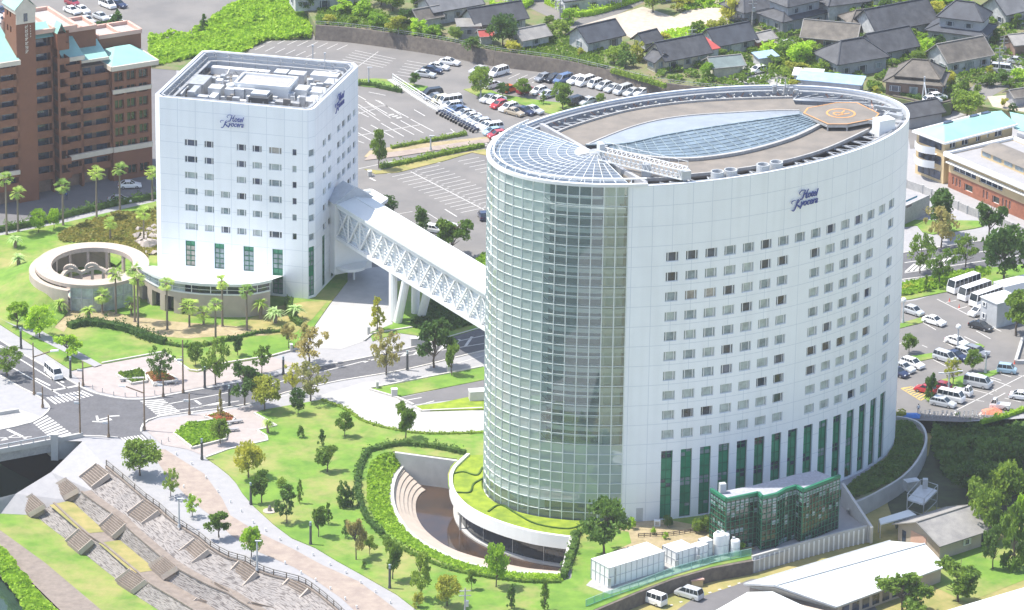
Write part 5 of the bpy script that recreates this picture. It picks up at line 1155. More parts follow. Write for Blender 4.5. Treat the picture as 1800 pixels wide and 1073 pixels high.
# pale vertical lettering, too small to read in the photograph: stroke clusters one under the other
lt = MB(); random.seed(21)
def stroke(s0, z0, s1, z1, w_=.10): lt.bar(fmt(s0, z0, -.1), fmt(s1, z1, -.1), .05, w_)
for k in range(7):
    z = 34.3 - k * .82
    for (q0, r0_, q1, r1_) in random.sample([(0,.5,.6,.5),(.3,.6,.3,0),(0,.25,.6,.25),(.05,.0,.55,.0),(0,.6,.25,.3),(.6,.6,.4,.3),(.1,.0,.1,.5),(.5,.0,.5,.5),(0,0,.6,.6)], 5): stroke(1.75 + q0, z + r0_, 1.75 + q1, z + r1_)
for k in range(5): stroke(2.75, 34.7 - k * .5, 2.95, 34.5 - k * .5, .07); stroke(2.95, 34.7 - k * .5, 2.8, 34.4 - k * .5, .07)
lt.build('wall_lettering', C['creamtrim'], apt)
def floors_block(A, L_, dep, z1, nf, zb=3.0, shape='balcony', nm='wing', recess=1.3, mt='brown', bay=None):
    """long balcony floors: solid parapet, dark recess and slab for every storey"""
    B = A + af * L_; m = MB(); q = [A + an_ * recess, B + an_ * recess, B + an_ * dep, A + an_ * dep]; m.hexa([(*p, 0) for p in q], [(*p, z1) for p in q]); m.build(nm, C['housebrown'], apt)
    fh = (z1 - zb) / nf; pm_ = MB(); gm = MB()
    for k in range(nf):
        z = zb + k * fh; pm_.hexa([(*p, z - .25) for p in (A, B, B + an_ * recess, A + an_ * recess)], [(*p, z) for p in (A, B, B + an_ * recess, A + an_ * recess)])
        pm_.hexa([(*p, z) for p in (A, B, B + an_ * .2, A + an_ * .2)], [(*p, z + 1.15) for p in (A, B, B + an_ * .2, A + an_ * .2)])
        nb_ = max(1, int(L_ / 2.6))
        for j in range(nb_):
            a = A + af * (L_ * (j + .15) / nb_) + an_ * (recess - .03); b = A + af * (L_ * (j + .85) / nb_) + an_ * (recess - .03); gm.face([(*a, z + .2), (*b, z + .2), (*b, z + 2.2), (*a, z + 2.2)])
    for p in (A, B - af * .35): pm_.hexa([(*r, 0) for r in (p, p + af * .35, p + af * .35 + an_ * recess, p + an_ * recess)], [(*r, z1) for r in (p, p + af * .35, p + af * .35 + an_ * recess, p + an_ * recess)])
    pm_.build('balcony', C['brown2'], apt); gm.build('window', C['pane0'], apt); return B
def para(A, L_, dep, z, h=.7, mt='pinktrim', roof='concrete'):
    q = [A, A + af * L_, A + af * L_ + an_ * dep, A + an_ * dep]; m = MB()
    for a, b in zip(q, q[1:] + q[:1]): m.bar((*a, z + h / 2), (*b, z + h / 2), .5, h)
    m.bar((*q[0].lerp(q[1], .5), z + h / 2), (*q[3].lerp(q[2], .5), z + h / 2), .4, h); m.build('parapet', C[mt], apt); m = MB(); m.face([(*p, z + .1) for p in q]); m.build('roof_deck', C[roof], apt)
W1 = P(-50, 372).to_2d(); floors_block(W1, 10.2, 12, 28.5, 10, nm='left_wing')
m = MB(); q = [W1 - an_ * .8, W1 + af * 10.4 - an_ * .8, W1 + af * 10.4 + an_ * 9, W1 + an_ * 9]; m.face([(*q[0], 28.3), (*q[1], 28.3), (*q[2], 33), (*q[3], 33)]); m.build('mint_roof', C['mint'], apt)
m = MB(); m.bar((*q[0], 28.1), (*q[1], 28.1), .3, .9); m.build('fascia', C['creamtrim'], apt)
A1 = TB + an_ * 2.5 + af * .3; floors_block(A1, 4.2, 14, 31, 10, nm='recessed_wing'); para(A1 - an_ * .4, 9, 13, 32, .8)
m = MB(); q = [A1, A1 + af * 9, A1 + af * 9 + an_ * 13, A1 + an_ * 13]; q = [p + an_ * 3 for p in q[:2]] + q[2:]; m.hexa([(*p, 26) for p in q], [(*p, 32) for p in q]); m.build('upper_storey', C['brown'], apt)
m = MB(); q = [A1 - an_ * .6, A1 + af * 4.3 - an_ * .6, A1 + af * 4.3 + an_ * 3, A1 + an_ * 3]; m.face([(*q[0], 31.2), (*q[1], 31.2), (*q[2], 33.2), (*q[3], 33.2)]); m.build('mint_roof', C['mint'], apt)
A2_ = A1 + af * 4.6 - an_ * .8
# projecting open corner balconies
m = MB(); pj = A2_ - an_ * 1.0
for k in range(10):
    z = 3 + k * 2.85; q = [pj, pj + af * 2.2, pj + af * 2.2 + an_ * 2.4, pj + an_ * 2.4]; m.hexa([(*p, z) for p in q], [(*p, z + .2) for p in q]); m.bar((*q[0], z + .7), (*q[1], z + .7), .15, 1.1); m.bar((*q[1], z + .7), (*q[2], z + .7), .15, 1.1); m.bar((*q[0], z + .7), (*q[3], z + .7), .15, 1.1)
m.bar((*pj, 0), (*pj, 31.5), .4); m.build('corner_balcony', C['brown2'], apt)
m = MB(); q = [pj - af * .3 - an_ * .3, pj + af * 1.6 - an_ * .3, pj + af * 1.6 + an_ * 2, pj - af * .3 + an_ * 2]; r0 = (q[0] + q[1]) / 2; r1 = (q[2] + q[3]) / 2; m.face([(*q[0], 32), (*r0, 34), (*r1, 34), (*q[3], 32)]); m.face([(*q[1], 32), (*q[2], 32), (*r1, 34), (*r0, 34)]); m.build('turret_roof', C['mint'], apt)
m = MB(); m.hexa([(*p, 29) for p in q], [(*p, 32) for p in q]); m.build('turret', C['brown'], apt)
B2 = floors_block(A2_ + af * 2.2 + an_ * 1.4, 3.6, 14, 26, 9, nm='middle_wing')
m = MB(); q = [A2_ + af * 1.6 + an_ * .6, B2 + af * .3 - an_ * .8, B2 + af * .3 + an_ * 5, A2_ + af * 1.6 + an_ * 5]; m.face([(*q[0], 26.2), (*q[1], 26.2), (*q[2], 28.9), (*q[3], 28.9)]); m.build('mint_roof', C['mint'], apt); m = MB(); m.bar((*q[0], 26.0), (*q[1], 26.0), .3, .8); m.build('fascia', C['creamtrim'], apt)
para(A2_ + af * 5 + an_ * 6, 6, 6, 29.5, .8); m = MB(); q = [A2_ + af * 5 + an_ * 6, A2_ + af * 11 + an_ * 6, A2_ + af * 11 + an_ * 12, A2_ + af * 5 + an_ * 12]; m.hexa([(*p, 22) for p in q], [(*p, 29.5) for p in q]); m.build('upper_storey', C['brown'], apt)
A3 = B2 + an_ * .4; B3 = floors_block(A3, 6.2, 12, 23.3, 8, nm='long_wing')
m = MB(); q = [A3 - an_ * .4 + an_ * 1, B3 - an_ * .4 + an_ * 1, B3 + an_ * 6, A3 + an_ * 6]; m.face([(*q[0], 24.6), (*q[1], 24.6), (*q[2], 26.8), (*q[3], 26.8)]); m.build('mint_roof', C['mint'], apt); m = MB(); m.bar((*q[0], 24.5), (*q[1], 24.5), .25, .5); q = [A3 + an_ * 1.3, B3 + an_ * 1.3, B3 + an_ * 6, A3 + an_ * 6]; m.build('fascia', C['creamtrim'], apt)
# right wing with piers, big mint hip roof
A4 = B3 - an_ * .6; L4 = 8.2; B4 = A4 + af * L4
ops4 = [(.5 + 2.55 * j, 2.4 + 2.55 * j, 1.0 + 2.75 * k + (2.4 if k > 0 else 0), 2.8 + 2.75 * k + (2.4 if k > 0 else 0)) for j in range(3) for k in range(7)]
m = MB(); fm4 = flatmap(A4, B4); wall_cells(m, fm4, 0, L4, 0, 22.8, ops4, .6, 50)
wall_cells(m, flatmap(B4, B4 + an_ * 12), 0, 12, 0, 22.8, [], .3, 50); wall_cells(m, flatmap(A4 + an_ * 12, A4), 0, 12, 0, 22.8, [], .3, 50); wall_cells(m, flatmap(B4 + an_ * 12, A4 + an_ * 12), 0, L4, 0, 22.8, [], .3, 50); m.build('right_wing', C['brown'], apt)
for o in ops4: window(apt, fm4, *o, 'panegreen', .5, split=(.5,), frame='brown2')
m = MB(); m.bar((*(A4 - an_ * .15), 18.0), (*(B4 - an_ * .15), 18.0), .4, .8); m.bar((*(A4 - an_ * .15), 6.4), (*(B4 - an_ * .15), 6.4), .4, 1.0); m.bar((*(A2_ + af * 2 + an_ * .9), 6.3), (*(B3 - an_ * .3), 6.3), .5, 1.0)
m.bar((*(W1 - an_ * .2), 6.3), (*(W1 + af * 10 - an_ * .2), 6.3), .4, .8); m.build('cream_band', C['creamtrim'], apt)
m = MB(); q = [A4 - an_ * 1.2 - af * .6, B4 - an_ * 1.2 + af * .9, B4 + an_ * 9 + af * .9, A4 + an_ * 9 - af * .6]
for a, b in zip(q, q[1:] + q[:1]): m.bar((*a, 23.0), (*b, 23.0), .4, .9)
m.build('fascia', C['creamtrim'], apt)
m = MB(); r0, r1 = A4 + an_ * 4 + af * 2.6, A4 + an_ * 4 + af * 5.6; m.face([(*q[0], 23.4), (*q[1], 23.4), (*r1, 25.6), (*r0, 25.6)]); m.face([(*q[1], 23.4), (*q[2], 23.4), (*r1, 25.6)]); m.face([(*q[2], 23.4), (*q[3], 23.4), (*r0, 25.6), (*r1, 25.6)]); m.face([(*q[3], 23.4), (*q[0], 23.4), (*r0, 25.6)]); m.build('hip_roof', C['mint'], apt)
para(A4 + af * .5 + an_ * 7, 9, 6, 26.5, .8); m = MB(); q = [A4 + af * .5 + an_ * 7, A4 + af * 9.5 + an_ * 7, A4 + af * 9.5 + an_ * 13, A4 + af * .5 + an_ * 13]; m.hexa([(*p, 20) for p in q], [(*p, 26.5) for p in q]); m.build('upper_storey', C['brown'], apt)
# ================================================================== EAST SIDE BUILDINGS
mb_ = thing('mint_roofed_building', 'cream three-storey building with pale mint roof and curved white balconies', 'building', P(1655, 330))
ZM = 8.6; e1, e2, e3 = P(1601, 231, ZM).to_2d(), P(1661, 252, ZM).to_2d(), P(1785, 220, ZM).to_2d()
t_ = (e3 - e2).normalized(); n_ = Vector((-t_.y, t_.x)); dpt = (e1 - e2).dot(n_); LM = (e3 - e2).length
a_ = e2 + t_ * .6 + n_ * .6; b_ = e2 + t_ * (LM - .2) + n_ * .6; fm5 = flatmap(a_, b_)
o5 = []
for x0, x1, y0, y1 in ((1670,1681,250,262),(1691,1703,245,257),(1716,1724,239,250),(1735,1739,235,243),(1749,1762,230,242),(1777,1782,231,239)):
    s0, z1 = inv(a_, b_, x0, y0 + 1); s1, _ = inv(a_, b_, x1, y0); _, z0 = inv(a_, b_, x0, y1); o5.append((s0, s1, z0, z1)); o5.append((s0, s1, z0 - 3, z1 - 3))
LMb = (b_ - a_).length; ops = [[o for o in o5 if o[1] < LMb - .1], [], [], []]
ca_, cb2, cc_, cd_ = roofed_box(mb_, a_, b_, dpt - 1.2, 0, ZM, 'cream', 'wall', ops)
for o in ops[0]: window(mb_, fm5, *o, 'pane0', .3, split=(.5,))
m = MB(); q = [e2, e2 + t_ * (LM + .5), e2 + t_ * (LM + .5) + n_ * dpt, e2 + n_ * dpt]; rA, rB = q[0].lerp(q[3], .5) + t_ * 4, q[1].lerp(q[2], .5)
m.face([(*q[0], ZM), (*q[1], ZM), (*rB, ZM + 1.6), (*rA, ZM + 1.6)]); m.face([(*q[2], ZM), (*q[3], ZM), (*rA, ZM + 1.6), (*rB, ZM + 1.6)]); m.face([(*q[3], ZM), (*q[0], ZM), (*rA, ZM + 1.6)])
m.build('mint_roof', C['mint'], mb_); m = MB()
for a, b in zip(q, q[1:] + q[:1]): m.bar((*a, ZM - .1), (*b, ZM - .1), .35, .35)
m.build('fascia', C['white'], mb_)
for x, y in ((1667,216),(1713,205),(1733,200)):
    c = P(x, y, ZM + 1.3); m = MB(); m.box((c.x, c.y, ZM + .9), (1.8, .9, .7), math.atan2(t_.y, t_.x)); m.build('skylight', C['pane0'], mb_)
m = MB(); ls = flatmap(e2 + n_ * dpt, e2)
for z in (2.9, 5.7):
    arc = [ls(1.2 + (dpt - 3.4) * i / 10, z, -.4 - 1.3 * math.sin(math.pi * i / 10)) for i in range(11)]; m.strip(arc, [p + Vector((0, 0, 1.5)) for p in arc]); m.strip([ls(1.2 + (dpt - 3.4) * i / 10, z, .3) for i in range(11)], arc)
m.build('curved_balcony', C['white'], mb_); m = MB()
for z in (.6, 3.6, 6.6):
    for s in np.linspace(1.4, dpt - 3.2, 4): m.face([ls(s, z, .5), ls(s + 1.8, z, .5), ls(s + 1.8, z + 1.7, .5), ls(s, z + 1.7, .5)])
m.build('window', C['pane0'], mb_)
m = MB(); q = [P(1740, 243, ZM - 1).to_2d(), P(1785, 232, ZM - 1).to_2d(), P(1850, 214, ZM - 1).to_2d(), P(1810, 196, ZM - 1).to_2d()]; m.face([(*p, ZM - .8) for p in (P(1783, 220, ZM).to_2d(), P(1830, 232, ZM).to_2d(), P(1900, 215, ZM).to_2d(), P(1775, 190, ZM).to_2d())]); m.build('mint_roof', C['mint'], mb_)
m = MB(); q = [P(1788, 226, ZM).to_2d(), P(1840, 240, ZM).to_2d(), P(1900, 220, ZM).to_2d(), P(1800, 210, ZM).to_2d()]; m.hexa([(*p, 0) for p in q], [(*p, ZM - .9) for p in q]); m.build('side_wing', C['greywall'], mb_)
bb = thing('brick_building', 'two-storey building with cream upper band, red brick base and white flat roof', 'building', P(1730, 380))
ZK = 6.6; k1, k2_, k3 = P(1669, 272, ZK).to_2d(), P(1805, 330, ZK).to_2d(), P(1773, 243, ZK).to_2d()
t_ = (k2_ - k1).normalized(); n_ = Vector((-t_.y, t_.x)); LK = (k2_ - k1).length + 6; dK = (k3 - k1).dot(n_); B_ = k1 + t_ * LK; fk = flatmap(k1, B_)
ok = []
for s0 in (1.2, 9.0): ok.append((s0, s0 + 6.8, 3.7, 4.9))
for s in (1.2, 2.2, 3.2, 10.2, 11.2, 15.8, 16.8, 17.8): ok.append((s, s + .5, .9, 2.5))
ok += [(4.8, 7.2, .8, 2.2), (13.0, 15.0, .8, 2.2)]
ok = [o for o in ok if o[1] < LK - .2]
m = MB(); wall_cells(m, fk, 0, LK, 3.1, ZK, [o for o in ok if o[2] > 3.1], .4, 50)
for a, b in ((B_, B_ + n_ * dK), (B_ + n_ * dK, k1 + n_ * dK), (k1 + n_ * dK, k1)): wall_cells(m, flatmap(a, b), 0, (b - a).length, 0, ZK, [], .3, 60)
m.build('cream_wall', C['cream'], bb); m = MB(); wall_cells(m, fk, 0, LK, 0, 3.1, [o for o in ok if o[2] < 3.1], .4, 50); m.build('brick_wall', C['brick'], bb)
for o in ok: window(bb, fk, *o, 'pane0' if o[2] > 3 else 'panegreen', .35, split=(.25, .5, .75) if o[1] - o[0] > 4 else ())
q = [k1 - t_ * .6 - n_ * .6, B_ - n_ * .6, B_ + n_ * (dK + .5), k1 - t_ * .6 + n_ * (dK + .5)]; m = MB()
for a, b in zip(q, q[1:] + q[:1]): m.bar((*a, ZK + .1), (*b, ZK + .1), .9, .7)
m.bar((*(k1 - n_ * .5), 5.25), (*(k1 + t_ * LK - n_ * .5), 5.25), .8, .2); m.build('parapet', C['white'], bb)
m = MB(); m.face([(*p, ZK - .1) for p in q]); m.build('roof_deck', C['pave'], bb)
m = MB(); u0, u1 = k1 + t_ * 4 + n_ * 4.5, k1 + t_ * (LK) + n_ * 4.5; m.hexa([(*u0, ZK - .1), (*u1, ZK - .1), (*(u1 + n_ * 5.4), ZK - .1), (*(u0 + n_ * 5.4), ZK - .1)], [(*u0, ZK + 1.3), (*u1, ZK + 1.3), (*(u1 + n_ * 5.4), ZK + 1.3), (*(u0 + n_ * 5.4), ZK + 1.3)]); m.build('monitor_wall', C['cream'], bb)
m = MB(); m.strip([Vector((*(u0 + n_ * (6 * i / 8 - .3)), ZK + 1.3 + .8 * math.sin(math.pi * i / 8))) for i in range(9)], [Vector((*(u1 + n_ * (6 * i / 8 - .3)), ZK + 1.3 + .8 * math.sin(math.pi * i / 8))) for i in range(9)]); m.build('monitor_roof', C['roofdeck'], bb)
m = MB()
for s in np.arange(0, LK - 6, 3.2): p, r = u0 + t_ * (s + .4) - n_ * .03, u0 + t_ * (s + 2.8) - n_ * .03; m.face([(*p, ZK + .3), (*r, ZK + .3), (*r, ZK + 1.1), (*p, ZK + 1.1)])
m.build('monitor_window', C['pane1'], bb)
bw = thing('boundary_wall', 'pale concrete block wall along the street in front of the brick building', 'wall', P(1700, 390)); m = MB()
w5 = [P(x, y) for x, y in ((1592,330),(1622,340),(1700,376),(1760,398),(1800,415),(1860,440))]; m.path([p + Vector((0, 0, .8)) for p in w5], .25, 1.6)
m.build('wall_face', C['concrete'], bw); m = MB()
for a, b in zip(w5, w5[1:]):
    k = int((b - a).length / 2.6)
    for i in range(k): p = a.lerp(b, i / max(1, k)); m.box((p.x, p.y - .1, 0), (.35, .35, 1.75))
m.build('pier', C['paleconcrete'], bw)
ww = thing('grey_wall_with_sign', 'grey wall with a small blue sign beside the right edge of the tower', 'wall', P(1605, 385)); m = MB(); q0, q1 = P(1575, 402), P(1632, 376); m.bar((q0.x, q0.y, 1.9), (q1.x, q1.y, 1.9), .3, 3.8); m.build('wall_face', C['concrete'], ww)
fw_ = flatmap(q0, q1); m = MB(); s0, z0 = inv(q0, q1, 1591, 353); s1, z1 = inv(q0, q1, 1611, 345); m.face([fw_(s0, z0 - .3, -.2), fw_(s1, z0 - .3, -.2), fw_(s1, z1 + .2, -.2), fw_(s0, z1 + .2, -.2)]); m.build('blue_sign', mat('sign_cyan', (.05, .30, .48), .6, .1), ww)
m = MB(); s0, z0 = inv(q0, q1, 1592, 366); m.face([fw_(s0, z0, -.2), fw_(s0 + 1.7, z0, -.2), fw_(s0 + 1.7, z0 + .5, -.2), fw_(s0, z0 + .5, -.2)]); m.build('opening', C['darkglass'], ww)
# ================================================================== LOWER BUILDINGS, TANKS
def gable_box(th, A, B, dep, z0, ze, zr_, wallm, roofm, over=.6, ridge_along=True):
    A = Vector((A[0], A[1])); B = Vector((B[0], B[1])); t = (B - A).normalized(); n = Vector((-t.y, t.x)); L_ = (B - A).length
    q = [A, B, B + n * dep, A + n * dep]; m = MB()
    for a, b in zip(q, q[1:] + q[:1]): m.face([(*a, z0), (*b, z0), (*b, ze), (*a, ze)], [(0, 0), (1, 0), (1, 1), (0, 1)])
    o = [A - t * over - n * over, B + t * over - n * over, B + t * over + n * (dep + over), A - t * over + n * (dep + over)]; r = MB(); sl = (zr_ - ze); ee = ze - sl * over / (dep / 2 if ridge_along else L_ / 2)
    if ridge_along:
        r0, r1 = A - t * over + n * dep / 2, B + t * over + n * dep / 2; m.face([(*A, ze), (*(A + n * dep), ze), (*(A + n * dep / 2), zr_)]); m.face([(*B, ze), (*(B + n * dep), ze), (*(B + n * dep / 2), zr_)])
        h_ = math.hypot(dep / 2 + over, sl)
        r.face([(*o[0], ee), (*o[1], ee), (*r1, zr_), (*r0, zr_)], [(0, 0), (L_, 0), (L_, h_), (0, h_)]); r.face([(*o[2], ee), (*o[3], ee), (*r0, zr_), (*r1, zr_)], [(0, 0), (L_, 0), (L_, h_), (0, h_)])
    else:
        r0, r1 = (A + B) / 2 - n * over, (A + B) / 2 + n * (dep + over); m.face([(*A, ze), (*B, ze), (*((A + B) / 2), zr_)]); m.face([(*(A + n * dep), ze), (*(B + n * dep), ze), (*((A + B) / 2 + n * dep), zr_)])
        h_ = math.hypot(L_ / 2 + over, sl)
        r.face([(*o[3], ee), (*o[0], ee), (*r0, zr_), (*r1, zr_)], [(0, 0), (dep, 0), (dep, h_), (0, h_)]); r.face([(*o[1], ee), (*o[2], ee), (*r1, zr_), (*r0, zr_)], [(0, 0), (dep, 0), (dep, h_), (0, h_)])
    m.build('wall', C[wallm], th); r.v = r.v; rf = r.build('roof', C[roofm], th)
    k = MB(); k.bar((*r0, zr_ + .05), (*r1, zr_ + .05), .3, .18)
    for a, b in ((o[0], o[1]), (o[2], o[3])) if ridge_along else ((o[0], o[3]), (o[1], o[2])): k.bar((*a, ee - .02), (*b, ee - .02), .18, .2)
    for a, b in (((o[0], ee), (r0, zr_)), ((o[3], ee), (r0 if ridge_along else r1, zr_)), ((o[1], ee), (r1 if ridge_along else r0, zr_)), ((o[2], ee), (r1, zr_))): k.bar((*a[0], a[1]), (*b[0], b[1]), .2, .16)
    k.build('ridge_and_verge', C['tile_blue'] if 'tile' in roofm and roofm != 'tile_old' else C['shed'] if roofm != 'roofwhite' else C['white'], rf)
    return t, n, L_
wh = thing('beige_warehouse', 'beige gabled warehouse with grey sheet roof beside the dark trees', 'warehouse', P(1650, 985, ZL))
A_, B_ = P(1578, 950, ZL), P(1651, 985, ZL); rr0 = P(1745, 960, ZL); dep = ((rr0 - B_).to_2d()).length
t_, n_, L_w = gable_box(wh, A_, B_, 10.5, ZL, ZL + 3.0, ZL + 5.0, 'beige', 'shed', .7, False)
m = MB(); fw1 = flatmap(A_, B_); m.hexa([fw1(3, ZL + .02, -.06), fw1(6.6, ZL + .02, -.06), fw1(6.6, ZL + .02, .1), fw1(3, ZL + .02, .1)], [fw1(3, ZL + 2.8, -.06), fw1(6.6, ZL + 2.8, -.06), fw1(6.6, ZL + 2.8, .1), fw1(3, ZL + 2.8, .1)]); m.build('roller_door', C['pinktrim'], wh)
m = MB(); m.face([fw1(1.0, ZL + .1, -.05), fw1(1.9, ZL + .1, -.05), fw1(1.9, ZL + 2.2, -.05), fw1(1.0, ZL + 2.2, -.05)]); m.build('door', C['pane0'], wh)
Bs = B_.to_2d(); Cs = Bs + n_ * 10.5; fw2 = flatmap(Bs, Cs); window(wh, lambda s, z, d: fw2(s, z, d - .35), 5, 6.6, ZL + 1.2, ZL + 2.2, 'pane0', .25); m = MB(); m.face([fw2(9, ZL, -.05), fw2(10, ZL, -.05), fw2(10, ZL + 2.2, -.05), fw2(9, ZL + 2.2, -.05)]); m.build('door', C['pane0'], wh)
wr = thing('white_roofed_hall', 'long low hall with broad white gabled roof at the bottom right', 'hall', P(1480, 1060, ZL))
def poly_roof(th, eaves, ridge, ze, zr_, nm='roof'):
    m = MB(); e = [P(x, y, ze) for x, y in eaves]; r = [P(x, y, zr_) for x, y in ridge]; return e, r, m
# hall: eave line front (px at eave height), ridge parallel
h0, h1 = P(1308, 1027, ZL + 2.6), P(1565, 951, ZL + 2.6); g0_, g1_ = P(1470, 1068, ZL + 2.6), P(1664, 996, ZL + 2.6); rA, rB = P(1362, 1030, ZL + 4.4), P(1626, 956, ZL + 4.4)
m = MB(); m.face([h0, rA, rB, h1]); m.face([rA, g0_, g1_, rB]); m.face([h0 - Vector((0,0,.3)), g0_ - Vector((0,0,.3)), rA - Vector((0,0,.3))]); m.build('white_roof', C['roofwhite'], wr)
m = MB(); ce = (h0 + h1 + g0_ + g1_) / 4
q = [p + (ce - p).normalized() * .9 for p in (h0, g0_, g1_, h1)]; m.hexa([(p.x, p.y, ZL) for p in q], [(p.x, p.y, ZL + 2.6) for p in q]); m.build('wall', C['beige'], wr)
m = MB(); fg = flatmap(q[1], q[2])
for k in range(8): s = 1.0 + k * 2.2; m.face([fg(s, ZL + .4, -.06), fg(s + 1.5, ZL + .4, -.06), fg(s + 1.5, ZL + 2.0, -.06), fg(s, ZL + 2.0, -.06)])
m.build('window', C['pane0'], wr); m = MB(); m.bar(rA + Vector((0, 0, .05)), rB + Vector((0, 0, .05)), .3, .12); m.bar(g0_, g1_, .2, .25); m.bar(h0, h1, .2, .25); m.bar(h0, rA, .25, .3); m.bar(rA, g0_, .25, .3); m.build('roof_trim', C['lightmetal'], wr)
w2_ = thing('white_roofed_hall', 'second white-roofed hall cut off by the bottom edge in front of the long one', 'hall', P(1380, 1100, ZL))
m = MB(); e0, e1_, e2_, rC, rD = P(1225, 1092, ZL + 2.6), P(1314, 1041, ZL + 2.6), P(1470, 1092, ZL + 2.6), P(1358, 1040, ZL + 3.9), P(1300, 1100, ZL + 3.9)
m.face([e0, e1_, rC, rD]); m.face([rC, e2_, e2_ + (rD - rC), rD]); m.build('white_roof', C['roofwhite'], w2_); m = MB(); q = [P(x, y, ZL) for x, y in ((1240,1130),(1322,1066),(1460,1100),(1400,1150))]; m.prism([p.to_2d() for p in q], ZL, ZL + 2.3); m.build('wall', C['beige'], w2_)
w3_ = thing('white_roofed_hall', 'white-roofed hall in the bottom right corner beside the lawn', 'hall', P(1790, 1080, ZL))
m = MB(); q = [P(x, y, ZL + 2.8) for x, y in ((1640,1080),(1810,1030),(1900,1060),(1750,1130))]; m.prism([p.to_2d() for p in q], ZL + 2.5, ZL + 2.8); m.build('white_roof', C['roofwhite'], w3_); m = MB(); cq = sum(q, Vector()) / 4; m.prism([(p.lerp(cq, .08)).to_2d() for p in q], ZL, ZL + 2.5); m.build('wall', C['beige'], w3_)
def tank_box(x0, y0, x1, y1, dep, h, label, z=0.2, nm='white_tank'):
    A, B = P(x0, y0, z), P(x1, y1, z); t = (B - A).to_2d(); L_ = t.length; t.normalize(); n = Vector((-t.y, t.x)); th = thing(nm, label, 'tank', A, 'white tanks and cabinets on the plinth'); m = MB()
    q = [A.to_2d(), B.to_2d(), B.to_2d() + n * dep, A.to_2d() + n * dep]; m.hexa([(*p, z) for p in q], [(*p, z + h) for p in q]); m.build('casing', C['white'], th); m = MB()
    for a, b in zip(q, q[1:] + q[:1]):
        k = max(2, int((b - a).length / 1.1)); f_ = flatmap(a, b); nn = (b - a).normalized(); out = Vector((nn.y, -nn.x)) * .05
        for i in range(k + 1): p = a.lerp(b, i / k) + out; m.bar((*p, z), (*p, z + h), .08)
        for zz2 in (z + .05, z + h * .5, z + h - .05): m.bar((*(a + out), zz2), (*(b + out), zz2), .06)
    m.build('ribs', C['lightmetal'], th); m = MB(); p = q[0].lerp(q[1], .12); m.tube((*p, z + .3), (*p, z + h - .4), .12); p = q[0] - n * .15; m.box((*p, z), (.5, .4, h * .5)); m.build('pipe', C['metal'], th)
tank_box(1070, 1033, 1167, 1003, 4.4, 3.3, 'longest white panelled water tank on the concrete plinth beside the green mesh')
tank_box(1188, 998, 1221, 988, 3.4, 2.6, 'medium white panelled tank between the longest tank and the cylinders')
tank_box(1226, 990, 1244, 984, 1.6, 2.7, 'narrow white cabinet, nearer of the two beside the cylinders'); tank_box(1238, 981, 1252, 977, 1.6, 2.7, 'narrow white cabinet standing behind its twin by the cylinders')
for x, y, r_, h_, lb_ in ((1264,974,1.0,3.4,'tall white cylindrical tank nearest the white cabinets'),(1272,972,.9,3.2,'tall white cylindrical tank, right one of the touching pair'),(1292,975,.75,2.4,'small white cylindrical tank standing apart at the right')):
    c = P(x, y, .1); th = thing('cylinder_tank', lb_, 'tank', c, 'white cylindrical tanks'); m = MB(); m.lathe(c, [(r_, 0), (r_, h_), (r_ * .8, h_ + .2), (0, h_ + .3)], 18); m.build('shell', C['white'], th, smooth=False); m = MB(); m.lathe(c, [(r_ + .05, h_ * .5), (r_ + .05, h_ * .5 + .1)], 18); m.box((c.x - .3, c.y, c.z + h_ + .2), (.4, .4, .4)); m.build('band', C['lightmetal'], th)
m = MB(); q = [P(x, y, .1) for x, y in ((1030,1030),(1072,1046),(1305,975),(1290,955),(1180,970),(1050,1010))]; m.prism([p.to_2d() for p in q], .0, .2); tag(m.build('plinth', C['concrete']), 'concrete plinth carrying the white tanks', 'plinth')
gm_ = thing('mesh_fence', 'green mesh fence along the edge above the low stone wall', 'fence', P(1180, 1020)); gf = [P(x, y, 0) for x, y in ((1030,1068),(1060,1056),(1120,1035),(1180,1012),(1250,992),(1320,978))]; m = MB()
m.path([p + Vector((0, 0, 1.3)) for p in gf], .06); m.path([p + Vector((0, 0, .2)) for p in gf], .06)
gfr = resamp(gf, 18)
for p in gfr: m.bar(p, p + Vector((0, 0, 1.3)), .1)
m.build('post', C['mint'], gm_); m = MB(); m.strip([p + Vector((0, 0, .1)) for p in gf], [p + Vector((0, 0, 1.2)) for p in gf]); m.build('mesh_panel', glassmat('green_mesh', (.55, .8, .7), 0, .35, (.2, .55, .42), .5), gm_)
# plant below the east terrace wall
th = thing('rooftop_plant', 'pale platform with railings at the foot of the curved terrace wall', 'plant platform', P(1615, 870, ZL)); m = MB(); q = [P(x, y, 1.4) for x, y in ((1595,877),(1624,886),(1648,862),(1618,852))]; m.prism([p.to_2d() for p in q], 1.1, 1.4); m.build('platform', C['lightmetal'], th); m = MB()
for a, b in zip(q, q[1:] + q[:1]): m.bar(a + Vector((0, 0, .9)), b + Vector((0, 0, .9)), .08); m.bar((a.x, a.y, ZL - 1.5), a + Vector((0, 0, .9)), .14); m.bar((a.x, a.y, -.5), (b.x, b.y, -.5), .1)
m.build('railing', C['metal'], th); m = MB(); c = P(1626, 858, 1.4); m.box((c.x, c.y, 1.4), (.8, .8, 1.6)); c = P(1602, 860, 0); m.box(c, (2.4, 1.6, 1.6), .4); m.build('unit', C['metal'], th)
th = thing('lean_to_roof', 'narrow pale sheet roof beside the curved terrace wall', 'roof', P(1575, 915, ZL)); m = MB(); q = [P(x, y, ZL + 2.4) for x, y in ((1545,912),(1548,922),(1611,905),(1597,896))]; m.prism([p.to_2d() for p in q], ZL + 2.2, ZL + 2.4); m.build('sheet', C['roofwhite'], th); m = MB()
for p in q: m.bar((p.x, p.y, ZL), (p.x, p.y, ZL + 2.2), .15)
m.build('post', C['metal'], th)
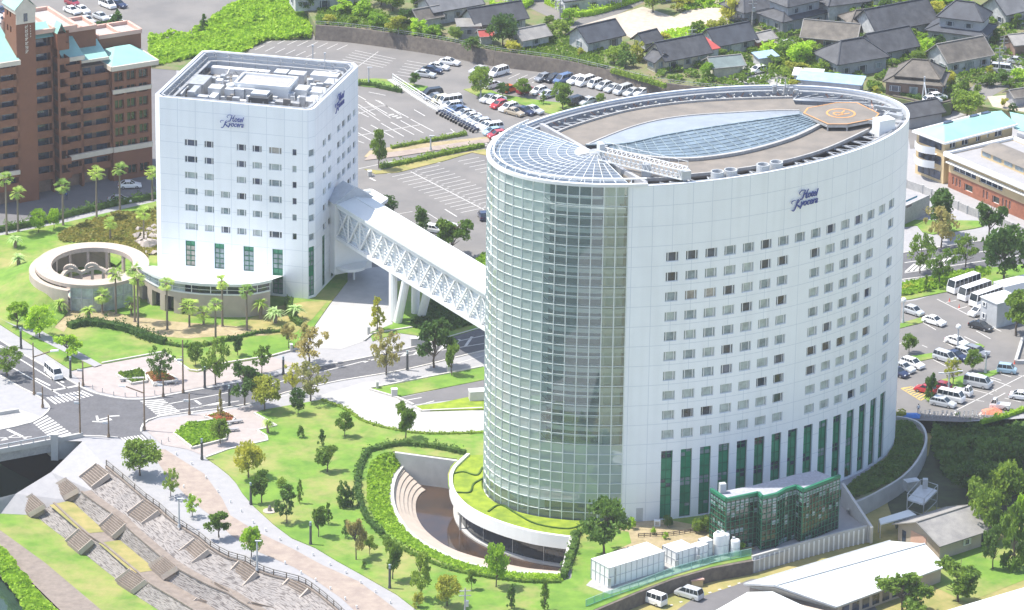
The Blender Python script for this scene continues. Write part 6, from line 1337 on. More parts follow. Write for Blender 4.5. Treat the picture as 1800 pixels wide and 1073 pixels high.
th = thing('equipment_hut', 'small hut with white box beside the two parked cars', 'hut', P(1225, 1030, ZL)); m = MB(); c = P(1223, 1029, ZL); m.box(c, (1.9, 1.5, 1.1), .3); m.build('body', C['cream'], th); m = MB(); m.box((c.x, c.y, ZL + 1.1), (2.2, 1.8, .2), .3); m.build('lid', C['pinktrim'], th)
for x, y, s, lb_ in ((1116,905,1.1,'dark rounded bin enclosure against the white tower foot'),):
    th = thing('storage_box', lb_, 'box', P(x, y)); m = MB(); c = P(x - 6, y + 6); m.box(c, (1.6, 1.1, 1.5)); m.build('body', C['darkmetal'], th); m = MB(); m.box((c.x, c.y, 1.5), (1.3, .9, .15)); m.build('lid', C['metal'], th)
th = thing('air_conditioner', 'white air conditioner unit on bare earth in front of the tower', 'air conditioner', P(1155, 926)); m = MB(); c = P(1155, 926); m.box(c, (1.0, .6, 1.1)); m.build('casing', C['white'], th); m = MB(); m.box((c.x, c.y - .32, .35), (.6, .04, .6)); m.build('grille', C['metal'], th)
# grey cabins by the buses
th = thing('grey_cabin', 'grey two-storey prefab cabin beside the parked buses', 'cabin', P(1750, 575)); A_, B_ = P(1722, 565), P(1751, 578); m = MB(); t_ = (B_ - A_).to_2d().normalized(); n_ = Vector((-t_.y, t_.x)); q = [A_.to_2d(), B_.to_2d(), B_.to_2d() + n_ * 5.5, A_.to_2d() + n_ * 5.5]; m.hexa([(*p, 0) for p in q], [(*p, 4.6) for p in q]); m.build('wall', C['lightmetal'], th); m = MB(); fq = flatmap(A_, B_)
for o in ((.6, 1.6, .9, 1.9), (.6, 1.6, 3.2, 4.0)): window(th, lambda s, z, d: fq(s, z, d - .3), *o, 'pane0', .25)
cq = sum(q, Vector((0, 0))) / 4; m.hexa([(*(p + (p - cq) * .06), 4.6) for p in q], [(*(p + (p - cq) * .06), 4.75) for p in q]); m.build('roof', C['roofwhite'], th)
th = thing('white_container', 'white box container behind the grey cabin and the last bus', 'container', P(1765, 520)); A_, B_ = P(1745, 520), P(1760, 527); t_ = (B_ - A_).to_2d().normalized(); n_ = Vector((-t_.y, t_.x)); m = MB(); q = [A_.to_2d(), B_.to_2d() + t_ * .8, B_.to_2d() + t_ * .8 + n_ * 7, A_.to_2d() + n_ * 7]; m.hexa([(*p, .1) for p in q], [(*p, 2.7) for p in q]); m.build('body', C['white'], th); m = MB()
for i in range(14): p = q[0].lerp(q[3], i / 13); m.bar((*p, .2), (*p, 2.6), .08); p = q[0].lerp(q[1], i / 13); m.bar((*p, .2), (*p, 2.6), .06)
m.build('ribs', C['lightmetal'], th)
th = thing('entrance_ramp', 'dark sunken ramp with pale kerb walls at the right edge of the car park', 'ramp', P(1800, 620)); m = MB(); q = [P(x, y) for x, y in ((1785,640),(1797,600),(1900,560),(1900,640))]; m.path([p + Vector((0, 0, .35)) for p in q + q[:1]], .5, .7); m.build('kerb_wall', C['paleconcrete'], th); m = MB(); m.prism([p.to_2d() for p in q], .03, .08); m.build('ramp_floor', C['darkconcrete'], th)
# ================================================================== VILLAGE HOUSES
def house(cx, cy, w_, d_, ang, eave, rise, kind, wallm, roofm, label, z0=ZV, name='village_house', along=True, wins=True, over=.6, cat='house'):
    c = P(cx, cy, z0); w_ *= .9; d_ *= .88; a = math.radians(ang); t = Vector((math.cos(a), math.sin(a))); n = Vector((-t.y, t.x)); c2 = c.to_2d()
    A, B = c2 - t * w_ / 2 - n * d_ / 2, c2 + t * w_ / 2 - n * d_ / 2; th = thing(name, label, cat, c)
    ze = z0 + eave; zr_ = ze + rise
    def hip(A, B, dep, ze, zr_, over, roofm, gab=0.0):
        L_ = (B - A).length; q = [A - t * over - n * over, B + t * over - n * over, B + t * over + n * (dep + over), A - t * over + n * (dep + over)]; hl = min(L_, dep) / 2 * (1 - gab); rr = MB(); k = MB()
        if L_ >= dep: r0, r1 = A + t * hl + n * dep / 2, B - t * hl + n * dep / 2; F = (((q[0], q[1], r1, r0)), ((q[1], q[2], r1)), ((q[2], q[3], r0, r1)), ((q[3], q[0], r0)))
        else: r0, r1 = A + t * L_ / 2 + n * hl, A + t * L_ / 2 + n * (dep - hl); F = ((q[0], q[1], r0), (q[1], q[2], r1, r0), (q[2], q[3], r1), (q[3], q[0], r0, r1))
        for f in F:
            pts = [(*p, zr_ if p in (r0, r1) else ze) for p in f]; e0 = f[0]; ed = (f[1] - f[0]).normalized()
            rr.face(pts, [((p - e0).dot(ed), abs((p - e0).dot(Vector((-ed.y, ed.x))))) for p in f])
        o = rr.build('roof', C[roofm], th)
        k.bar((*r0, zr_ + .08), (*r1, zr_ + .08), .35, .25)
        for p, r in ((q[0], r0), (q[1], r1 if L_ >= dep else r0), (q[2], r1), (q[3], r0 if L_ >= dep else r1)): k.bar((*p, ze + .06), (*r, zr_ + .06), .25, .18)
        for p, r in zip(q, q[1:] + q[:1]): k.bar((*p, ze - .08), (*r, ze - .08), .15, .16)
        k.build('ridge_tiles', C['tile_blue'] if roofm != 'tile_old' else C['tile_old'], o); return o
    if kind == 'gable': gable_box(th, A, B, d_, z0, ze, zr_, wallm, roofm, over, along)
    elif kind == 'flat':
        m = MB(); q = [A, B, B + n * d_, A + n * d_]; m.hexa([(*p, z0) for p in q], [(*p, ze) for p in q]); m.build('wall', C[wallm], th); m = MB(); q = [p + (p - c2).normalized() * .5 for p in q]; m.hexa([(*q[0], ze), (*q[1], ze), (*q[2], ze + rise), (*q[3], ze + rise)], [(*q[0], ze + .15), (*q[1], ze + .15), (*q[2], ze + rise + .15), (*q[3], ze + rise + .15)]); m.build('roof', C[roofm], th)
    elif kind == 'hip':
        m = MB(); q = [A, B, B + n * d_, A + n * d_]; m.hexa([(*p, z0) for p in q], [(*p, ze) for p in q]); m.build('wall', C[wallm], th); hip(A, B, d_, ze, zr_, over, roofm, .25)
    elif kind == 'two':      # skirt roof below, upper storey with hip roof
        m = MB(); q = [A, B, B + n * d_, A + n * d_]; m.hexa([(*p, z0) for p in q], [(*p, z0 + 2.9) for p in q]); A2, B2 = A + t * w_ * .18 + n * d_ * .12, B - t * w_ * .08 + n * d_ * .12; q = [A2, B2, B2 + n * d_ * .78, A2 + n * d_ * .78]; m.hexa([(*p, z0 + 2.9) for p in q], [(*p, ze) for p in q]); m.build('wall', C[wallm], th)
        hip(A, B, d_, z0 + 2.9, z0 + 2.9 + min(w_, d_) * .24, over, roofm); hip(A2, B2, d_ * .78, ze, zr_, over, roofm, .2)
        f_ = flatmap(A2, B2); L2 = (B2 - A2).length
        for s in (.15, .6): window(th, lambda s_, z, d: f_(s_, z, d - .33), L2 * s, L2 * s + 1.8, ze - 1.9, ze - .8, 'pane0', .25, frame='lightmetal')
    if wins:
        for f_, L_ in ((flatmap(A, B), w_), (flatmap(B, B + n * d_), d_), (flatmap(A + n * d_, A), d_)):
            k = max(1, int(L_ / 3.4))
            for i in range(k):
                s = L_ * (i + .5) / k; ww_ = .85 if (i + int(cx)) % 2 else 1.1
                window(th, lambda s_, z, d: f_(s_, z, d - .33), s - ww_, s + ww_, z0 + (.4 if (i + int(cy)) % 2 else .9), z0 + 2.1, 'pane0' if (i + int(cx)) % 3 else 'pane1', .25, frame='lightmetal')
    return th
house(790,30,13,7.5,33,3.2,2.0,'gable','housewall','tile_grey','long pale grey gabled house at the top, behind the small brown-roofed hut')
house(748,44,6,4,33,2.4,1.4,'gable','housewall','tile_old','small white hut with brown tile roof by the wall-top gardens',name='garden_hut',wins=False,cat='hut')
house(868,52,13,7,30,3.0,2.4,'gable','housewall','tile','long dark-tiled house parallel to the car park wall, with pale lean-to')
house(823,64,5,4,8,2.6,.6,'flat','greywall','shed','pale lean-to roof against the left end of the long dark-tiled house',name='lean_to',cat='lean-to')
house(853,76,2.6,2.4,15,2.2,.7,'gable','housewall','redroof','tiny pinkish porch roof in front of the long dark-tiled house',name='porch',wins=False,cat='porch')
house(931,80,7.2,5,35,2.6,1.4,'gable','housewall','shed','beige-roofed shed with white gable just above the car park wall',name='garden_shed',cat='shed')
house(1047,82,10,7,38,2.9,2.2,'gable','housewall','tile_blue','dark-roofed white house between the sheds and the sandy yard')
house(1030,12,15,8,26,3.4,2.0,'gable','housewall','tile_grey','white house with grey roof behind the clipped green hedge at the top edge')
house(915,-4,9,7,20,3.4,2,'gable','housewall','tile_grey','white-walled house touching the top edge above the long dark-tiled house')
house(1192,113,12,7.5,33,3.0,2.6,'gable','housecream','tile','cream house with dark tile roof and two small front gables')
house(1233,106,5.5,5.5,33,2.8,.9,'flat','housewall','redroof','red metal roofed annex on the right of the cream house',name='annex',cat='annex')
house(1158,122,4.2,3.2,33,2.6,1.3,'gable','housecream','tile','small front gable wing at the left end of the cream house',name='gable_wing',wins=True,cat='wing',along=False)
house(1272,130,7,5.5,20,2.6,1.2,'gable','housecream','shedgreen','cream shed with green-grey sheet roof below the cream house',name='garden_shed',wins=False,cat='shed')
house(1278,87,10.5,7,33,2.8,2.4,'gable','housewall','tile_blue','white house with dark roof behind the red-roofed annex')
house(1336,82,5,4,38,2.2,.9,'gable','brick','shed','small red-walled shed with flat beige roof',name='red_shed',wins=False,cat='shed')
house(1137,84,4.5,4,40,2.2,1.4,'gable','housewall','tile','small dark-roofed gatehouse at the corner of the sandy yard',name='gatehouse',wins=False,cat='hut')
house(1326,30,13,8,38,3.0,2.4,'hip','greywall','tile','hip-roofed house with wide dark tile roof at the top, left of the two-storey one')
house(1392,45,13,8.5,38,5.6,2.6,'two','greywall','tile','large two-storey hip-roofed house at the top centre of the village')
house(1461,82,12,7,-14,3.0,2.4,'gable','housebrown','tile_old','old brown-tiled house with orange panels facing the shrubs')
house(1477,34,10.5,8,25,4.6,2.4,'hip','housewall','tile','white two-level house with steep dark hip roof behind the brown-tiled one')
house(1572,60,17,9,33,3.2,3.4,'gable','housewall','tile','very long dark gabled roof with white gable wall, largest in the village')
house(1515,48+8,8,6,20,3.0,1.8,'hip','greywall','tile_old','low weathered roof between the hip-roofed white house and the long dark roof')
house(1495,122,13,9.5,30,3.2,3.2,'hip','greywall','tile','hip-roofed house with white decorative gable and blue sheets by its wall')
house(1558,100,11,8,33,3.0,2.8,'gable','greywall','tile','dark-tiled house joined behind the hip-roofed house with blue sheets')
house(1610,160,12.5,9,-12,4.0,2.6,'two','housebrown','tile_old','brown weathered double-tiered roof house above the dark stone retaining wall')
house(1685,118,12,8,32,3.2,2.6,'gable','housewall','tile_old','grey-beige gabled house with white gable end, right of the tiered roof')
house(1688,72,13.5,9,-20,5.8,2.8,'two','greywall','tile_blue','big slate-blue two-storey house with skirt roofs at the right')
house(1780,35,12,8,38,3.4,2.6,'gable','housewall','tile_grey','white gabled house with grey roof in the top right corner')
house(1802,94,8,6,20,3.2,1.2,'gable','housebrown','shed','brown wooden house with pale roof at the right edge',wins=False)
house(1580,4,16,7,-8,4.0,.4,'flat','housewall','shed','plain white low building at the top edge right of centre',wins=True)
house(1612,216,9,6,30,2.8,1.6,'gable','greywall','tile','plain grey roof between the tower and the mint-roofed building',z0=0,wins=False)
house(1640,-2,10,6,30,3,1.4,'gable','housewall','tile_grey','grey-roofed house at the top edge above the long dark roof')
house(1460,160,14,5,-14,2.4,.5,'flat','greywall','blueroof','low pale blue sheet roof just behind the tower rim',wins=False,name='carport',cat='carport')
house(1420,148,6,4,-10,2.2,.4,'flat','housewall','roofwhite','small white carport roof between shrubs behind the tower rim',wins=False,name='carport',cat='carport')
house(1345,117,4.5,3.2,25,2.3,.4,'flat','housewall','blueroof','blue tarpaulin roof over the white car in the lane',wins=False,name='carport',cat='carport')
house(565,10,14,7,15,3.4,2.2,'gable','housewall','tile_grey','grey-roofed house at the top edge above the bushes left of centre')
house(1180,-6,12,6,30,3.2,1.8,'gable','housewall','tile_grey','grey roof at the top edge above the vegetable field')
house(1730,-14,12,7,10,4,1.2,'gable','housewall','tile_old','pale house at the top edge left of the corner house')
house(1800,150+30,7,4,25,2.2,.8,'gable','greywall','tile_old','small dark roof at the right edge beside the sandy field',wins=False,name='garden_hut',cat='hut')
# dark stone platform wall beneath the tiered-roof house
th = thing('platform_wall', 'dark stone retaining wall under the brown tiered-roof house', 'wall', P(1640, 200)); m = MB(); q = [P(x, y, ZV) for x, y in ((1570,170),(1600,176),(1640,186),(1672,178),(1674,166))]
for a, b in zip(q, q[1:]): m.bar((a.x, a.y, 1.5), (b.x, b.y, 1.5), .5, 3.0)
m.build('stone_face', C['stone'], th)
m = MB(); m.prism([p.to_2d() for p in q] + [P(1570, 150, ZV).to_2d()], ZV, ZV + .15); struct(m.build('platform_ground', C['field']))
# ================================================================== VEHICLES
CARCOL = dict(white=(.80, .80, .80), silver=(.52, .54, .56), grey=(.24, .25, .27), black=(.015, .016, .02), navy=(.02, .03, .08), blue=(.10, .16, .30), lightblue=(.35, .50, .60), red=(.50, .03, .04), darkred=(.30, .03, .05), orange=(.65, .14, .03), beige=(.45, .38, .28), cream=(.62, .58, .40))
for k, v in CARCOL.items(): C['car_' + k] = mat('car_paint_' + k, v, .25, 0, metal=.15 if k not in ('white', 'cream') else 0, coat=.6)
C['tyre'] = mat('tyre_rubber', (.02, .02, .02), .85, 0); C['rim'] = mat('wheel_rim', (.45, .46, .48), .3, 0, metal=.8); C['carglass'] = mat('car_glass', (.02, .03, .04), .05, 0, spec=.8); C['lamp'] = mat('headlamp', (.75, .77, .78), .15, 0); C['tail'] = mat('tail_lamp', (.4, .02, .02), .25, 0); C['bumper'] = mat('dark_plastic', (.04, .04, .045), .6, 0)
# profiles: (x, top) of the body from nose to tail, greenhouse stations (x, z) ; nose at +x
CT = {'sedan': (4.5, 1.7, [(2.25, .55), (2.15, .72), (1.3, .92), (.75, .98), (-1.35, 1.0), (-2.1, .95), (-2.25, .6)], [(1.0, .95), (.25, 1.40), (-.95, 1.42), (-1.65, .98)]),
      'hatch': (3.9, 1.65, [(1.95, .55), (1.85, .75), (1.15, .95), (.7, 1.0), (-1.7, 1.05), (-1.9, .95), (-1.95, .55)], [(1.0, .98), (.3, 1.48), (-1.35, 1.50), (-1.85, 1.02)]),
      'wagon': (4.5, 1.7, [(2.25, .55), (2.15, .75), (1.35, .95), (.8, 1.0), (-2.0, 1.03), (-2.2, .95), (-2.25, .55)], [(1.1, .98), (.35, 1.48), (-1.75, 1.48), (-2.15, 1.0)]),
      'minivan': (4.6, 1.75, [(2.3, .6), (2.2, .85), (1.6, 1.05), (1.2, 1.1), (-2.1, 1.1), (-2.27, 1.0), (-2.3, .55)], [(1.55, 1.08), (.75, 1.78), (-1.95, 1.80), (-2.22, 1.08)]),
      'van': (4.7, 1.72, [(2.35, .6), (2.33, .95), (2.2, 1.15), (1.9, 1.2), (-2.2, 1.2), (-2.33, 1.1), (-2.35, .55)], [(2.15, 1.18), (1.6, 1.93), (-2.2, 1.98), (-2.3, 1.2)]),
      'kei': (3.4, 1.5, [(1.7, .55), (1.66, .8), (1.3, 1.0), (1.0, 1.05), (-1.55, 1.05), (-1.68, .95), (-1.7, .55)], [(1.2, 1.03), (.75, 1.68), (-1.45, 1.7), (-1.65, 1.05)]),
      'bus': (7.0, 2.1, [(3.5, .6), (3.5, 1.1), (3.45, 1.3), (3.3, 1.35), (-3.4, 1.35), (-3.48, 1.2), (-3.5, .6)], [(3.42, 1.33), (3.1, 2.55), (-3.35, 2.6), (-3.47, 1.35)]),
      'truck': (3.4, 1.48, [(1.7, .6), (1.7, .9), (1.6, 1.05), (1.4, 1.1), (.55, 1.1), (.5, .72), (-1.7, .72)], [(1.6, 1.08), (1.25, 1.75), (.65, 1.78), (.55, 1.1)])}
_mc = {}
def cmesh(key, fn):
    if key not in _mc: _mc[key] = fn()
    return _mc[key]
def body_mesh(tp_, col):
    L_, w_, prof, gh = CT[tp_]; m = MB(); hw = w_ / 2; st = []
    N_ = len(prof)
    for i, (x, z) in enumerate(prof):
        k = 1 - (.10 if i in (0, N_ - 1) else .04 if i in (1, N_ - 2) else 0); zb = .24
        st.append([(x, -hw * k, zb + .05), (x, -hw * k, z * .78), (x, -hw * k * .92, z), (x, hw * k * .92, z), (x, hw * k, z * .78), (x, hw * k, zb + .05)])
    for a, b in zip(st, st[1:]):
        for i in range(5): m.face([a[i], b[i], b[i + 1], a[i + 1]])
        m.face([a[5], b[5], b[0], a[0]])
    m.face(st[0]); m.face(st[-1][::-1])
    (x0, z0), (x1, z1), (x2, z2), (x3, z3) = gh; k = .80      # roof skin and pillars
    m.hexa([(x1 - .02, -hw * k, z1 - .02), (x2 + .02, -hw * k, z2 - .02), (x2 + .02, hw * k, z2 - .02), (x1 - .02, hw * k, z1 - .02)], [(x1 - .1, -hw * k * .93, z1 + .05), (x2 + .08, -hw * k * .93, z2 + .05), (x2 + .08, hw * k * .93, z2 + .05), (x1 - .1, hw * k * .93, z1 + .05)])
    for s in (-1, 1):
        for a, b in (((x0, hw * .90 * s, z0), (x1, hw * k * s, z1)), ((x3, hw * .90 * s, z3), (x2, hw * k * s, z2))): m.bar(a, b, .09)
        nb = 1 if tp_ in ('truck',) else 2 if tp_ in ('sedan', 'hatch', 'kei') else 5 if tp_ == 'bus' else 3
        for j in range(1, nb + 1): f = j / (nb + 1); xa = x1 + (x2 - x1) * f; m.bar((xa, hw * .91 * s, z0), (xa, hw * k * s, z1), .07)
    return m.mesh(tp_ + '_body', C['car_' + col])
def glass_mesh(tp_):
    L_, w_, prof, gh = CT[tp_]; m = MB(); hw = w_ / 2 * .90; k = .80 / .90; (x0, z0), (x1, z1), (x2, z2), (x3, z3) = gh
    m.hexa([(x3, -hw, z3 - .02), (x0, -hw, z0 - .02), (x0, hw, z0 - .02), (x3, hw, z3 - .02)], [(x2, -hw * k, z2), (x1, -hw * k, z1), (x1, hw * k, z1), (x2, hw * k, z2)]); return m.mesh('windows', C['carglass'])
def wheel_mesh(r=.31):
    m = MB(); m.tube((0, -.1, 0), (0, .1, 0), r, r, 14); return m.mesh('tyre', C['tyre'])
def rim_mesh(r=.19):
    m = MB(); m.tube((0, -.12, 0), (0, .12, 0), r, r, 10); return m.mesh('rim', C['rim'])
def vehicle(px, py, head, tp_, col, label, z=0.03, cat=None, group=None, name=None):
    L_, w_, prof, gh = CT[tp_]; c = P(px, py, z + .5); c.z = z; nm = name or {'van': 'parked_van', 'minivan': 'parked_minivan', 'bus': 'parked_bus', 'truck': 'small_truck'}.get(tp_, 'parked_car')
    t = thing(nm, label, cat or {'van': 'van', 'minivan': 'minivan', 'bus': 'bus', 'truck': 'truck'}.get(tp_, 'car'), c, group); t.rotation_euler.z = math.radians(head)
    inst('body', cmesh((tp_, col), lambda: body_mesh(tp_, col)), t); inst('windows', cmesh((tp_, 'g'), lambda: glass_mesh(tp_)), t)
    for sx in (1, -1):
        for sy in (1, -1):
            w = inst('wheel', cmesh('wheel', wheel_mesh), t, (sx * L_ * .29, sy * (w_ / 2 - .1), .31)); inst('rim', cmesh('rim', rim_mesh), w)
    def lm(mt, nm2):
        m = MB(); m.box((0, 0, 0), (.12, .36, .16)); return m.mesh(nm2, C[mt])
    for sy in (1, -1):
        inst('headlight', cmesh('hl', lambda: lm('lamp', 'headlight')), t, (L_ / 2 - .09, sy * w_ * .34, .58)); inst('tail_light', cmesh('tl', lambda: lm('tail', 'tail_light')), t, (-L_ / 2 + .09, sy * w_ * .36, .68))
    if tp_ == 'truck':
        def bed():
            m = MB(); 
            for s in (-1, 1): m.box((-.6, s * .7, .72), (2.1, .06, .3))
            m.box((-1.68, 0, .72), (.06, 1.4, .3)); return m.mesh('bed', C['car_white'])
        inst('bed', cmesh('bed', bed), t)
    return t
ORD = 'first second third fourth fifth sixth seventh eighth ninth tenth eleventh twelfth thirteenth fourteenth fifteenth sixteenth'.split()
G1 = 'cars parked along the brown stone wall'; G2 = 'cars parked beside the tree island'; G3 = 'cars parked along the white fence'; G4 = 'cars in the right-hand car park'; G5 = 'cars in the top left car park'; G6 = 'village cars'
V = [(790,110,-20,'sedan','white','white sedan parked alone nearest the brown stone wall, left of the others',G1),(771,118,-20,'sedan','white','white sedan between the dark blue sedan and the stone wall',G1),(759,124,-20,'sedan','navy','dark blue sedan sandwiched between a white and a silver sedan',G1),(747,131,-20,'sedan','silver','silver sedan at the open end of the three side by side cars by the wall',G1),
(842,124,222,'sedan','silver','silver-green sedan by the wall, just above the round island tree',G1),(877,128,225,'minivan','white','white minivan standing alone in the wall row with empty bays right of it',G1),
(954,138,225,'hatch','grey','dark grey hatchback, first after the empty bays by the wall',G1),(972,139,225,'hatch','black','black hatchback, second after the empty bays by the wall',G1),(990,141,225,'minivan','blue','blue-grey minivan by the wall between a black and a white car',G1),(1013,142,225,'wagon','white','white car directly right of the blue-grey minivan',G1),(1029,145,225,'minivan','white','white minivan, second white vehicle right of the blue-grey minivan',G1),(1046,149,225,'kei','white','boxy white small car in the middle of the wall row',G1),(1062,152,225,'hatch','silver','silver hatchback right of the boxy white small car',G1),(1078,156,225,'sedan','silver','silver sedan, third from the right end of the wall row',G1),(1095,160,225,'minivan','silver','silver minivan, second from the right end of the wall row',G1),(1112,163,225,'sedan','silver','silver sedan near the right end of the wall row',G1),(1128,163,225,'sedan','white','white car whose roof just shows above the tower rim',G1),
(866,150,45,'wagon','white','white wagon half hidden by the largest round island tree',G2),(897,157,45,'hatch','orange','orange car between two clipped round island trees',G2),(925,159,45,'wagon','darkred','red-orange car behind the second clipped round tree',G2),(947,161,225,'hatch','white','white hatchback right of the red-orange car behind the island',G2),(965,166,45,'sedan','silver','silver sedan behind the small slim island tree',G2),(1015,179,45,'minivan','black','black minivan under the widest round tree by the tower rim',G2),(1033,179,225,'sedan','silver','silver sedan right of the black minivan, next to the tower rim',G2),
(860,174,225,'sedan','silver','pale silver sedan at the left corner of the island beside the lamp post',G2),(873,177,225,'sedan','white','white sedan left of the bright red car in front of the island',G2),(877,185,225,'hatch','red','bright red hatchback in front of the island',G2),(894,190,225,'wagon','white','white wagon right of the bright red hatchback',G2),(904,198,-40,'sedan','beige','beige sedan nearest the viewer in front of the island',G2),(922,196,-40,'sedan','navy','navy sedan between the beige and the silver-white sedan',G2),(938,194,-40,'sedan','silver','silver-white sedan right of the navy sedan in front of the island',G2),
(759,166,205,'minivan','black','black minivan at the upper end of the row along the white fence',G3),(764,172,205,'sedan','grey','dark grey car beside the black minivan by the fence',G3),(774,177,205,'kei','cream','cream boxy jeep by the white fence',G3),(792,180,205,'van','white','white van with flat roof right behind the cream jeep',G3),(794,187,205,'wagon','white','white wagon in front of the flat-roofed white van',G3),(804,194,205,'sedan','blue','grey-blue sedan by the fence after the white wagon',G3),(818,200,205,'sedan','silver','silver sedan, sixth from the upper end of the fence row',G3),(828,206,205,'sedan','white','white sedan in the middle of the fence row',G3),(836,212,205,'sedan','silver','silver sedan just after the middle white sedan of the fence row',G3),(845,217,205,'wagon','silver','silver wagon in the lower half of the fence row',G3),(854,222,205,'sedan','white','white sedan left of the light blue car in the fence row',G3),(865,226,205,'minivan','white','white minivan behind the light blue car near the tower',G3),(866,233,205,'hatch','lightblue','light blue hatchback next to the red car by the fence',G3),(874,238,205,'hatch','red','red hatchback near the lower end of the fence row',G3),(885,243,205,'sedan','white','white car cut off by the tower at the end of the fence row',G3),
(1606,548,-42,'hatch','silver','silver hatchback beside the lamp globe in the upper car park',G4),(1642,565,-40,'sedan','white','long white sedan near the traffic cones',G4),(1724,574,-38,'sedan','black','black sedan driving beside the grey cabin',G4),(1694,505,222,'bus','white','white minibus, leftmost of the three parked minibuses',G4),(1713,518,222,'bus','white','white minibus in the middle of the three parked minibuses',G4),(1733,529,222,'bus','white','white minibus nearest the grey cabin',G4),(1719,549,222,'hatch','white','small white car between the nearest minibus and the cabin',G4),
(1682,601,-42,'sedan','white','white sedan parked above the row of four cars on the island',G4),(1662,630,-40,'minivan','silver','silver minivan, left of the four cars by the yellow bush',G4),(1680,626,-40,'sedan','navy','dark navy sedan right of the silver minivan',G4),(1698,622,-40,'wagon','silver','silver wagon, third of the four cars by the yellow bush',G4),(1717,619,-40,'wagon','grey','grey wagon at the right end of the four cars',G4),
(1604,640,-42,'wagon','white','white off-road wagon near the right edge of the tower',G4),(1588,647,-42,'sedan','silver','silver sedan left of the white off-road wagon',G4),(1577,655,-42,'sedan','navy','dark blue car mostly hidden by the tower edge',G4),(1627,685,150,'hatch','red','bright red hatchback behind the small tree by the yellow hatching',G4),(1653,680,150,'hatch','darkred','dark red hatchback right of the bright red one',G4),
(1672,700,-28,'van','white','white van beside the wagon at the lower car park row',G4),(1658,709,-28,'wagon','silver','silver-white wagon at the front of the lower car park row',G4),(1692,690,-28,'truck','white','small white truck between the big silver van and the white van',G4),(1718,675,-26,'van','silver','large silver high-roof van in the lower car park',G4),(1722,670,-26,'wagon','white','white wagon hidden behind the silver high-roof van',G4),(1770,651,-15,'kei','lightblue','light blue boxy van alone at the right bays',G4),(1797,697,-15,'sedan','white','white car cut by the right edge of the picture',G4),(1758,714,165,'truck','white','white pick-up truck loaded with bicycles beside the orange net',G4)]
V2 = [(1147,1055,140,'van','white','white minibus-style van parked below the low stone wall',ZL + .03,None),(1211,1045,145,'minivan','silver','silver minivan parked below the low stone wall',ZL + .03,None),(94,657,-62,'van','white','white van driving down the road to the crossing',.03,None),(228,326,8,'sedan','white','white sedan in the shade at the apartment entrance',.03,None),(210,352,8,'sedan','silver','silver car by the hedge in the apartment shade',.03,None),
(127,5,-48,'hatch','darkred','dark red car touching the top edge of the upper left car park',.03,G5),(126,19,-50,'sedan','white','white sedan left of its white twin in the upper left car park',.03,G5),(144,18,-50,'sedan','white','white sedan right of its white twin in the upper left car park',.03,G5),(189,9,-50,'minivan','white','white minivan beside the navy car near the top edge',.03,G5),(207,8,-40,'sedan','navy','navy sedan near the top edge of the upper left car park',.03,G5),(153,36,-50,'sedan','silver','silver sedan half hidden behind the apartment roof',.03,G5),(177,30,-50,'sedan','silver','silver sedan above the dark bushes behind the apartment',.03,G5),(203,35,-50,'sedan','white','white sedan right of the dark bushes in the upper left car park',.03,G5),(3,20,-50,'sedan','navy','dark blue car at the left edge behind the stair tower',.03,G5),(3,36,-50,'hatch','white','white car at the left edge behind the stair tower',.03,G5),
(1332,124,215,'hatch','white','white car under the blue tarpaulin roof',ZV + .05,G6),(1300,45,-5,'van','black','dark van parked in front of the hip-roofed house',ZV + .05,G6),(1762,124,-15,'van','silver','silver van in the yard at the right side of the village',ZV + .05,G6),(1788,108,-15,'sedan','silver','silver car behind the silver van in the village yard',ZV + .05,G6),(1648,171,20,'hatch','white','white car parked on the stone platform below the tiered roof',ZV + .25,G6),(1639,177,20,'hatch','white','front white car at the edge of the stone platform',ZV + .25,G6),(1386,80,20,'kei','white','small white car beside the red-walled shed',ZV + .05,G6),
(763,404,-20,'hatch','white','white car glimpsed between the trees behind the footbridge',.03,None),(786,398,10,'hatch','white','white hatchback left of the round tree behind the footbridge',.03,None),(849,380,100,'hatch','navy','dark blue car peeking out left of the glass tower',.03,None)]
for (x, y, h, t, c, l, g) in V: vehicle(x, y, h, t, c, l, group=g)
for (x, y, h, t, c, l, z, g) in V2: vehicle(x, y, h, t, c, l, z, group=g)
# motorcycles by the fence
def moto_parts():
    r = []
    m = MB(); m.bar((-.55, 0, .55), (.5, 0, .62), .28, .3); m.bar((-.85, 0, .78), (0, 0, .78), .3, .12); m.bar((.5, 0, .6), (.75, 0, .3), .1); m.box((.05, 0, .62), (.45, .3, .28)); r.append(('frame', m.mesh('frame', C['car_navy'])))
    m = MB(); m.tube((.45, -.35, 1.0), (.45, .35, 1.0), .04); m.bar((.5, 0, .6), (.42, 0, 1.05), .08); m.box((.5, 0, .85), (.12, .2, .2)); r.append(('handlebar', m.mesh('handlebar', C['rim'])))
    m = MB(); m.tube((0, -.06, 0), (0, .06, 0), .3, .3, 12); r.append(('wheel', m.mesh('wheel', C['tyre']))); return r
mp = moto_parts(); f0, f1 = (774, 201), (836, 233)
for i in range(14):
    t = i / 13; c = P(f0[0] + (f1[0] - f0[0]) * t, f0[1] + (f1[1] - f0[1]) * t)
    th = thing('motorcycle', ORD[i] + ' dark motorcycle from the upper end of the row outside the white fence', 'motorcycle', c, 'motorcycles lined up along the fence'); th.rotation_euler.z = math.radians(ru(195, 225)); inst('frame', mp[0][1], th); inst('handlebar', mp[1][1], th); inst('wheel', mp[2][1], th, (.68, 0, .3)); inst('wheel', mp[2][1], th, (-.68, 0, .3))
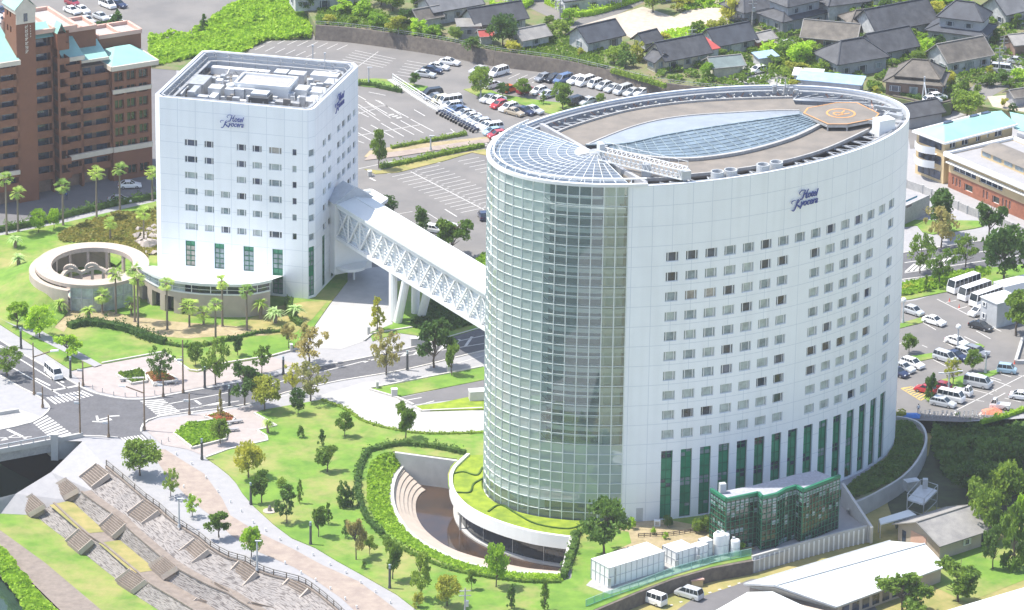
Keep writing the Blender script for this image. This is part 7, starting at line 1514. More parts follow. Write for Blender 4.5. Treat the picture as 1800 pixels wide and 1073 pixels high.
# white fence and ledge
fn = thing('white_fence', 'white railing fence dividing the two levels of the car park', 'fence', P(690, 141)); fp = resamp([P(x, y) for x, y in ((690,141),(760,186),(820,219),(872,240),(885,250))], 26); m = MB()
for p in fp: m.bar(p, p + Vector((0, 0, 1.3)), .1)
m.build('post', C['white'], fn); m = MB(); m.path([p + Vector((0, 0, 1.3)) for p in fp], .12); m.path([p + Vector((0, 0, .7)) for p in fp], .1); m.path([p + Vector((0, 0, .3)) for p in fp], .1); m.build('rail', C['white'], fn); m = MB(); m.path([p + Vector((-.7, -.2, .12)) for p in fp], 1.1, .25); m.build('ledge', C['concrete'], fn)
# bicycles, blue sheet, cones, orange net on the east side
th = thing('blue_sheet', 'bright blue tarpaulin lying at the edge of the right car park', 'tarpaulin', P(1601, 731)); m = MB(); c = P(1601, 731, .1); m.hexa([(c.x - 1.7, c.y - 1, .1), (c.x + 1.4, c.y - 1.3, .1), (c.x + 1.8, c.y + .4, .1), (c.x - 1.3, c.y + .7, .1)], [(c.x - 1.1, c.y - .6, .6), (c.x + .8, c.y - .8, .7), (c.x + 1, c.y + .1, .6), (c.x - .7, c.y + .3, .5)]); m.build('sheet', mat('tarp_blue', (.03, .18, .55), .5, .1, 1), th)
th = thing('orange_net', 'orange netting heaped beside the white pick-up truck', 'net', P(1740, 726)); m = MB(); c = P(1740, 726, 0); m.hexa([(c.x - 2, c.y - 1, .03), (c.x + 2, c.y - 1, .03), (c.x + 2.2, c.y + 1.2, .03), (c.x - 1.2, c.y + 1.4, .03)], [(c.x - .7, c.y - .2, .7), (c.x + .6, c.y - .3, .9), (c.x + .9, c.y + .5, .8), (c.x - .4, c.y + .6, .6)]); m.build('net', mat('net_orange', (.72, .25, .15), .7, .15, 2), th)
cm = MB(); cm.lathe((0, 0, 0), [(.2, 0), (.2, .05), (.12, .06), (.03, .7), (0, .7)], 8); cmm = cm.mesh('traffic_cone', mat('cone_red', (.7, .12, .08), .5, 0))
for i, (x, y, l) in enumerate([(1624,553,'orange traffic cone left of the long white sedan'),(1669,530,'orange traffic cone in front of the leftmost minibus'),(1686,541,'orange traffic cone in front of the middle minibus'),(1704,552,'orange traffic cone in front of the nearest minibus'),(1783,640,'orange traffic cone by the sunken ramp')]):
    o = bpy.data.objects.new('traffic_cone', cmm); S.collection.objects.link(o); o.location = P(x, y, .03); tag(o, l, 'traffic cone', 'orange traffic cones')
bm_ = MB()
for x in (-.5, .5): 
    for k in range(10): a, b = 2 * math.pi * k / 10, 2 * math.pi * (k + 1) / 10; bm_.bar((x + .33 * math.cos(a), 0, .35 + .33 * math.sin(a)), (x + .33 * math.cos(b), 0, .35 + .33 * math.sin(b)), .05)
bm_.bar((-.5, 0, .35), (0, 0, .8), .05); bm_.bar((.5, 0, .35), (.35, 0, .95), .05); bm_.bar((0, 0, .8), (.4, 0, .8), .05); bm_.bar((0, 0, .4), (.4, 0, .8), .05); bm_.bar((.3, -.25, 1), (.3, .25, 1), .05); bm_.box((-.05, 0, .88), (.25, .14, .07)); bme = bm_.mesh('bicycle', C['metal'])
for i in range(16):
    o = bpy.data.objects.new('bicycle', bme); S.collection.objects.link(o); o.location = P(1618 + i * 7.6, 733 + ru(-3, 2) + .1 * i, .03); o.rotation_euler.z = ru(.9, 1.6); tag(o, ORD[i] + ' bicycle from the tower in the crowded strip of the right car park', 'bicycle', 'bicycles packed at the edge of the right car park')
# ================================================================== PLANTS
def leaf(mb, c, s, flat=.0):
    a = Vector((random.gauss(0, 1), random.gauss(0, 1), random.gauss(0, 1) * (1 - flat) )).normalized(); b = a.orthogonal().normalized(); c2 = a.cross(b); t = ru(0, 6.28); u = (b * math.cos(t) + c2 * math.sin(t)) * s; v = (c2 * math.cos(t) - b * math.sin(t)) * s * .6
    mb.face([c - u - v, c + u - v * .6, c + u * .8 + v, c - u * .7 + v])
def crown_mesh(kind, mt, seed):
    """unit crown: width 1 (x, y in -.5...5), height 0..1 above the ground"""
    random.seed(seed); m = MB(); cl = []
    if kind == 'round':
        for i in range(40): z = ru(.30, .95); r = .56 * math.sqrt(max(.08, 1 - ((z - .62) / .38) ** 2)); a = ru(0, 6.28); q = r * math.sqrt(rnd()) * .85; cl.append((q * math.cos(a), q * math.sin(a), z, ru(.12, .19)))
        n, s = 58, .038
    elif kind == 'airy':
        for i in range(34): z = ru(.26, .96); r = .56 * math.sqrt(max(.08, 1 - ((z - .62) / .38) ** 2)); a = ru(0, 6.28); q = r * math.sqrt(rnd()) * .95; cl.append((q * math.cos(a), q * math.sin(a), z, ru(.08, .15)))
        n, s = 40, .033
    elif kind == 'tiers':
        for (zc, rr) in ((.34, .40), (.5, .46), (.66, .38), (.82, .30), (.94, .16)):
            ox, oy = ru(-.1, .1), ru(-.1, .1)
            for i in range(7): a = ru(0, 6.28); q = rr * math.sqrt(rnd()) * .8; cl.append((ox + q * math.cos(a), oy + q * math.sin(a), zc + ru(-.03, .03), ru(.09, .13)))
        n, s = 36, .040
    elif kind == 'cone':
        for i in range(34): z = ru(.12, .97); r = .48 * (1 - z) ** .8 + .04; a = ru(0, 6.28); q = r * math.sqrt(rnd()) * .85; cl.append((q * math.cos(a), q * math.sin(a), z, ru(.07, .12)))
        n, s = 24, .042
    elif kind == 'column':
        for i in range(40): z = ru(.05, .95); r = .46 * math.sqrt(max(.1, 1 - ((z - .45) / .55) ** 2)); a = ru(0, 6.28); q = r * math.sqrt(rnd()) * .85; cl.append((q * math.cos(a), q * math.sin(a), z, ru(.11, .16)))
        n, s = 32, .046
    elif kind == 'shrub':
        for i in range(22): z = ru(.12, .8); r = .46 * math.sqrt(max(.1, 1 - (z / 1.0) ** 2)); a = ru(0, 6.28); q = r * math.sqrt(rnd()) * .9; cl.append((q * math.cos(a), q * math.sin(a), z, ru(.15, .22)))
        n, s = 32, .055
    elif kind == 'irregular':
        for j in range(7):
            a = ru(0, 6.28); q = ru(.1, .33); cx_, cy_, cz = q * math.cos(a), q * math.sin(a), ru(.36, .86); R_ = ru(.17, .27)
            for i in range(9): v = Vector((random.gauss(0, 1), random.gauss(0, 1), random.gauss(0, .7))).normalized() * R_ * ru(.3, .9); cl.append((cx_ + v.x, cy_ + v.y, cz + v.z * .8, ru(.08, .13)))
        n, s = 36, .036
    for (x, y, z, r) in cl:
        for i in range(n):
            v = Vector((random.gauss(0, 1), random.gauss(0, 1), random.gauss(0, 1))).normalized() * r * (rnd() ** .4)
            leaf(m, Vector((x + v.x, y + v.y, min(1.0, z + v.z * .75))), s * ru(.6, 1.25), .0)
    return m.mesh('crown', C[mt]), cl
def trunk_mesh(cl, seed, kind):
    random.seed(seed); m = MB(); top = .62 if kind not in ('cone', 'column', 'shrub') else .9; x, y = 0, 0; prev = Vector((0, 0, 0)); r = .032
    for k in range(1, 5): p = Vector((ru(-.02, .02) * k, ru(-.02, .02) * k, top * k / 4)); m.tube(prev, p, r, r * .78, 7); r *= .78; prev = p
    for (cx_, cy_, cz, cr) in cl[::3]:
        z0 = min(top, max(.22, cz - .22)); m.tube((0, 0, z0), (cx_, cy_, cz), .013, .005, 5)
    return m.mesh('trunk', C['bark'])
def palm_meshes(seed):
    random.seed(seed); m = MB()
    for k in range(46):
        a = ru(0, 6.28); el_ = ru(-.9, 1.35); d = Vector((math.cos(a) * math.cos(el_), math.sin(a) * math.cos(el_), math.sin(el_))); L_ = ru(.36, .5); s = Vector((-math.sin(a), math.cos(a), 0)); p0 = d * .06; p1 = d * L_ * .45 + Vector((0, 0, .02)); p2 = d * L_ + Vector((0, 0, -.10 - .1 * rnd()))
        up = s.cross(d).normalized()
        for t_ in (-.9, -.45, 0, .45, .9):        # fan of narrow blades
            dd = (d + s * t_ * .75).normalized(); e = p1 + dd * L_ * .52 + Vector((0, 0, -.07)); m.face([p1 - s * .012, p1 + s * .012, e + s * .02, e - s * .012])
        m.face([p0 - s * .008, p0 + s * .008, p1 + s * .012, p1 - s * .012])
    return m.mesh('crown', C['l_palm'])
def cycad_mesh(seed, mt):
    random.seed(seed); m = MB()
    for k in range(54):
        a = ru(0, 6.28); el_ = ru(.1, 1.4); L_ = ru(.42, .56); s = Vector((-math.sin(a), math.cos(a), 0)); pr = None
        for j in range(6):
            t = j / 5; rr = L_ * t * math.cos(el_ * (1 - .3 * t)); z = .42 + L_ * (t * math.sin(el_) * 1.0 - t * t * .62); p = Vector((math.cos(a) * rr, math.sin(a) * rr, z)); w_ = .045 * math.sin(math.pi * min(1, t + .12)) + .006
            if pr: m.face([pr[0] - s * pr[1], pr[0] + s * pr[1], p + s * w_, p - s * w_])
            pr = (p, w_)
    return m.mesh('crown', C[mt])
_tm = {}
def tree(px, py, wpx, hpx, kind, mt, label, z=0.15, name=None, cat='tree', group=None):
    """px,py = foot of the trunk in the photo, width and height in photo pixels"""
    b = P(px, py, z); sc = FPX / (b - CAMP).dot(FW); w_ = wpx / sc; h_ = hpx / sc / .93
    nm = name or ('palm_tree' if kind == 'palm' else 'cycad' if kind == 'cycad' else 'shrub' if kind == 'shrub' else 'tree')
    th = thing(nm, label, cat if kind not in ('palm', 'cycad', 'shrub') else {'palm': 'palm tree', 'cycad': 'cycad', 'shrub': 'shrub'}[kind], b, group); th.rotation_euler.z = ru(0, 6.28); var = random.randint(0, 3); st = random.getstate()
    if kind == 'palm':
        r0 = w_
        if ('palm', var) not in _tm:
            m = MB(); m.tube((0, 0, 0), (0, 0, 1), .5, .36, 8); m.tube((0, 0, .0), (0, 0, .04), .75, .5, 8); _tm[('palm', var)] = (palm_meshes(40 + var), m.mesh('trunk', C['palmbark']))
        cm_, tm = _tm[('palm', var)]; inst('trunk', tm, th, (0, 0, 0), 0, (.42, .42, h_ - w_ * .42)); inst('crown', cm_, th, (0, 0, h_ - w_ * .42), 0, (w_ * 1.3, w_ * 1.3, w_ * 1.15))
        if w_ > 1.6:
            if 'skirt' not in _tm: m = MB(); m.lathe((0, 0, 0), [(.04, .05), (.13, 0), (.15, -.1), (.06, -.24), (.03, -.26)], 9); _tm['skirt'] = m.mesh('dead_fronds', C['palmbark'])
            inst('dead_fronds', _tm['skirt'], th, (0, 0, h_ - w_ * .42), 0, (w_, w_, w_))
    elif kind == 'cycad':
        if ('cycad', var, mt) not in _tm: m = MB(); m.tube((0, 0, 0), (0, 0, .46), .09, .11, 9); _tm[('cycad', var, mt)] = (cycad_mesh(60 + var, mt), m.mesh('trunk', C['palmbark']))
        cm_, tm = _tm[('cycad', var, mt)]; inst('trunk', tm, th, (0, 0, 0), 0, (w_, w_, h_)); inst('crown', cm_, th, (0, 0, 0), 0, (w_, w_, h_))
    else:
        key = (kind, mt, var)
        if key not in _tm: cmsh, cl = crown_mesh(kind, mt, 100 + var * 7 + len(kind)); _tm[key] = (cmsh, trunk_mesh(cl, 5 + var, kind))
        cm_, tm = _tm[key]; inst('trunk', tm, th, (0, 0, 0), 0, (max(w_, h_ * .5), max(w_, h_ * .5), h_)); inst('crown', cm_, th, (0, 0, 0), ru(0, 6), (w_ * ru(1.05, 1.3), w_ * ru(1.0, 1.2), h_ * ru(.97, 1.06)))
    random.setstate(st); return th
GP = 'trees on the park lawn'; GS = 'street trees along the road'; GW = 'palms round the square block'; GR = 'young trees along the promenade'; GC = 'car park trees'
TR = [
(437,840,44,58,'round','l_yel','yellow-green round tree on the lawn corner beside the promenade lamp',GP),(460,884,40,58,'irregular','l_mid','bright tree directly behind the promenade lamp post on the lawn',GP),(504,920,38,66,'tiers','l_dark','dark layered tree right of the small round stone slab on the lawn',GP),(575,829,42,46,'irregular','l_mid','leaning two-lobed tree alone in the centre of the upper lawn',GP),(566,786,20,30,'cone','l_dark','small dark conifer touching the two-lobed leaning tree',GP),(527,885,16,42,'cone','l_mid','slim young tree right of the bushy shrub in mid lawn',GP),(495,856,18,18,'shrub','l_mid','yellowish low shrub left of the slim young tree',GP),(602,892,24,44,'column','l_dark','dark green cypress clump standing against the hedge',GP),(616,891,18,36,'column','l_dark','smaller dark cypress joined to the right of the clump',GP),
(560,944,32,58,'irregular','l_mid','tree with open crown above the middle promenade lamp',GP),(577,922,18,40,'cone','l_mid','slim tree just right of the open-crowned one above the middle lamp',GP),(626,984,32,80,'irregular','l_brown','tall thin-stemmed pine-like tree between the second and third lamps',GP),(607,946,16,34,'cone','l_dark','small dark conifer left of the tall pine-like tree',GP),(650,975,24,38,'irregular','l_mid','small open tree right of the tall pine-like tree',GP),(690,1018,40,74,'irregular','l_mid','medium tree just above the lower promenade lamp',GP),(739,1052,46,80,'tiers','l_mid','fullest tree near the bottom of the lawn',GP),(786,1066,40,52,'round','l_yel','yellow-green tree between the fullest tree and the utility pole',GP),(829,1036,20,36,'irregular','l_mid','small tree below the pond rim, left of the pale green sapling',GP),(872,1032,34,76,'round','l_lime','pale green tree rising in front of the pond water',GP),(899,1071,26,44,'cone','l_dark','dark small conifer near the bottom edge under the pond',GP),(958,1073,24,52,'cone','l_mid','narrow tree at the bottom edge beside the earth track',GP),(640,1000,10,16,'shrub','l_dark','dark low shrub on the lawn below the tall pine-like tree',GP),(735,1068,20,30,'shrub','l_yel','round yellow shrub at the bottom edge of the lawn',GP),
(713,770,42,62,'irregular','l_mid','tree in front of the pale drive with its shadow on the lawn',GP),(606,767,28,42,'round','l_mid','small round tree on the upper lawn near the drive kerb',GP),(524,728,24,44,'round','l_dark','small dark tree at the top corner of the lawn',GP),(529,769,14,22,'shrub','l_dark','tiny dark bush on the upper lawn between the cycad and the round tree',GP),
(1062,978,80,100,'round','l_dark','huge dark evergreen tree in front of the glass atrium',None),
(430,712,52,78,'irregular','l_dark','dark street tree at the kerb, left of the yellow one',GS),(465,722,48,60,'round','l_yel','yellow-green street tree between the dark street tree and the small lawn tree',GS),(544,640,60,70,'airy','l_brown','thin yellowish-brown street tree in front of the driveway',GS),(514,690,28,52,'airy','l_yel','narrow yellow street tree beside the brownish wider one',GS),(546,705,50,66,'airy','l_brown','brown-yellow street tree on the near pavement of the drive mouth',GS),(679,660,44,82,'airy','l_brown','brownish half-bare street tree on the pavement tip near the pale stone block',GS),(763,646,70,82,'irregular','l_dark','large dark green street tree in front of the bridge legs',GS),(794,660,30,58,'irregular','l_mid','slender tree touching the large dark street tree on its right',GS),(663,580,34,60,'cone','l_yel','yellow-green conical tree beside the bridge legs',GS),(507,612,24,44,'irregular','l_brown','small brownish tree at the lawn edge by the driveway',GS),(460,657,32,54,'airy','l_mid','open street tree in front of the low lawn wall',GS),(418,625,24,40,'irregular','l_dark','small tree behind the low lawn wall near the palms',GS),(344,643,22,40,'round','l_mid','small young tree on the lawn corner by the tall pole',GS),(379,677,46,84,'airy','l_mid','tall slender street tree growing from the plaza pavement',GS),(282,668,38,58,'airy','l_dark','sparse dark tree growing out of the plaza flower bed',GS),(387,780,30,42,'round','l_mid','small tree at the corner of the large planter',GS),(387,735,12,56,'cone','l_brown','thin staked sapling on the small flower bed',GS),
(119,630,44,44,'irregular','l_lime','bright green tree, nearest to the plaza of the three roadside trees',GS),(70,594,48,54,'round','l_lime','bright green roadside tree in the middle of three at the left',GS),(31,577,44,46,'irregular','l_lime','bright green roadside tree farthest from the plaza at the left',GS),(12,662,54,52,'airy','l_mid','tree cut by the left edge on the near side of the road',GS),
(246,836,62,58,'round','l_mid','broad round tree with wide shadow at the promenade entrance',GR),(300,873,28,48,'airy','l_mid','first slender sapling after the broad round promenade tree',GR),(338,908,28,40,'airy','l_lime','pale sapling left of the promenade lamp with white base',GR),(385,945,48,50,'irregular','l_mid','bushy promenade tree with ring of earth, third after the broad tree',GR),(442,980,34,52,'round','l_lime','last promenade tree, nearest the lower promenade lamp',GR),
(666,296,28,64,'round','l_mid','lollipop tree at the end of the hedge strip by the square block',GC),(845,170,36,48,'round','l_mid','large clipped round tree on the car park island',GC),(728,151,18,22,'round','l_dark','small dark round tree at the top of the white fence',GC),(883,170,20,22,'round','l_dark','dark clipped round tree in front of the orange car',GC),(919,169,26,28,'round','l_mid','clipped round tree hiding the red-orange car',GC),(955,183,16,24,'cone','l_mid','small slim tree on the island in front of the silver sedan',GC),(989,192,38,42,'round','l_mid','widest round island tree beside the tower rim',GC),(1056,182,16,16,'round','l_mid','small round tree top just over the tower rim',GC),
(680,385,38,36,'round','l_dark','dark tree behind the footbridge roof, left of three',GC),(739,414,34,50,'column','l_dark','dark upright tree behind the footbridge roof, middle of three',GC),(795,448,66,72,'irregular','l_mid','widest tree behind the footbridge, right of three',GC),(358,60,24,38,'cone','l_dark','lone dark conical tree on the green bank behind the square block',None),
(1650,412,66,84,'irregular','l_dark','large dark street tree by the grey wall right of the tower',GS),(1654,436,52,78,'airy','l_brown','brown-green street tree in front of the large dark one',GS),(1739,420,54,72,'irregular','l_dark','street tree in front of the brick building',GS),(1617,480,38,68,'airy','l_mid','slim street tree nearest the tower on the right-hand road',GS),(1651,500,46,64,'airy','l_mid','bright street tree left of the minibuses',GS),(1697,470,42,52,'airy','l_mid','street tree on the far pavement above the minibuses',GS),(1765,498,74,96,'round','l_dark','big dense tree above the white container at the right',GS),(1628,512,14,30,'cone','l_mid','tiny sapling in the verge left of the minibuses',GC),(1598,620,24,30,'round','l_mid','small tree on the island nearest the tower edge',GC),(1636,706,24,50,'column','l_dark','dark small tree in front of the bright red hatchback',GC),(1710,652,26,34,'round','l_mid','round tree on the island behind the silver high-roof van',GC),(1675,676,30,42,'airy','l_yel','yellow-topped small tree beside the twin lamp',GC),(1786,590,70,82,'irregular','l_mid','layered tree over the grey cabin at the right edge',None),
(1715,925,62,88,'irregular','l_mid','sunlit tree behind the beige warehouse, left of the cluster',None),(1768,900,60,80,'round','l_mid','bright rounded tree in the middle of the right-edge cluster',None),(1782,1000,56,120,'column','l_mid','tall columnar tree at the right edge beside the lawn',None),(1745,880,60,60,'round','l_dark','dark tree behind the bright rounded one',None),(1800,860,60,90,'irregular','l_dark','dark tree at the right edge above the cluster',None),(1700,870,50,50,'round','l_dark','shaded tree between the terrace wall and the bright cluster',None),(1790,790,60,50,'irregular','l_dark','shaded trees beyond the ramp wall at the right edge',None),(1738,950,56,84,'round','l_mid','rounded tree filling the cluster left of its centre',None),(1772,960,50,70,'irregular','l_mid','open-crowned tree low in the right-edge cluster',None),(1800,940,50,90,'irregular','l_lime','pale tree at the very edge of the cluster',None),(1750,835,60,60,'round','l_dark','shaded round tree high above the cluster',None),(1745,1000,40,80,'irregular','l_dark','dark tree squeezed between warehouse and right-edge cluster',None),
(1684,1058,84,76,'irregular','l_mid','broad tree in front of the lawn beside the long white hall',None),(1586,1085,90,82,'irregular','l_mid','broad tree growing before the long white hall at the bottom edge',None)]
random.seed(3)
for (x, y, w_, h_, k, mt, l, g) in TR: tree(x, y, w_, h_, k, mt, l, ZL if y > 850 and x > 1540 else .15, group=g)
PT = [(12,413,28,108),(32,407,30,78),(111,396,28,80),(170,382,30,88),(211,371,30,84),(268,352,28,58),(194,422,26,40),(253,432,28,68),(204,552,28,80),(237,566,30,104),(243,581,28,102),(294,580,28,92),(391,574,28,90),(434,581,28,80),(379,595,26,70),(333,575,34,50),(358,571,28,32),(180,551,30,44),(231,554,28,32)]
PL = ['tall palm at the left edge in front of the brown stair tower','palm right of the left-edge palm beside the hedge','palm standing on the hedge line between the two small round trees','tall palm in front of the white wing front of the apartment','tall palm left of the square block, by the parked silver car','palm half hidden behind the left corner of the square block','stocky palm on the brown planted terraces','palm with shaggy skirt at the rocks by the square block','palm in front of the glass screen of the ring canopy','tall twin palm, left one, at the doorway of the beige base','tall twin palm, right one, at the doorway of the beige base','palm in front of the dark doorways of the beige base','tall palm before the dark podium glass, centre','tall palm near the right end of the podium on the lawn','slender palm on the lawn left of the centre tall palm','bushy low palm right of the doorways','low palm between the bushy one and the slender one','low palm left of the glass screen foot','low palm at the foot of the beige base, left of the doorways']
for (x, y, w_, h_), l in zip(PT, PL): tree(x, y, w_, h_, 'palm', 'l_palm', l, group=GW)
for (x, y, w_, h_, mt, l) in [(106,552,34,40,'l_palm','cycad with dark trunk on the bare earth, left one'),(156,562,36,36,'l_palm','cycad with dark trunk on the bare earth, right one'),(27,435,34,32,'l_silver','silvery cycad at the left lawn, farther one'),(33,473,34,42,'l_silver','silvery cycad at the left lawn, nearer one'),(471,761,28,40,'l_palm','cycad beside the paved corner of the park lawn'),(458,560,36,54,'l_palm','tufted palm beside the pale cycads near the block corner'),(484,568,42,42,'l_silver','pale silvery cycad clump, left of the pair near the block corner'),(519,562,42,40,'l_silver','pale silvery cycad clump, right of the pair near the block corner')]: tree(x, y, w_, h_, 'cycad', mt, l)
for (x, y, w_, h_, l) in [(68,409,24,40,'small round lime tree left of the pair by the hedge'),(95,403,22,34,'small round lime tree right of the pair by the hedge')]: tree(x, y, w_, h_, 'round', 'l_lime', l)
# small shrubs by the annex and tower foot
for i, (x, y, w_, h_, mt, l) in enumerate([(1173,927,16,24,'l_dark','dark upright shrub at the tower foot beside the air conditioner'),(1225,938,18,30,'l_mid','light shrub left of the pair below the green annex'),(1242,936,20,36,'l_mid','light shrub right of the pair below the green annex'),(1267,932,20,26,'l_mid','shrub in front of the green annex corner'),(1287,955,24,40,'l_mid','leafy small tree in front of the green annex beside the cylinders'),(1148,940,10,14,'l_lime','small lime shrub on the bare earth'),(1170,948,12,14,'l_lime','small pale shrub beside the low rail'),(1110,930,16,24,'l_lime','lime shrub right of the huge evergreen'),(1303,965,14,14,'l_lime','lime shrub beside the small cylinder tank'),(1486,838,10,18,'l_dark','dark bush against the white piers right of the annex')]): tree(x, y, w_, h_, 'shrub', mt, l)
def mass(pts, n, s, mt, hmax, label, name='ground_cover', z0=.15, kind='stuff', cat='ground cover', lump=3.0, seed=1, gap=0):
    """low planting over a world polygon: leaf faces on a lumpy surface"""
    random.seed(seed); poly = [Vector((p[0], p[1])) for p in pts]; x0, x1 = min(p.x for p in poly), max(p.x for p in poly); y0, y1 = min(p.y for p in poly), max(p.y for p in poly)
    def inside(x, y):
        c = False
        for a, b in zip(poly, poly[1:] + poly[:1]):
            if (a.y > y) != (b.y > y) and x < (b.x - a.x) * (y - a.y) / (b.y - a.y) + a.x: c = not c
        return c
    ph = [(ru(0, 6), ru(0, 6), ru(.6, 1.4) / lump, ru(.6, 1.4) / lump) for _ in range(4)]
    def hh(x, y): return hmax * (.55 + .45 * sum(math.sin(x * a * 2 + p) * math.sin(y * b * 2 + q) for p, q, a, b in ph) / 2)
    m = MB(); k = 0; tries = 0
    while k < n and tries < n * 12:
        tries += 1; x, y = ru(x0, x1), ru(y0, y1)
        if not inside(x, y): continue
        if gap and hh(x, y) < hmax * gap: continue
        z = z0 + max(.1, hh(x, y)) * (rnd() ** .35); leaf(m, Vector((x, y, z)), s * ru(.6, 1.3), .0); k += 1
    o = m.build(name, C[mt]); tag(o, label, cat, kind=kind); return o
def pm(px, *a, z=0, **k): return mass([P(x, y, z) for x, y in px], *a, z0=z + .1, **k)
pm([(262,120),(262,72),(330,62),(370,42),(400,18),(425,0),(480,-20),(560,-20),(575,40),(550,50),(545,70),(470,72),(440,86),(420,100),(330,105)], 21000, .42, 'l_lime', 1.7, 'rank green creepers covering the bank behind the square block', name='creeper_bank', seed=4)
psheet([(262,120),(262,72),(330,62),(370,42),(400,18),(425,0),(480,-20),(575,-30),(575,40),(550,50),(545,70),(470,72),(440,86),(420,110),(330,125)], .06, C['field'], 'bank_ground')
pm([(166,75),(172,52),(200,48),(225,62),(222,78)], 1500, .5, 'l_dark', 3.4, 'dark bushes behind the apartment roofs', name='bush_mass', seed=5)
pm([(110,428),(100,415),(150,392),(200,378),(275,370),(275,440),(240,470),(235,445),(180,428)], 5200, .32, 'l_rust', .6, 'rust and olive planted terraces behind the ring canopy', seed=6)
random.seed(7); m = MB()
for i in range(6000):
    k = random.randint(0, 39); f, g = rnd(), ru(.02, .93); a = rz[k].lerp(rz[k + 1], f); b = po_[k].lerp(po_[k + 1], f); leaf(m, a.lerp(b, g) + Vector((0, 0, ru(.05, .35))), ru(.14, .34))
tag(m.build('ground_cover', C['l_lime']), 'pale green planting sloping down to the outer rim of the pond', 'ground cover', kind='stuff')
pm([(1480,885),(1540,862),(1580,840),(1608,812),(1622,785),(1620,766),(1605,748),(1578,742),(1572,790),(1555,815),(1500,850),(1478,865)], 4500, .35, 'l_dark', .7, 'dark green planting on the terrace behind the tower', seed=8)
psheet([(1478,865),(1480,888),(1540,866),(1580,844),(1612,814),(1626,785),(1622,760),(1600,744),(1570,738),(1560,800)], .05, C['field'], 'terrace_ground')
pm([(306,765),(335,746),(377,742),(398,757),(395,773),(338,788)], 2200, .28, 'l_lime', .7, 'lime shrubs filling the large planter on the near plaza', seed=9)
pm([(207,661),(243,652),(254,658),(256,671),(232,675)], 900, .28, 'l_mid', .6, 'green shrubs filling the left bed of the crossing plaza', seed=10); pm([(258,660),(280,654),(303,664),(308,672),(271,678)], 700, .25, 'l_red', .6, 'red-edged flowers in the right bed of the crossing plaza', seed=11); pm([(268,662),(282,657),(298,665),(280,672)], 400, .3, 'l_mid', .9, 'green shrubs inside the red-edged flower bed', seed=12)
pm([(361,735),(391,726),(411,738),(402,748)], 900, .28, 'l_red', .6, 'red-edged flowers in the small bed behind the large planter', seed=13); pm([(368,735),(391,729),(403,738)], 500, .3, 'l_mid', .85, 'green shrubs inside the small red-edged bed', seed=14)
bd = MB()
for q in ([(306,765),(335,746),(377,740),(400,757),(397,775),(338,790),(306,765)],[(205,661),(243,651),(256,657),(258,673),(232,677),(205,661)],[(257,660),(280,653),(305,665),(312,671),(271,680),(257,660)],[(360,735),(391,725),(413,738),(402,749),(360,735)]): kerb([P(x, y) for x, y in q], .04, .4, .35, bd)
tag(bd.build('planter_kerb', C['kerb']), 'pale stone kerbs round the plaza planting beds', 'kerb', kind='structure')
pm([(1640,756),(1700,745),(1800,735),(1900,740),(1900,860),(1750,880),(1690,850),(1655,835),(1640,790)], 9000, .6, 'l_dark', 2.2, 'dark shaded undergrowth below the car park edge', name='undergrowth', z=ZL, seed=15)
pm([(0,1010),(-60,960),(0,968),(28,1000),(52,1030),(90,1073),(110,1100),(60,1100)], 4200, .38, 'l_lime', 1.6, 'bright bushes on the river bank in the bottom left corner', name='riverbank_bushes', z=Z3, seed=16)
pm([(832,465),(851,452),(870,462),(870,480),(851,478)], 700, .3, 'l_lime', .8, 'lime shrubs at the foot of the tower behind the footbridge', seed=17)
pm([(765,525),(833,560),(830,572),(765,590),(720,575)], 2200, .35, 'l_dark', .7, 'dark shrubs in the shade under the footbridge', seed=18)
pm([(1584,503),(1660,484),(1740,474),(1740,484),(1663,505),(1600,520),(1580,522)], 1800, .35, 'l_lime', .8, 'low shrubs along the verge above the right car park', seed=19)
# rocks by the block
rk = MB(); random.seed(8)
for i in range(26):
    c = P(ru(240, 275), ru(400, 450), 0); s = ru(.6, 1.6); v = [Vector((random.gauss(0, 1), random.gauss(0, 1), abs(random.gauss(0, .8)))).normalized() * s * ru(.7, 1.1) for _ in range(10)]
    b = bmesh.new(); [b.verts.new(c + q) for q in v]; r = bmesh.ops.convex_hull(b, input=b.verts); 
    for f in b.faces: rk.face([q.co.copy() for q in f.verts])
    b.free()
tag(rk.build('rock_pile', C['pinkpave']), 'pale boulders piled beside the left corner of the square block', 'rocks', kind='stuff')
# hedges
def hedge(px, w_, h_, mt, label, z=.05, dens=30, name='hedge', seed=1, s=.2):
    random.seed(seed); pts = [P(x, y, z) for x, y in smooth_px(px, 3)]; m = MB(); tot = sum((b - a).length for a, b in zip(pts, pts[1:])); inner = MB()
    for a, b in zip(pts, pts[1:]):
        d = b - a; L_ = d.length; t = d.normalized(); n = Vector((-t.y, t.x, 0))
        inner.bar(a + Vector((0, 0, h_ * .3)), b + Vector((0, 0, h_ * .3)), w_ * .55, h_ * .6)
        for i in range(int(L_ * dens * (w_ + h_) * .5) + 1): f_ = rnd(); g_ = .78 + .34 * math.sin(3.1 * (a.x + d.x * f_) + seed) * math.sin(2.3 * (a.y + d.y * f_)); m_p = a + d * f_ + n * w_ * g_ * ru(-.55, .55) + Vector((0, 0, h_ * g_ * ru(.1, 1.15))); leaf(m, m_p, s * ru(.6, 1.2))
    m.v += inner.v; k = len(m.v) - len(inner.v); m.f += [tuple(i + k for i in f) for f in inner.f]; m.uv += inner.uv
    return tag(m.build(name, C[mt]), label, 'hedge')
hedge([(-20,410),(60,396),(130,378),(200,362),(275,348)], 1.6, 1.6, 'l_dark', 'long dark hedge between the palms and the apartment access road')
hedge([(122,578),(150,572),(190,576),(230,585),(262,598),(290,606)], 2.6, 1.8, 'l_dark', 'thick curved clipped hedge sweeping above the lawn by the crossing')
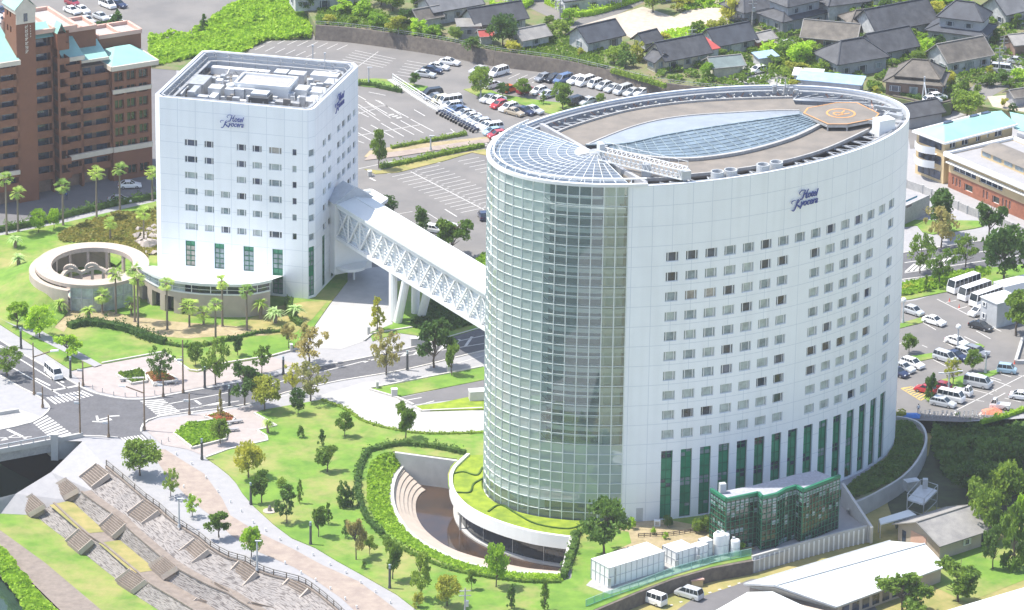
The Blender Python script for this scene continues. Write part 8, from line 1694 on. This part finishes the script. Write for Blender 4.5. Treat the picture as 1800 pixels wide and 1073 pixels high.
hedge([(290,606),(330,612),(380,605),(450,588),(500,585)], 1.0, .9, 'l_dark', 'thin hedge continuing from the thick curved one towards the driveway')
hedge([(505,530),(512,560),(530,575)], 1.4, 1.6, 'l_dark', 'dark shrub hedge beside the pale cycads at the driveway')
hedge([(648,795),(700,784),(760,788),(818,800)], 1.5, 1.3, 'l_dark', 'rough dark hedge along the top of the pond hollow', seed=2)
hedge([(648,795),(634,820),(628,855),(634,890),(648,918),(672,943)], 1.3, 1.3, 'l_dark', 'dark hedge curving down the left of the pond hollow', seed=3)
hedge([(672,945),(705,965),(745,985),(800,1005),(870,1018),(930,1025),(985,1025)], 1.1, .8, 'l_mid', 'rough mid-green hedge under the pond rim', seed=4)
hedge([(1012,940),(1008,965),(1000,990),(990,1018)], 1.6, 1.4, 'l_dark', 'dark hedge following the end wall of the pond basin', seed=5)
hedge([(565,704),(610,722),(640,742),(700,758),(760,764),(850,762)], .9, .5, 'l_mid', 'low hedge lining the kerb of the pale drive', seed=6)
hedge([(629,150),(655,152),(676,157),(706,163)], 1.2, 1.2, 'l_dark', 'dark hedge between the car park levels right of the square block', seed=7)
hedge([(688,262),(740,252),(820,237)], 1.2, .9, 'l_mid', 'loose shrub hedge beside the brown footway of the car park', seed=8)
hedge([(668,296),(720,286),(780,272),(850,258)], 1.8, 1.1, 'l_mid', 'loose shrub hedge beyond the car park lane, ending at the lollipop tree', seed=9)
hedge([(1580,512),(1610,504),(1640,498)], 1.2, .8, 'l_yel', 'yellowish low hedge on the verge right of the tower', seed=10)
hedge([(862,12),(905,20),(935,6)], 1.6, 2.0, 'l_lime', 'bright clipped hedge at the top edge left of the lane', z=ZV, seed=11)
hedge([(960,6),(985,18),(1010,30),(1060,22),(1130,-2)], 1.8, 1.9, 'l_lime', 'tall clipped green hedge in front of the white house at the top', z=ZV, seed=12)
hedge([(1075,128),(1120,140),(1170,155)], 1.4, 1.4, 'l_mid', 'clipped hedge above the stone wall in front of the cream house', z=ZV, seed=13)
hedge([(1000,104),(1040,118),(1070,120)], 1.4, 1.4, 'l_mid', 'hedge along the wall top right of the white house with garage', z=ZV, seed=14)
hedge([(1530,158),(1580,166),(1640,180),(1672,172)], 1.2, 1.0, 'l_dark', 'hedge on top of the stone platform wall', z=ZV + .1, seed=15)
hedge([(1725,745),(1760,736),(1800,722)], 1.4, 1.0, 'l_lime', 'bright hedge in the corner by the pick-up truck', z=.1, seed=16)
hedge([(1560,736),(1575,733),(1592,732)], 1.6, 1.2, 'l_yel', 'round yellow bush at the edge of the tower by the bicycles', z=.1, seed=17)
# village shrubs and trees
random.seed(31)
VS = [(690,20,40,30),(712,48,30,26),(735,62,30,22),(700,60,36,26),(760,66,26,20),(800,72,20,18),(830,88,26,22),(812,60,18,14),(884,82,44,40),(900,92,22,18),(960,70,26,20),(985,62,30,24),(1000,42,30,22),(965,48,20,16),(910,30,22,18),(1080,112,26,22),(1100,118,30,24),(1120,108,26,26),(1096,96,20,18),(1145,104,18,18),(1160,92,20,14),(1148,22,34,40),(1172,78,22,16),(1225,68,30,24),(1250,62,30,22),(1244,78,26,22),(1270,56,24,20),(1284,38,26,34),(1190,20,24,20),(1212,12,26,20),(1242,8,24,18),(1243,140,18,22),(1270,104,22,14),(1352,104,30,26),(1380,110,44,34),(1405,118,40,32),(1430,112,30,30),(1362,124,26,22),(1400,140,40,24),(1450,130,24,20),(1420,98,26,18),(1502,44,28,24),(1520,40,26,28),(1528,20,16,16),(1556,24,26,20),(1590,20,34,24),(1620,14,30,24),(1646,28,24,18),(1664,14,40,20),(1690,18,30,18),(1710,30,26,16),(1630,100,26,26),(1622,82,20,22),(1648,92,30,22),(1612,120,20,22),(1600,70,18,16),(1470,145,22,14),(1540,168,16,12),(1672,150,16,22),(1696,160,14,16),(1718,165,12,14),(1735,152,26,20),(1762,150,30,22),(1775,158,22,16),(1740,132,14,14),(1700,205,46,36),(1690,195,24,20),(1780,200,16,14),(1765,190,14,14),(1788,50,16,22),(1750,70,26,14),(1790,140,30,18),(640,32,40,24),(600,24,30,22),(580,42,20,14),(660,48,26,20),(540,18,28,24),(620,44,18,12),(1395,160,30,18),(1340,150,14,10),(670,10,36,22),(730,12,18,20),(770,60,20,14),(1020,100,14,12),(1305,148,14,16)]
kinds = ['round', 'irregular', 'shrub', 'shrub', 'column']; mts = ['l_mid', 'l_dark', 'l_mid', 'l_lime', 'l_yel']
words = {'l_mid': 'mid-green', 'l_dark': 'dark green', 'l_lime': 'bright green', 'l_yel': 'yellow-green'}
def near_of(x, y):
    refs = [(790,25,'the long pale grey house'),(748,42,'the small brown-roofed hut'),(868,52,'the long dark-tiled house'),(931,78,'the beige-roofed shed'),(1047,80,'the house beside the sandy yard'),(1030,10,'the white house behind the tall clipped hedge'),(1192,105,'the cream house with red annex'),(1278,85,'the white house behind the red annex'),(1272,128,'the green-grey shed'),(1326,25,'the wide hip-roofed house'),(1392,42,'the large two-storey house'),(1458,75,'the old brown-tiled house'),(1478,28,'the steep hip-roofed white house'),(1572,55,'the very long dark roof'),(1495,115,'the house with blue sheets'),(1608,148,'the brown tiered-roof house'),(1685,112,'the grey-beige gabled house'),(1690,62,'the slate-blue two-storey house'),(1775,30,'the top right corner house'),(1345,115,'the blue tarpaulin roof'),(1700,215,'the mint roof'),(1200,45,'the vegetable field'),(1790,180,'the sandy field at the right edge'),(600,50,'the left end of the stone wall'),(1630,-5,'the top edge right of centre')]
    r = min(refs, key=lambda q: (q[0] - x) ** 2 + 4 * (q[1] - y) ** 2); dx, dy = x - r[0], (y - r[1]) * 2
    side = ('right of ' if dx > 0 else 'left of ') if abs(dx) > abs(dy) else ('in front of ' if dy > 0 else 'behind ')
    return side + r[2]
used_l = {}
for i, (x, y, w_, h_) in enumerate(VS):
    k = kinds[(i * 7 + x) % 5]; mt = mts[(i * 3 + y) % 5]; sz = 'large' if w_ > 34 else 'small' if w_ < 18 else 'tiny' if w_ < 13 else 'medium'
    base = f"{sz} {words[mt]} garden {'shrub' if k == 'shrub' else 'tree'} {near_of(x, y)}"; used_l[base] = used_l.get(base, 0) + 1
    lab = base if used_l[base] == 1 else base + (', farther one', ', nearest one', ', next to its twin')[min(2, used_l[base] - 2)]
    tree(x, y, w_ * 1.15, h_ * 1.25, k, mt, lab, ZV, group='garden plants of the village', name='garden_tree' if k != 'shrub' else 'garden_shrub')
pm([(555,45),(640,50),(800,76),(900,95),(1000,108),(1060,122),(1060,80),(960,60),(880,85),(820,80),(700,40),(640,10),(560,10)], 6000, .35, 'l_mid', .7, 'rough garden growth above the stone wall', z=ZV, seed=21)
pm([(1150,140),(1230,60),(1330,40),(1500,20),(1800,20),(1800,165),(1740,150),(1676,166),(1560,165),(1400,158),(1250,158)], 15000, .34, 'l_mid', 1.3, 'garden bushes filling the gaps between the village houses', name='garden_undergrowth', z=ZV, seed=26, gap=.62, lump=2.2)
pm([(1160,60),(1200,50),(1262,50),(1300,60),(1240,90),(1180,100),(1170,80)], 1800, .35, 'l_lime', .8, 'green vegetables at the edge of the field', z=ZV, seed=22)
pm([(1500,10),(1600,18),(1720,10),(1740,40),(1640,50),(1520,40)], 2200, .35, 'l_lime', .7, 'vegetable rows between the far houses', z=ZV, seed=23)
pm([(1185,0),(1260,-10),(1340,5),(1330,18),(1250,14),(1200,20)], 1200, .35, 'l_lime', .8, 'vegetable rows by the top edge field', z=ZV, seed=24)
pm([(1380,95),(1450,110),(1445,135),(1390,140),(1350,125)], 2600, .4, 'l_mid', 2.0, 'thick shrubbery before the old brown-tiled house', z=ZV, seed=25)
# ================================================================== STREET FURNITURE
def lamp_post(px, py, hpx, kind, label, z=.15):
    b = P(px, py, z); sc = FPX / (b - CAMP).dot(FW); h_ = hpx / sc / .93; th = thing('street_lamp' if kind != 'pole' else 'signal_pole', label, 'street lamp' if kind != 'pole' else 'pole', b)
    mt = 'stain' if kind in ('arm', 'pole') else 'darkmetal' if kind == 'bollard' else 'lightmetal'
    m = MB(); m.tube(b, (b.x, b.y, z + h_), .17 if kind != 'bollard' else .2, .11 if kind != 'bollard' else .2, 8); m.tube(b, (b.x, b.y, z + .5), .28, .22, 8); m.build('pole', C[mt], th)
    if kind == 'arm':
        m = MB(); sx = 1 if 'right' in label.split('arm')[-1][:12] else -1; a = Vector((b.x, b.y, z + h_ * .72)); e = a + Vector((3.0 * sx, .6, .9)); m.bar(a, e, .16); m.build('arm', C[mt], th); m = MB(); m.hexa([(e.x - .2, e.y - .25, e.z - .1), (e.x + 1.3 * sx, e.y - .25, e.z + .1), (e.x + 1.3 * sx, e.y + .25, e.z + .1), (e.x - .2, e.y + .25, e.z - .1)], [(e.x - .1, e.y - .2, e.z + .15), (e.x + 1.2 * sx, e.y - .2, e.z + .3), (e.x + 1.2 * sx, e.y + .2, e.z + .3), (e.x - .1, e.y + .2, e.z + .15)]); m.build('lamp_head', C['white'], th)
    elif kind == 'pole':
        m = MB(); m.box((b.x - .5, b.y, z + h_ * .6), (.9, .3, .35)); m.bar((b.x - .5, b.y, z + h_ * .68), (b.x, b.y, z + h_ * .68), .1); m.build('signal_head', C['lightmetal'], th)
    elif kind == 'globe':
        m = MB(); m.lathe((b.x, b.y, z + h_), [(0, -.1), (.35, .0), (.48, .3), (.42, .6), (.2, .8), (0, .85)], 12); m.build('globe', C['white'], th, smooth=True)
    elif kind == 'bollard':
        m = MB(); m.lathe((b.x, b.y, z + h_), [(.2, 0), (.16, .05), (.16, .5), (.24, .55), (0, .65)], 8); m.build('lantern', C['pane1'], th)
    elif kind == 'flat':
        m = MB(); m.box((b.x + .2, b.y, z + h_), (1.0, .35, .12)); m.build('lamp_head', C['lightmetal'], th)
    elif kind == 'twin':
        m = MB(); m.bar((b.x - 1.2, b.y - .3, z + h_), (b.x + 1.6, b.y + .3, z + h_ + .2), .12); m.box((b.x - 1.4, b.y - .3, z + h_), (.9, .35, .15)); m.box((b.x + 1.9, b.y + .3, z + h_ + .2), (.9, .35, .15)); m.build('lamp_head', C['lightmetal'], th)
    return th
for a in [(60,693,90,'arm','tall dark lamp post at the road kerb with arm right over the white van'),(141,767,95,'pole','tall bare dark pole at the near edge of the crossing'),(254,756,90,'arm','tall dark lamp post right of the crossing with arm left over the junction'),(322,690,92,'pole','tallest plain pole behind the crossing plaza'),
(75,716,36,'pole','short signal pole at the left kerb of the crossing'),(191,768,38,'pole','short signal pole by the bridge railing on the crossing'),(146,678,42,'pole','short signal pole beside the white van lane'),(287,697,30,'pole','short signal pole behind the red-edged flower bed'),(333,728,36,'pole','short signal pole at the right zebra crossing'),
(37,612,30,'bollard','dark lantern post on the left pavement under the bright trees'),(124,663,30,'bollard','dark lantern post on the left pavement nearest the plaza'),(360,682,32,'bollard','dark lantern post at the far pavement of the right road'),(403,713,30,'bollard','dark lantern post at the near pavement before the dark street tree'),(355,807,30,'bollard','dark lantern post at the start of the lawn by the promenade'),(441,886,32,'bollard','dark lantern post beside the bright tree on the promenade'),(546,957,34,'bollard','dark lantern post in the middle of the promenade'),(685,1034,36,'bollard','dark lantern post at the lower end of the promenade lawn'),(498,658,26,'bollard','plain dark post at the driveway pavement'),(716,650,28,'bollard','plain dark post on the near pavement beside the hatched median'),(669,612,28,'bollard','plain dark post beside the brownish tree by the stone block'),
(315,927,50,'flat','slim grey lamp post on the promenade at the embankment railing'),(452,1003,52,'flat','slim grey lamp post near the last promenade tree'),(845,172,38,'flat','slim grey lamp post on the car park island'),(648,150,30,'flat','slim grey lamp post on the verge right of the square block'),(757,264,24,'flat','slim white lamp post on the car park lane'),
(1587,567,36,'globe','globe lamp beside the silver hatchback in the right car park'),(1683,614,36,'globe','globe lamp behind the white sedan in the right car park'),(1732,655,36,'flat','slim white lamp post by the sedan row in the right car park'),(1667,690,34,'twin','twin-headed lamp by the yellow-topped tree')]:
    lamp_post(*a)
# utility pole and lattice pole
def util_pole(px, py, hpx, label, z=0, cross=2):
    b = P(px, py, z); sc = FPX / (b - CAMP).dot(FW); h_ = hpx / sc / .93; th = thing('utility_pole', label, 'utility pole', b); m = MB(); m.tube(b, (b.x, b.y, z + h_), .17, .1, 8); m.build('pole', C['concrete'], th); m = MB()
    for k in range(cross): m.bar((b.x - .9, b.y, z + h_ - .5 - k * .8), (b.x + .9, b.y + .2, z + h_ - .5 - k * .8), .12)
    m.box((b.x + .3, b.y, z + h_ - 3), (.5, .5, .9)); m.build('crossarm', C['metal'], th)
util_pole(817,1095,62,'concrete utility pole with crossarms at the bottom edge of the lawn'); util_pole(984,44,44,'utility pole at the end of the tall clipped hedge',ZV); util_pole(1216,82,32,'thin pole beside the cream house',ZV); util_pole(1322,48,50,'thin pole by the wide hip-roofed house',ZV); util_pole(1755,137,54,'dark utility pole by the silver village van',ZV); util_pole(1764,96,30,'utility pole by the slate-blue house',ZV); util_pole(1557,65,22,'thin pole before the very long dark roof',ZV); util_pole(1279,22,24,'short pole near the vegetable field',ZV)
th = thing('mast', 'pale tapered two-legged mast standing between the tower and the mint-roofed building', 'mast', P(1627, 212)); m = MB(); a, b, c = P(1618, 200, 0), P(1634, 214, 0), P(1623, 143, 0)
top_ = Vector((a.x + .5, a.y, 6.8)); m.tube(a, top_, .2, .12); m.tube(b, top_, .2, .12); m.bar(a.lerp(top_, .4), b.lerp(top_, .4), .1); m.bar(top_, top_ + Vector((0, 0, 1)), .3); m.build('leg', C['lightmetal'], th)
# promenade ground lights
gl_ = MB(); gl_.lathe((0, 0, 0), [(.10, 0), (.10, .38), (.15, .42), (.13, .52), (0, .56)], 8); glm = gl_.mesh('ground_light', C['white'])
lines = [[(310,800),(337,817),(362,842),(383,866),(405,884),(424,900),(445,920),(467,934),(492,950),(522,965),(550,977),(580,994),(608,1008),(634,1026),(660,1042),(686,1061)], [(323,858),(338,875),(501,992),(529,1009),(555,1022),(581,1037),(607,1055),(627,1070)]]
for li, q in enumerate(lines):
    for i, (x, y) in enumerate(q):
        o = bpy.data.objects.new('ground_light', glm); S.collection.objects.link(o); o.location = P(x, y, .03); tag(o, ORD[i] + ' low white ground light from the crossing on the ' + ('lawn side' if li == 0 else 'river side') + ' of the beige path', 'ground light', 'low white ground lights, ' + ('lawn side' if li == 0 else 'river side'))
# plaza posts, benches, stone blocks
bo_ = MB(); bo_.tube((0, 0, 0), (0, 0, .8), .09, .07, 6); bom = bo_.mesh('bollard', C['metal'])
for i, (x, y) in enumerate([(180,690),(200,696),(220,698),(240,697),(272,694),(300,690),(163,684),(252,742),(264,775),(284,781),(296,776),(343,722),(380,706)]):
    o = bpy.data.objects.new('bollard', bom); S.collection.objects.link(o); o.location = P(x, y, .05); tag(o, ORD[i] + ' thin grey bollard counted round the crossing kerb from the far plaza', 'bollard', 'thin bollards round the crossing')
for (x, y, a, l) in [(292,676,.25,'pale stone bench on the near side of the red-edged flower bed'),(405,746,.4,'pale stone bench on the near side of the small red-edged bed'),(232,670,.2,'pale stone bench by the left plaza bed'),(398,760,.3,'pale stone bench at the end of the large planter')]:
    th = thing('stone_bench', l, 'bench', P(x, y)); m = MB(); c = P(x, y); m.box((c.x, c.y, .4), (4.2, .7, .16), a); m.build('seat', C['pave'], th); m = MB()
    for s in (-1.6, 0, 1.6): m.box((c.x + s * math.cos(a), c.y + s * math.sin(a), 0), (.3, .6, .4), a)
    m.build('leg', C['kerb'], th)
for (x, y, w_, h_, l) in [(734,607,2.4,1.3,'pale stone block sign at the pavement in front of the bridge'),(693,697,1.0,1.3,'small pale gate pillar at the service road mouth'),(663,683,.4,1.2,'slim white post at the tip of the grass strip'),(788,655,.4,1.2,'slim white post on the grass strip by the dark street tree'),(648,588,.5,1.4,'slim white post at the driveway corner lawn'),(512,618,.4,1.3,'slim white post at the left corner of the driveway'),(841,704,3.2,1.8,'white box structure against the tower beside the lime strip'),(650,310,.7,1.0,'small grey ticket box by the lollipop tree')]:
    th = thing('stone_block' if w_ > 1 else 'marker_post', l, 'block' if w_ > 1 else 'post', P(x, y)); c = P(x, y); m = MB(); m.box((c.x, c.y, .05), (w_, .7 if w_ < 3 else 1.6, h_), .2); m.build('body', C['paleconcrete'], th); m = MB(); m.box((c.x, c.y, .05 + h_), (w_ + .1, .8 if w_ < 3 else 1.7, .08), .2); m.build('cap', C['white'], th)
th = thing('stone_slab', 'small round stone monument on its slab on the lawn by the promenade', 'monument', P(474, 899)); c = P(474, 899, .15); m = MB(); m.lathe(c, [(0, .12), (1.1, .12), (1.1, 0)], 14); m.build('slab', C['beige'], th); m = MB(); m.lathe((c.x, c.y, c.z + .12), [(.35, 0), (.3, .5), (.12, .9), (0, .95)], 8); m.build('stone', C['darkconcrete'], th)
th = thing('wooden_rail', 'low dark wooden rail across the bare earth below the tower', 'rail', P(1180, 945)); q = resamp([P(x, y, .15) for x, y in ((1122,945),(1180,942),(1242,932))], 12); m = MB(); m.path([p + Vector((0, 0, .6)) for p in q], .1); m.path([p + Vector((0, 0, .3)) for p in q], .1)
for p in q: m.bar(p, p + Vector((0, 0, .7)), .12)
m.build('rail', C['bark'], th)
# people: two tiny figures far off beside the apartment and by the bicycles
def person(px, py, label, shirt, z=.03):
    b = P(px, py, z); o = bpy.data.objects.new('person', None)
    me = bpy.data.meshes.new('body'); V_ = [(0, 0, .95), (0, 0, 1.15), (0, 0, 1.42), (0, 0, 1.52), (0, 0, 1.66), (.19, 0, 1.40), (.25, .02, 1.12), (.27, .1, .88), (-.19, 0, 1.40), (-.25, .02, 1.12), (-.25, .12, .88), (.1, 0, .9), (.11, .04, .5), (.11, 0, .06), (.11, .14, .04), (-.1, 0, .9), (-.12, -.05, .5), (-.12, -.1, .06), (-.12, .04, .04)]
    E2 = [(0, 1), (1, 2), (2, 3), (3, 4), (2, 5), (5, 6), (6, 7), (2, 8), (8, 9), (9, 10), (0, 11), (11, 12), (12, 13), (13, 14), (0, 15), (15, 16), (16, 17), (17, 18)]; Rr = [.14, .14, .15, .06, .11, .07, .05, .04, .07, .05, .04, .09, .065, .045, .04, .09, .065, .045, .04]
    me.from_pydata(V_, E2, []); o = bpy.data.objects.new('body', me); S.collection.objects.link(o); md = o.modifiers.new('skin', 'SKIN'); me.skin_vertices.new() if not me.skin_vertices else None
    for i, r in enumerate(Rr): me.skin_vertices[0].data[i].radius = (r, r * .8)
    me.skin_vertices[0].data[0].use_root = True; s2 = o.modifiers.new('sub', 'SUBSURF'); s2.levels = 1; s2.render_levels = 1; me.materials.append(C['car_navy'])
    th = thing('person', label, 'person', b); o.parent = th; m = MB(); m.lathe((b.x, b.y, b.z + 1.0), [(.0, 0), (.17, 0), (.2, .3), (.17, .48), (0, .5)], 10); m.build('shirt', C[shirt], th); m = MB(); m.lathe((b.x, b.y, b.z + 1.62), [(0, -.02), (.11, .02), (.115, .1), (0, .17)], 10); m.build('hair', C['tyre'], th)
person(1614,727,'person in a pale shirt standing among the bicycles at the right car park', 'car_white'); person(117,352,'person standing in the shade by the apartment entrance', 'car_blue')
# ================================================================== HAZE
hm = bpy.data.materials.new('haze'); hm.use_nodes = True; n = hm.node_tree.nodes; n.remove(n['Principled BSDF']); pv = n.new('ShaderNodeVolumePrincipled')
pv.inputs['Color'].default_value = (.95, .97, 1.0, 1); pv.inputs['Density'].default_value = .00008; pv.inputs['Anisotropy'].default_value = .2
hm.node_tree.links.new(pv.outputs[0], n['Material Output'].inputs['Volume'])
m = MB(); m.box((0, 0, -12), (15000, 15000, 330)); hz = m.build('haze', hm); tag(hz, 'pale summer haze over the whole town', 'haze', kind='stuff')
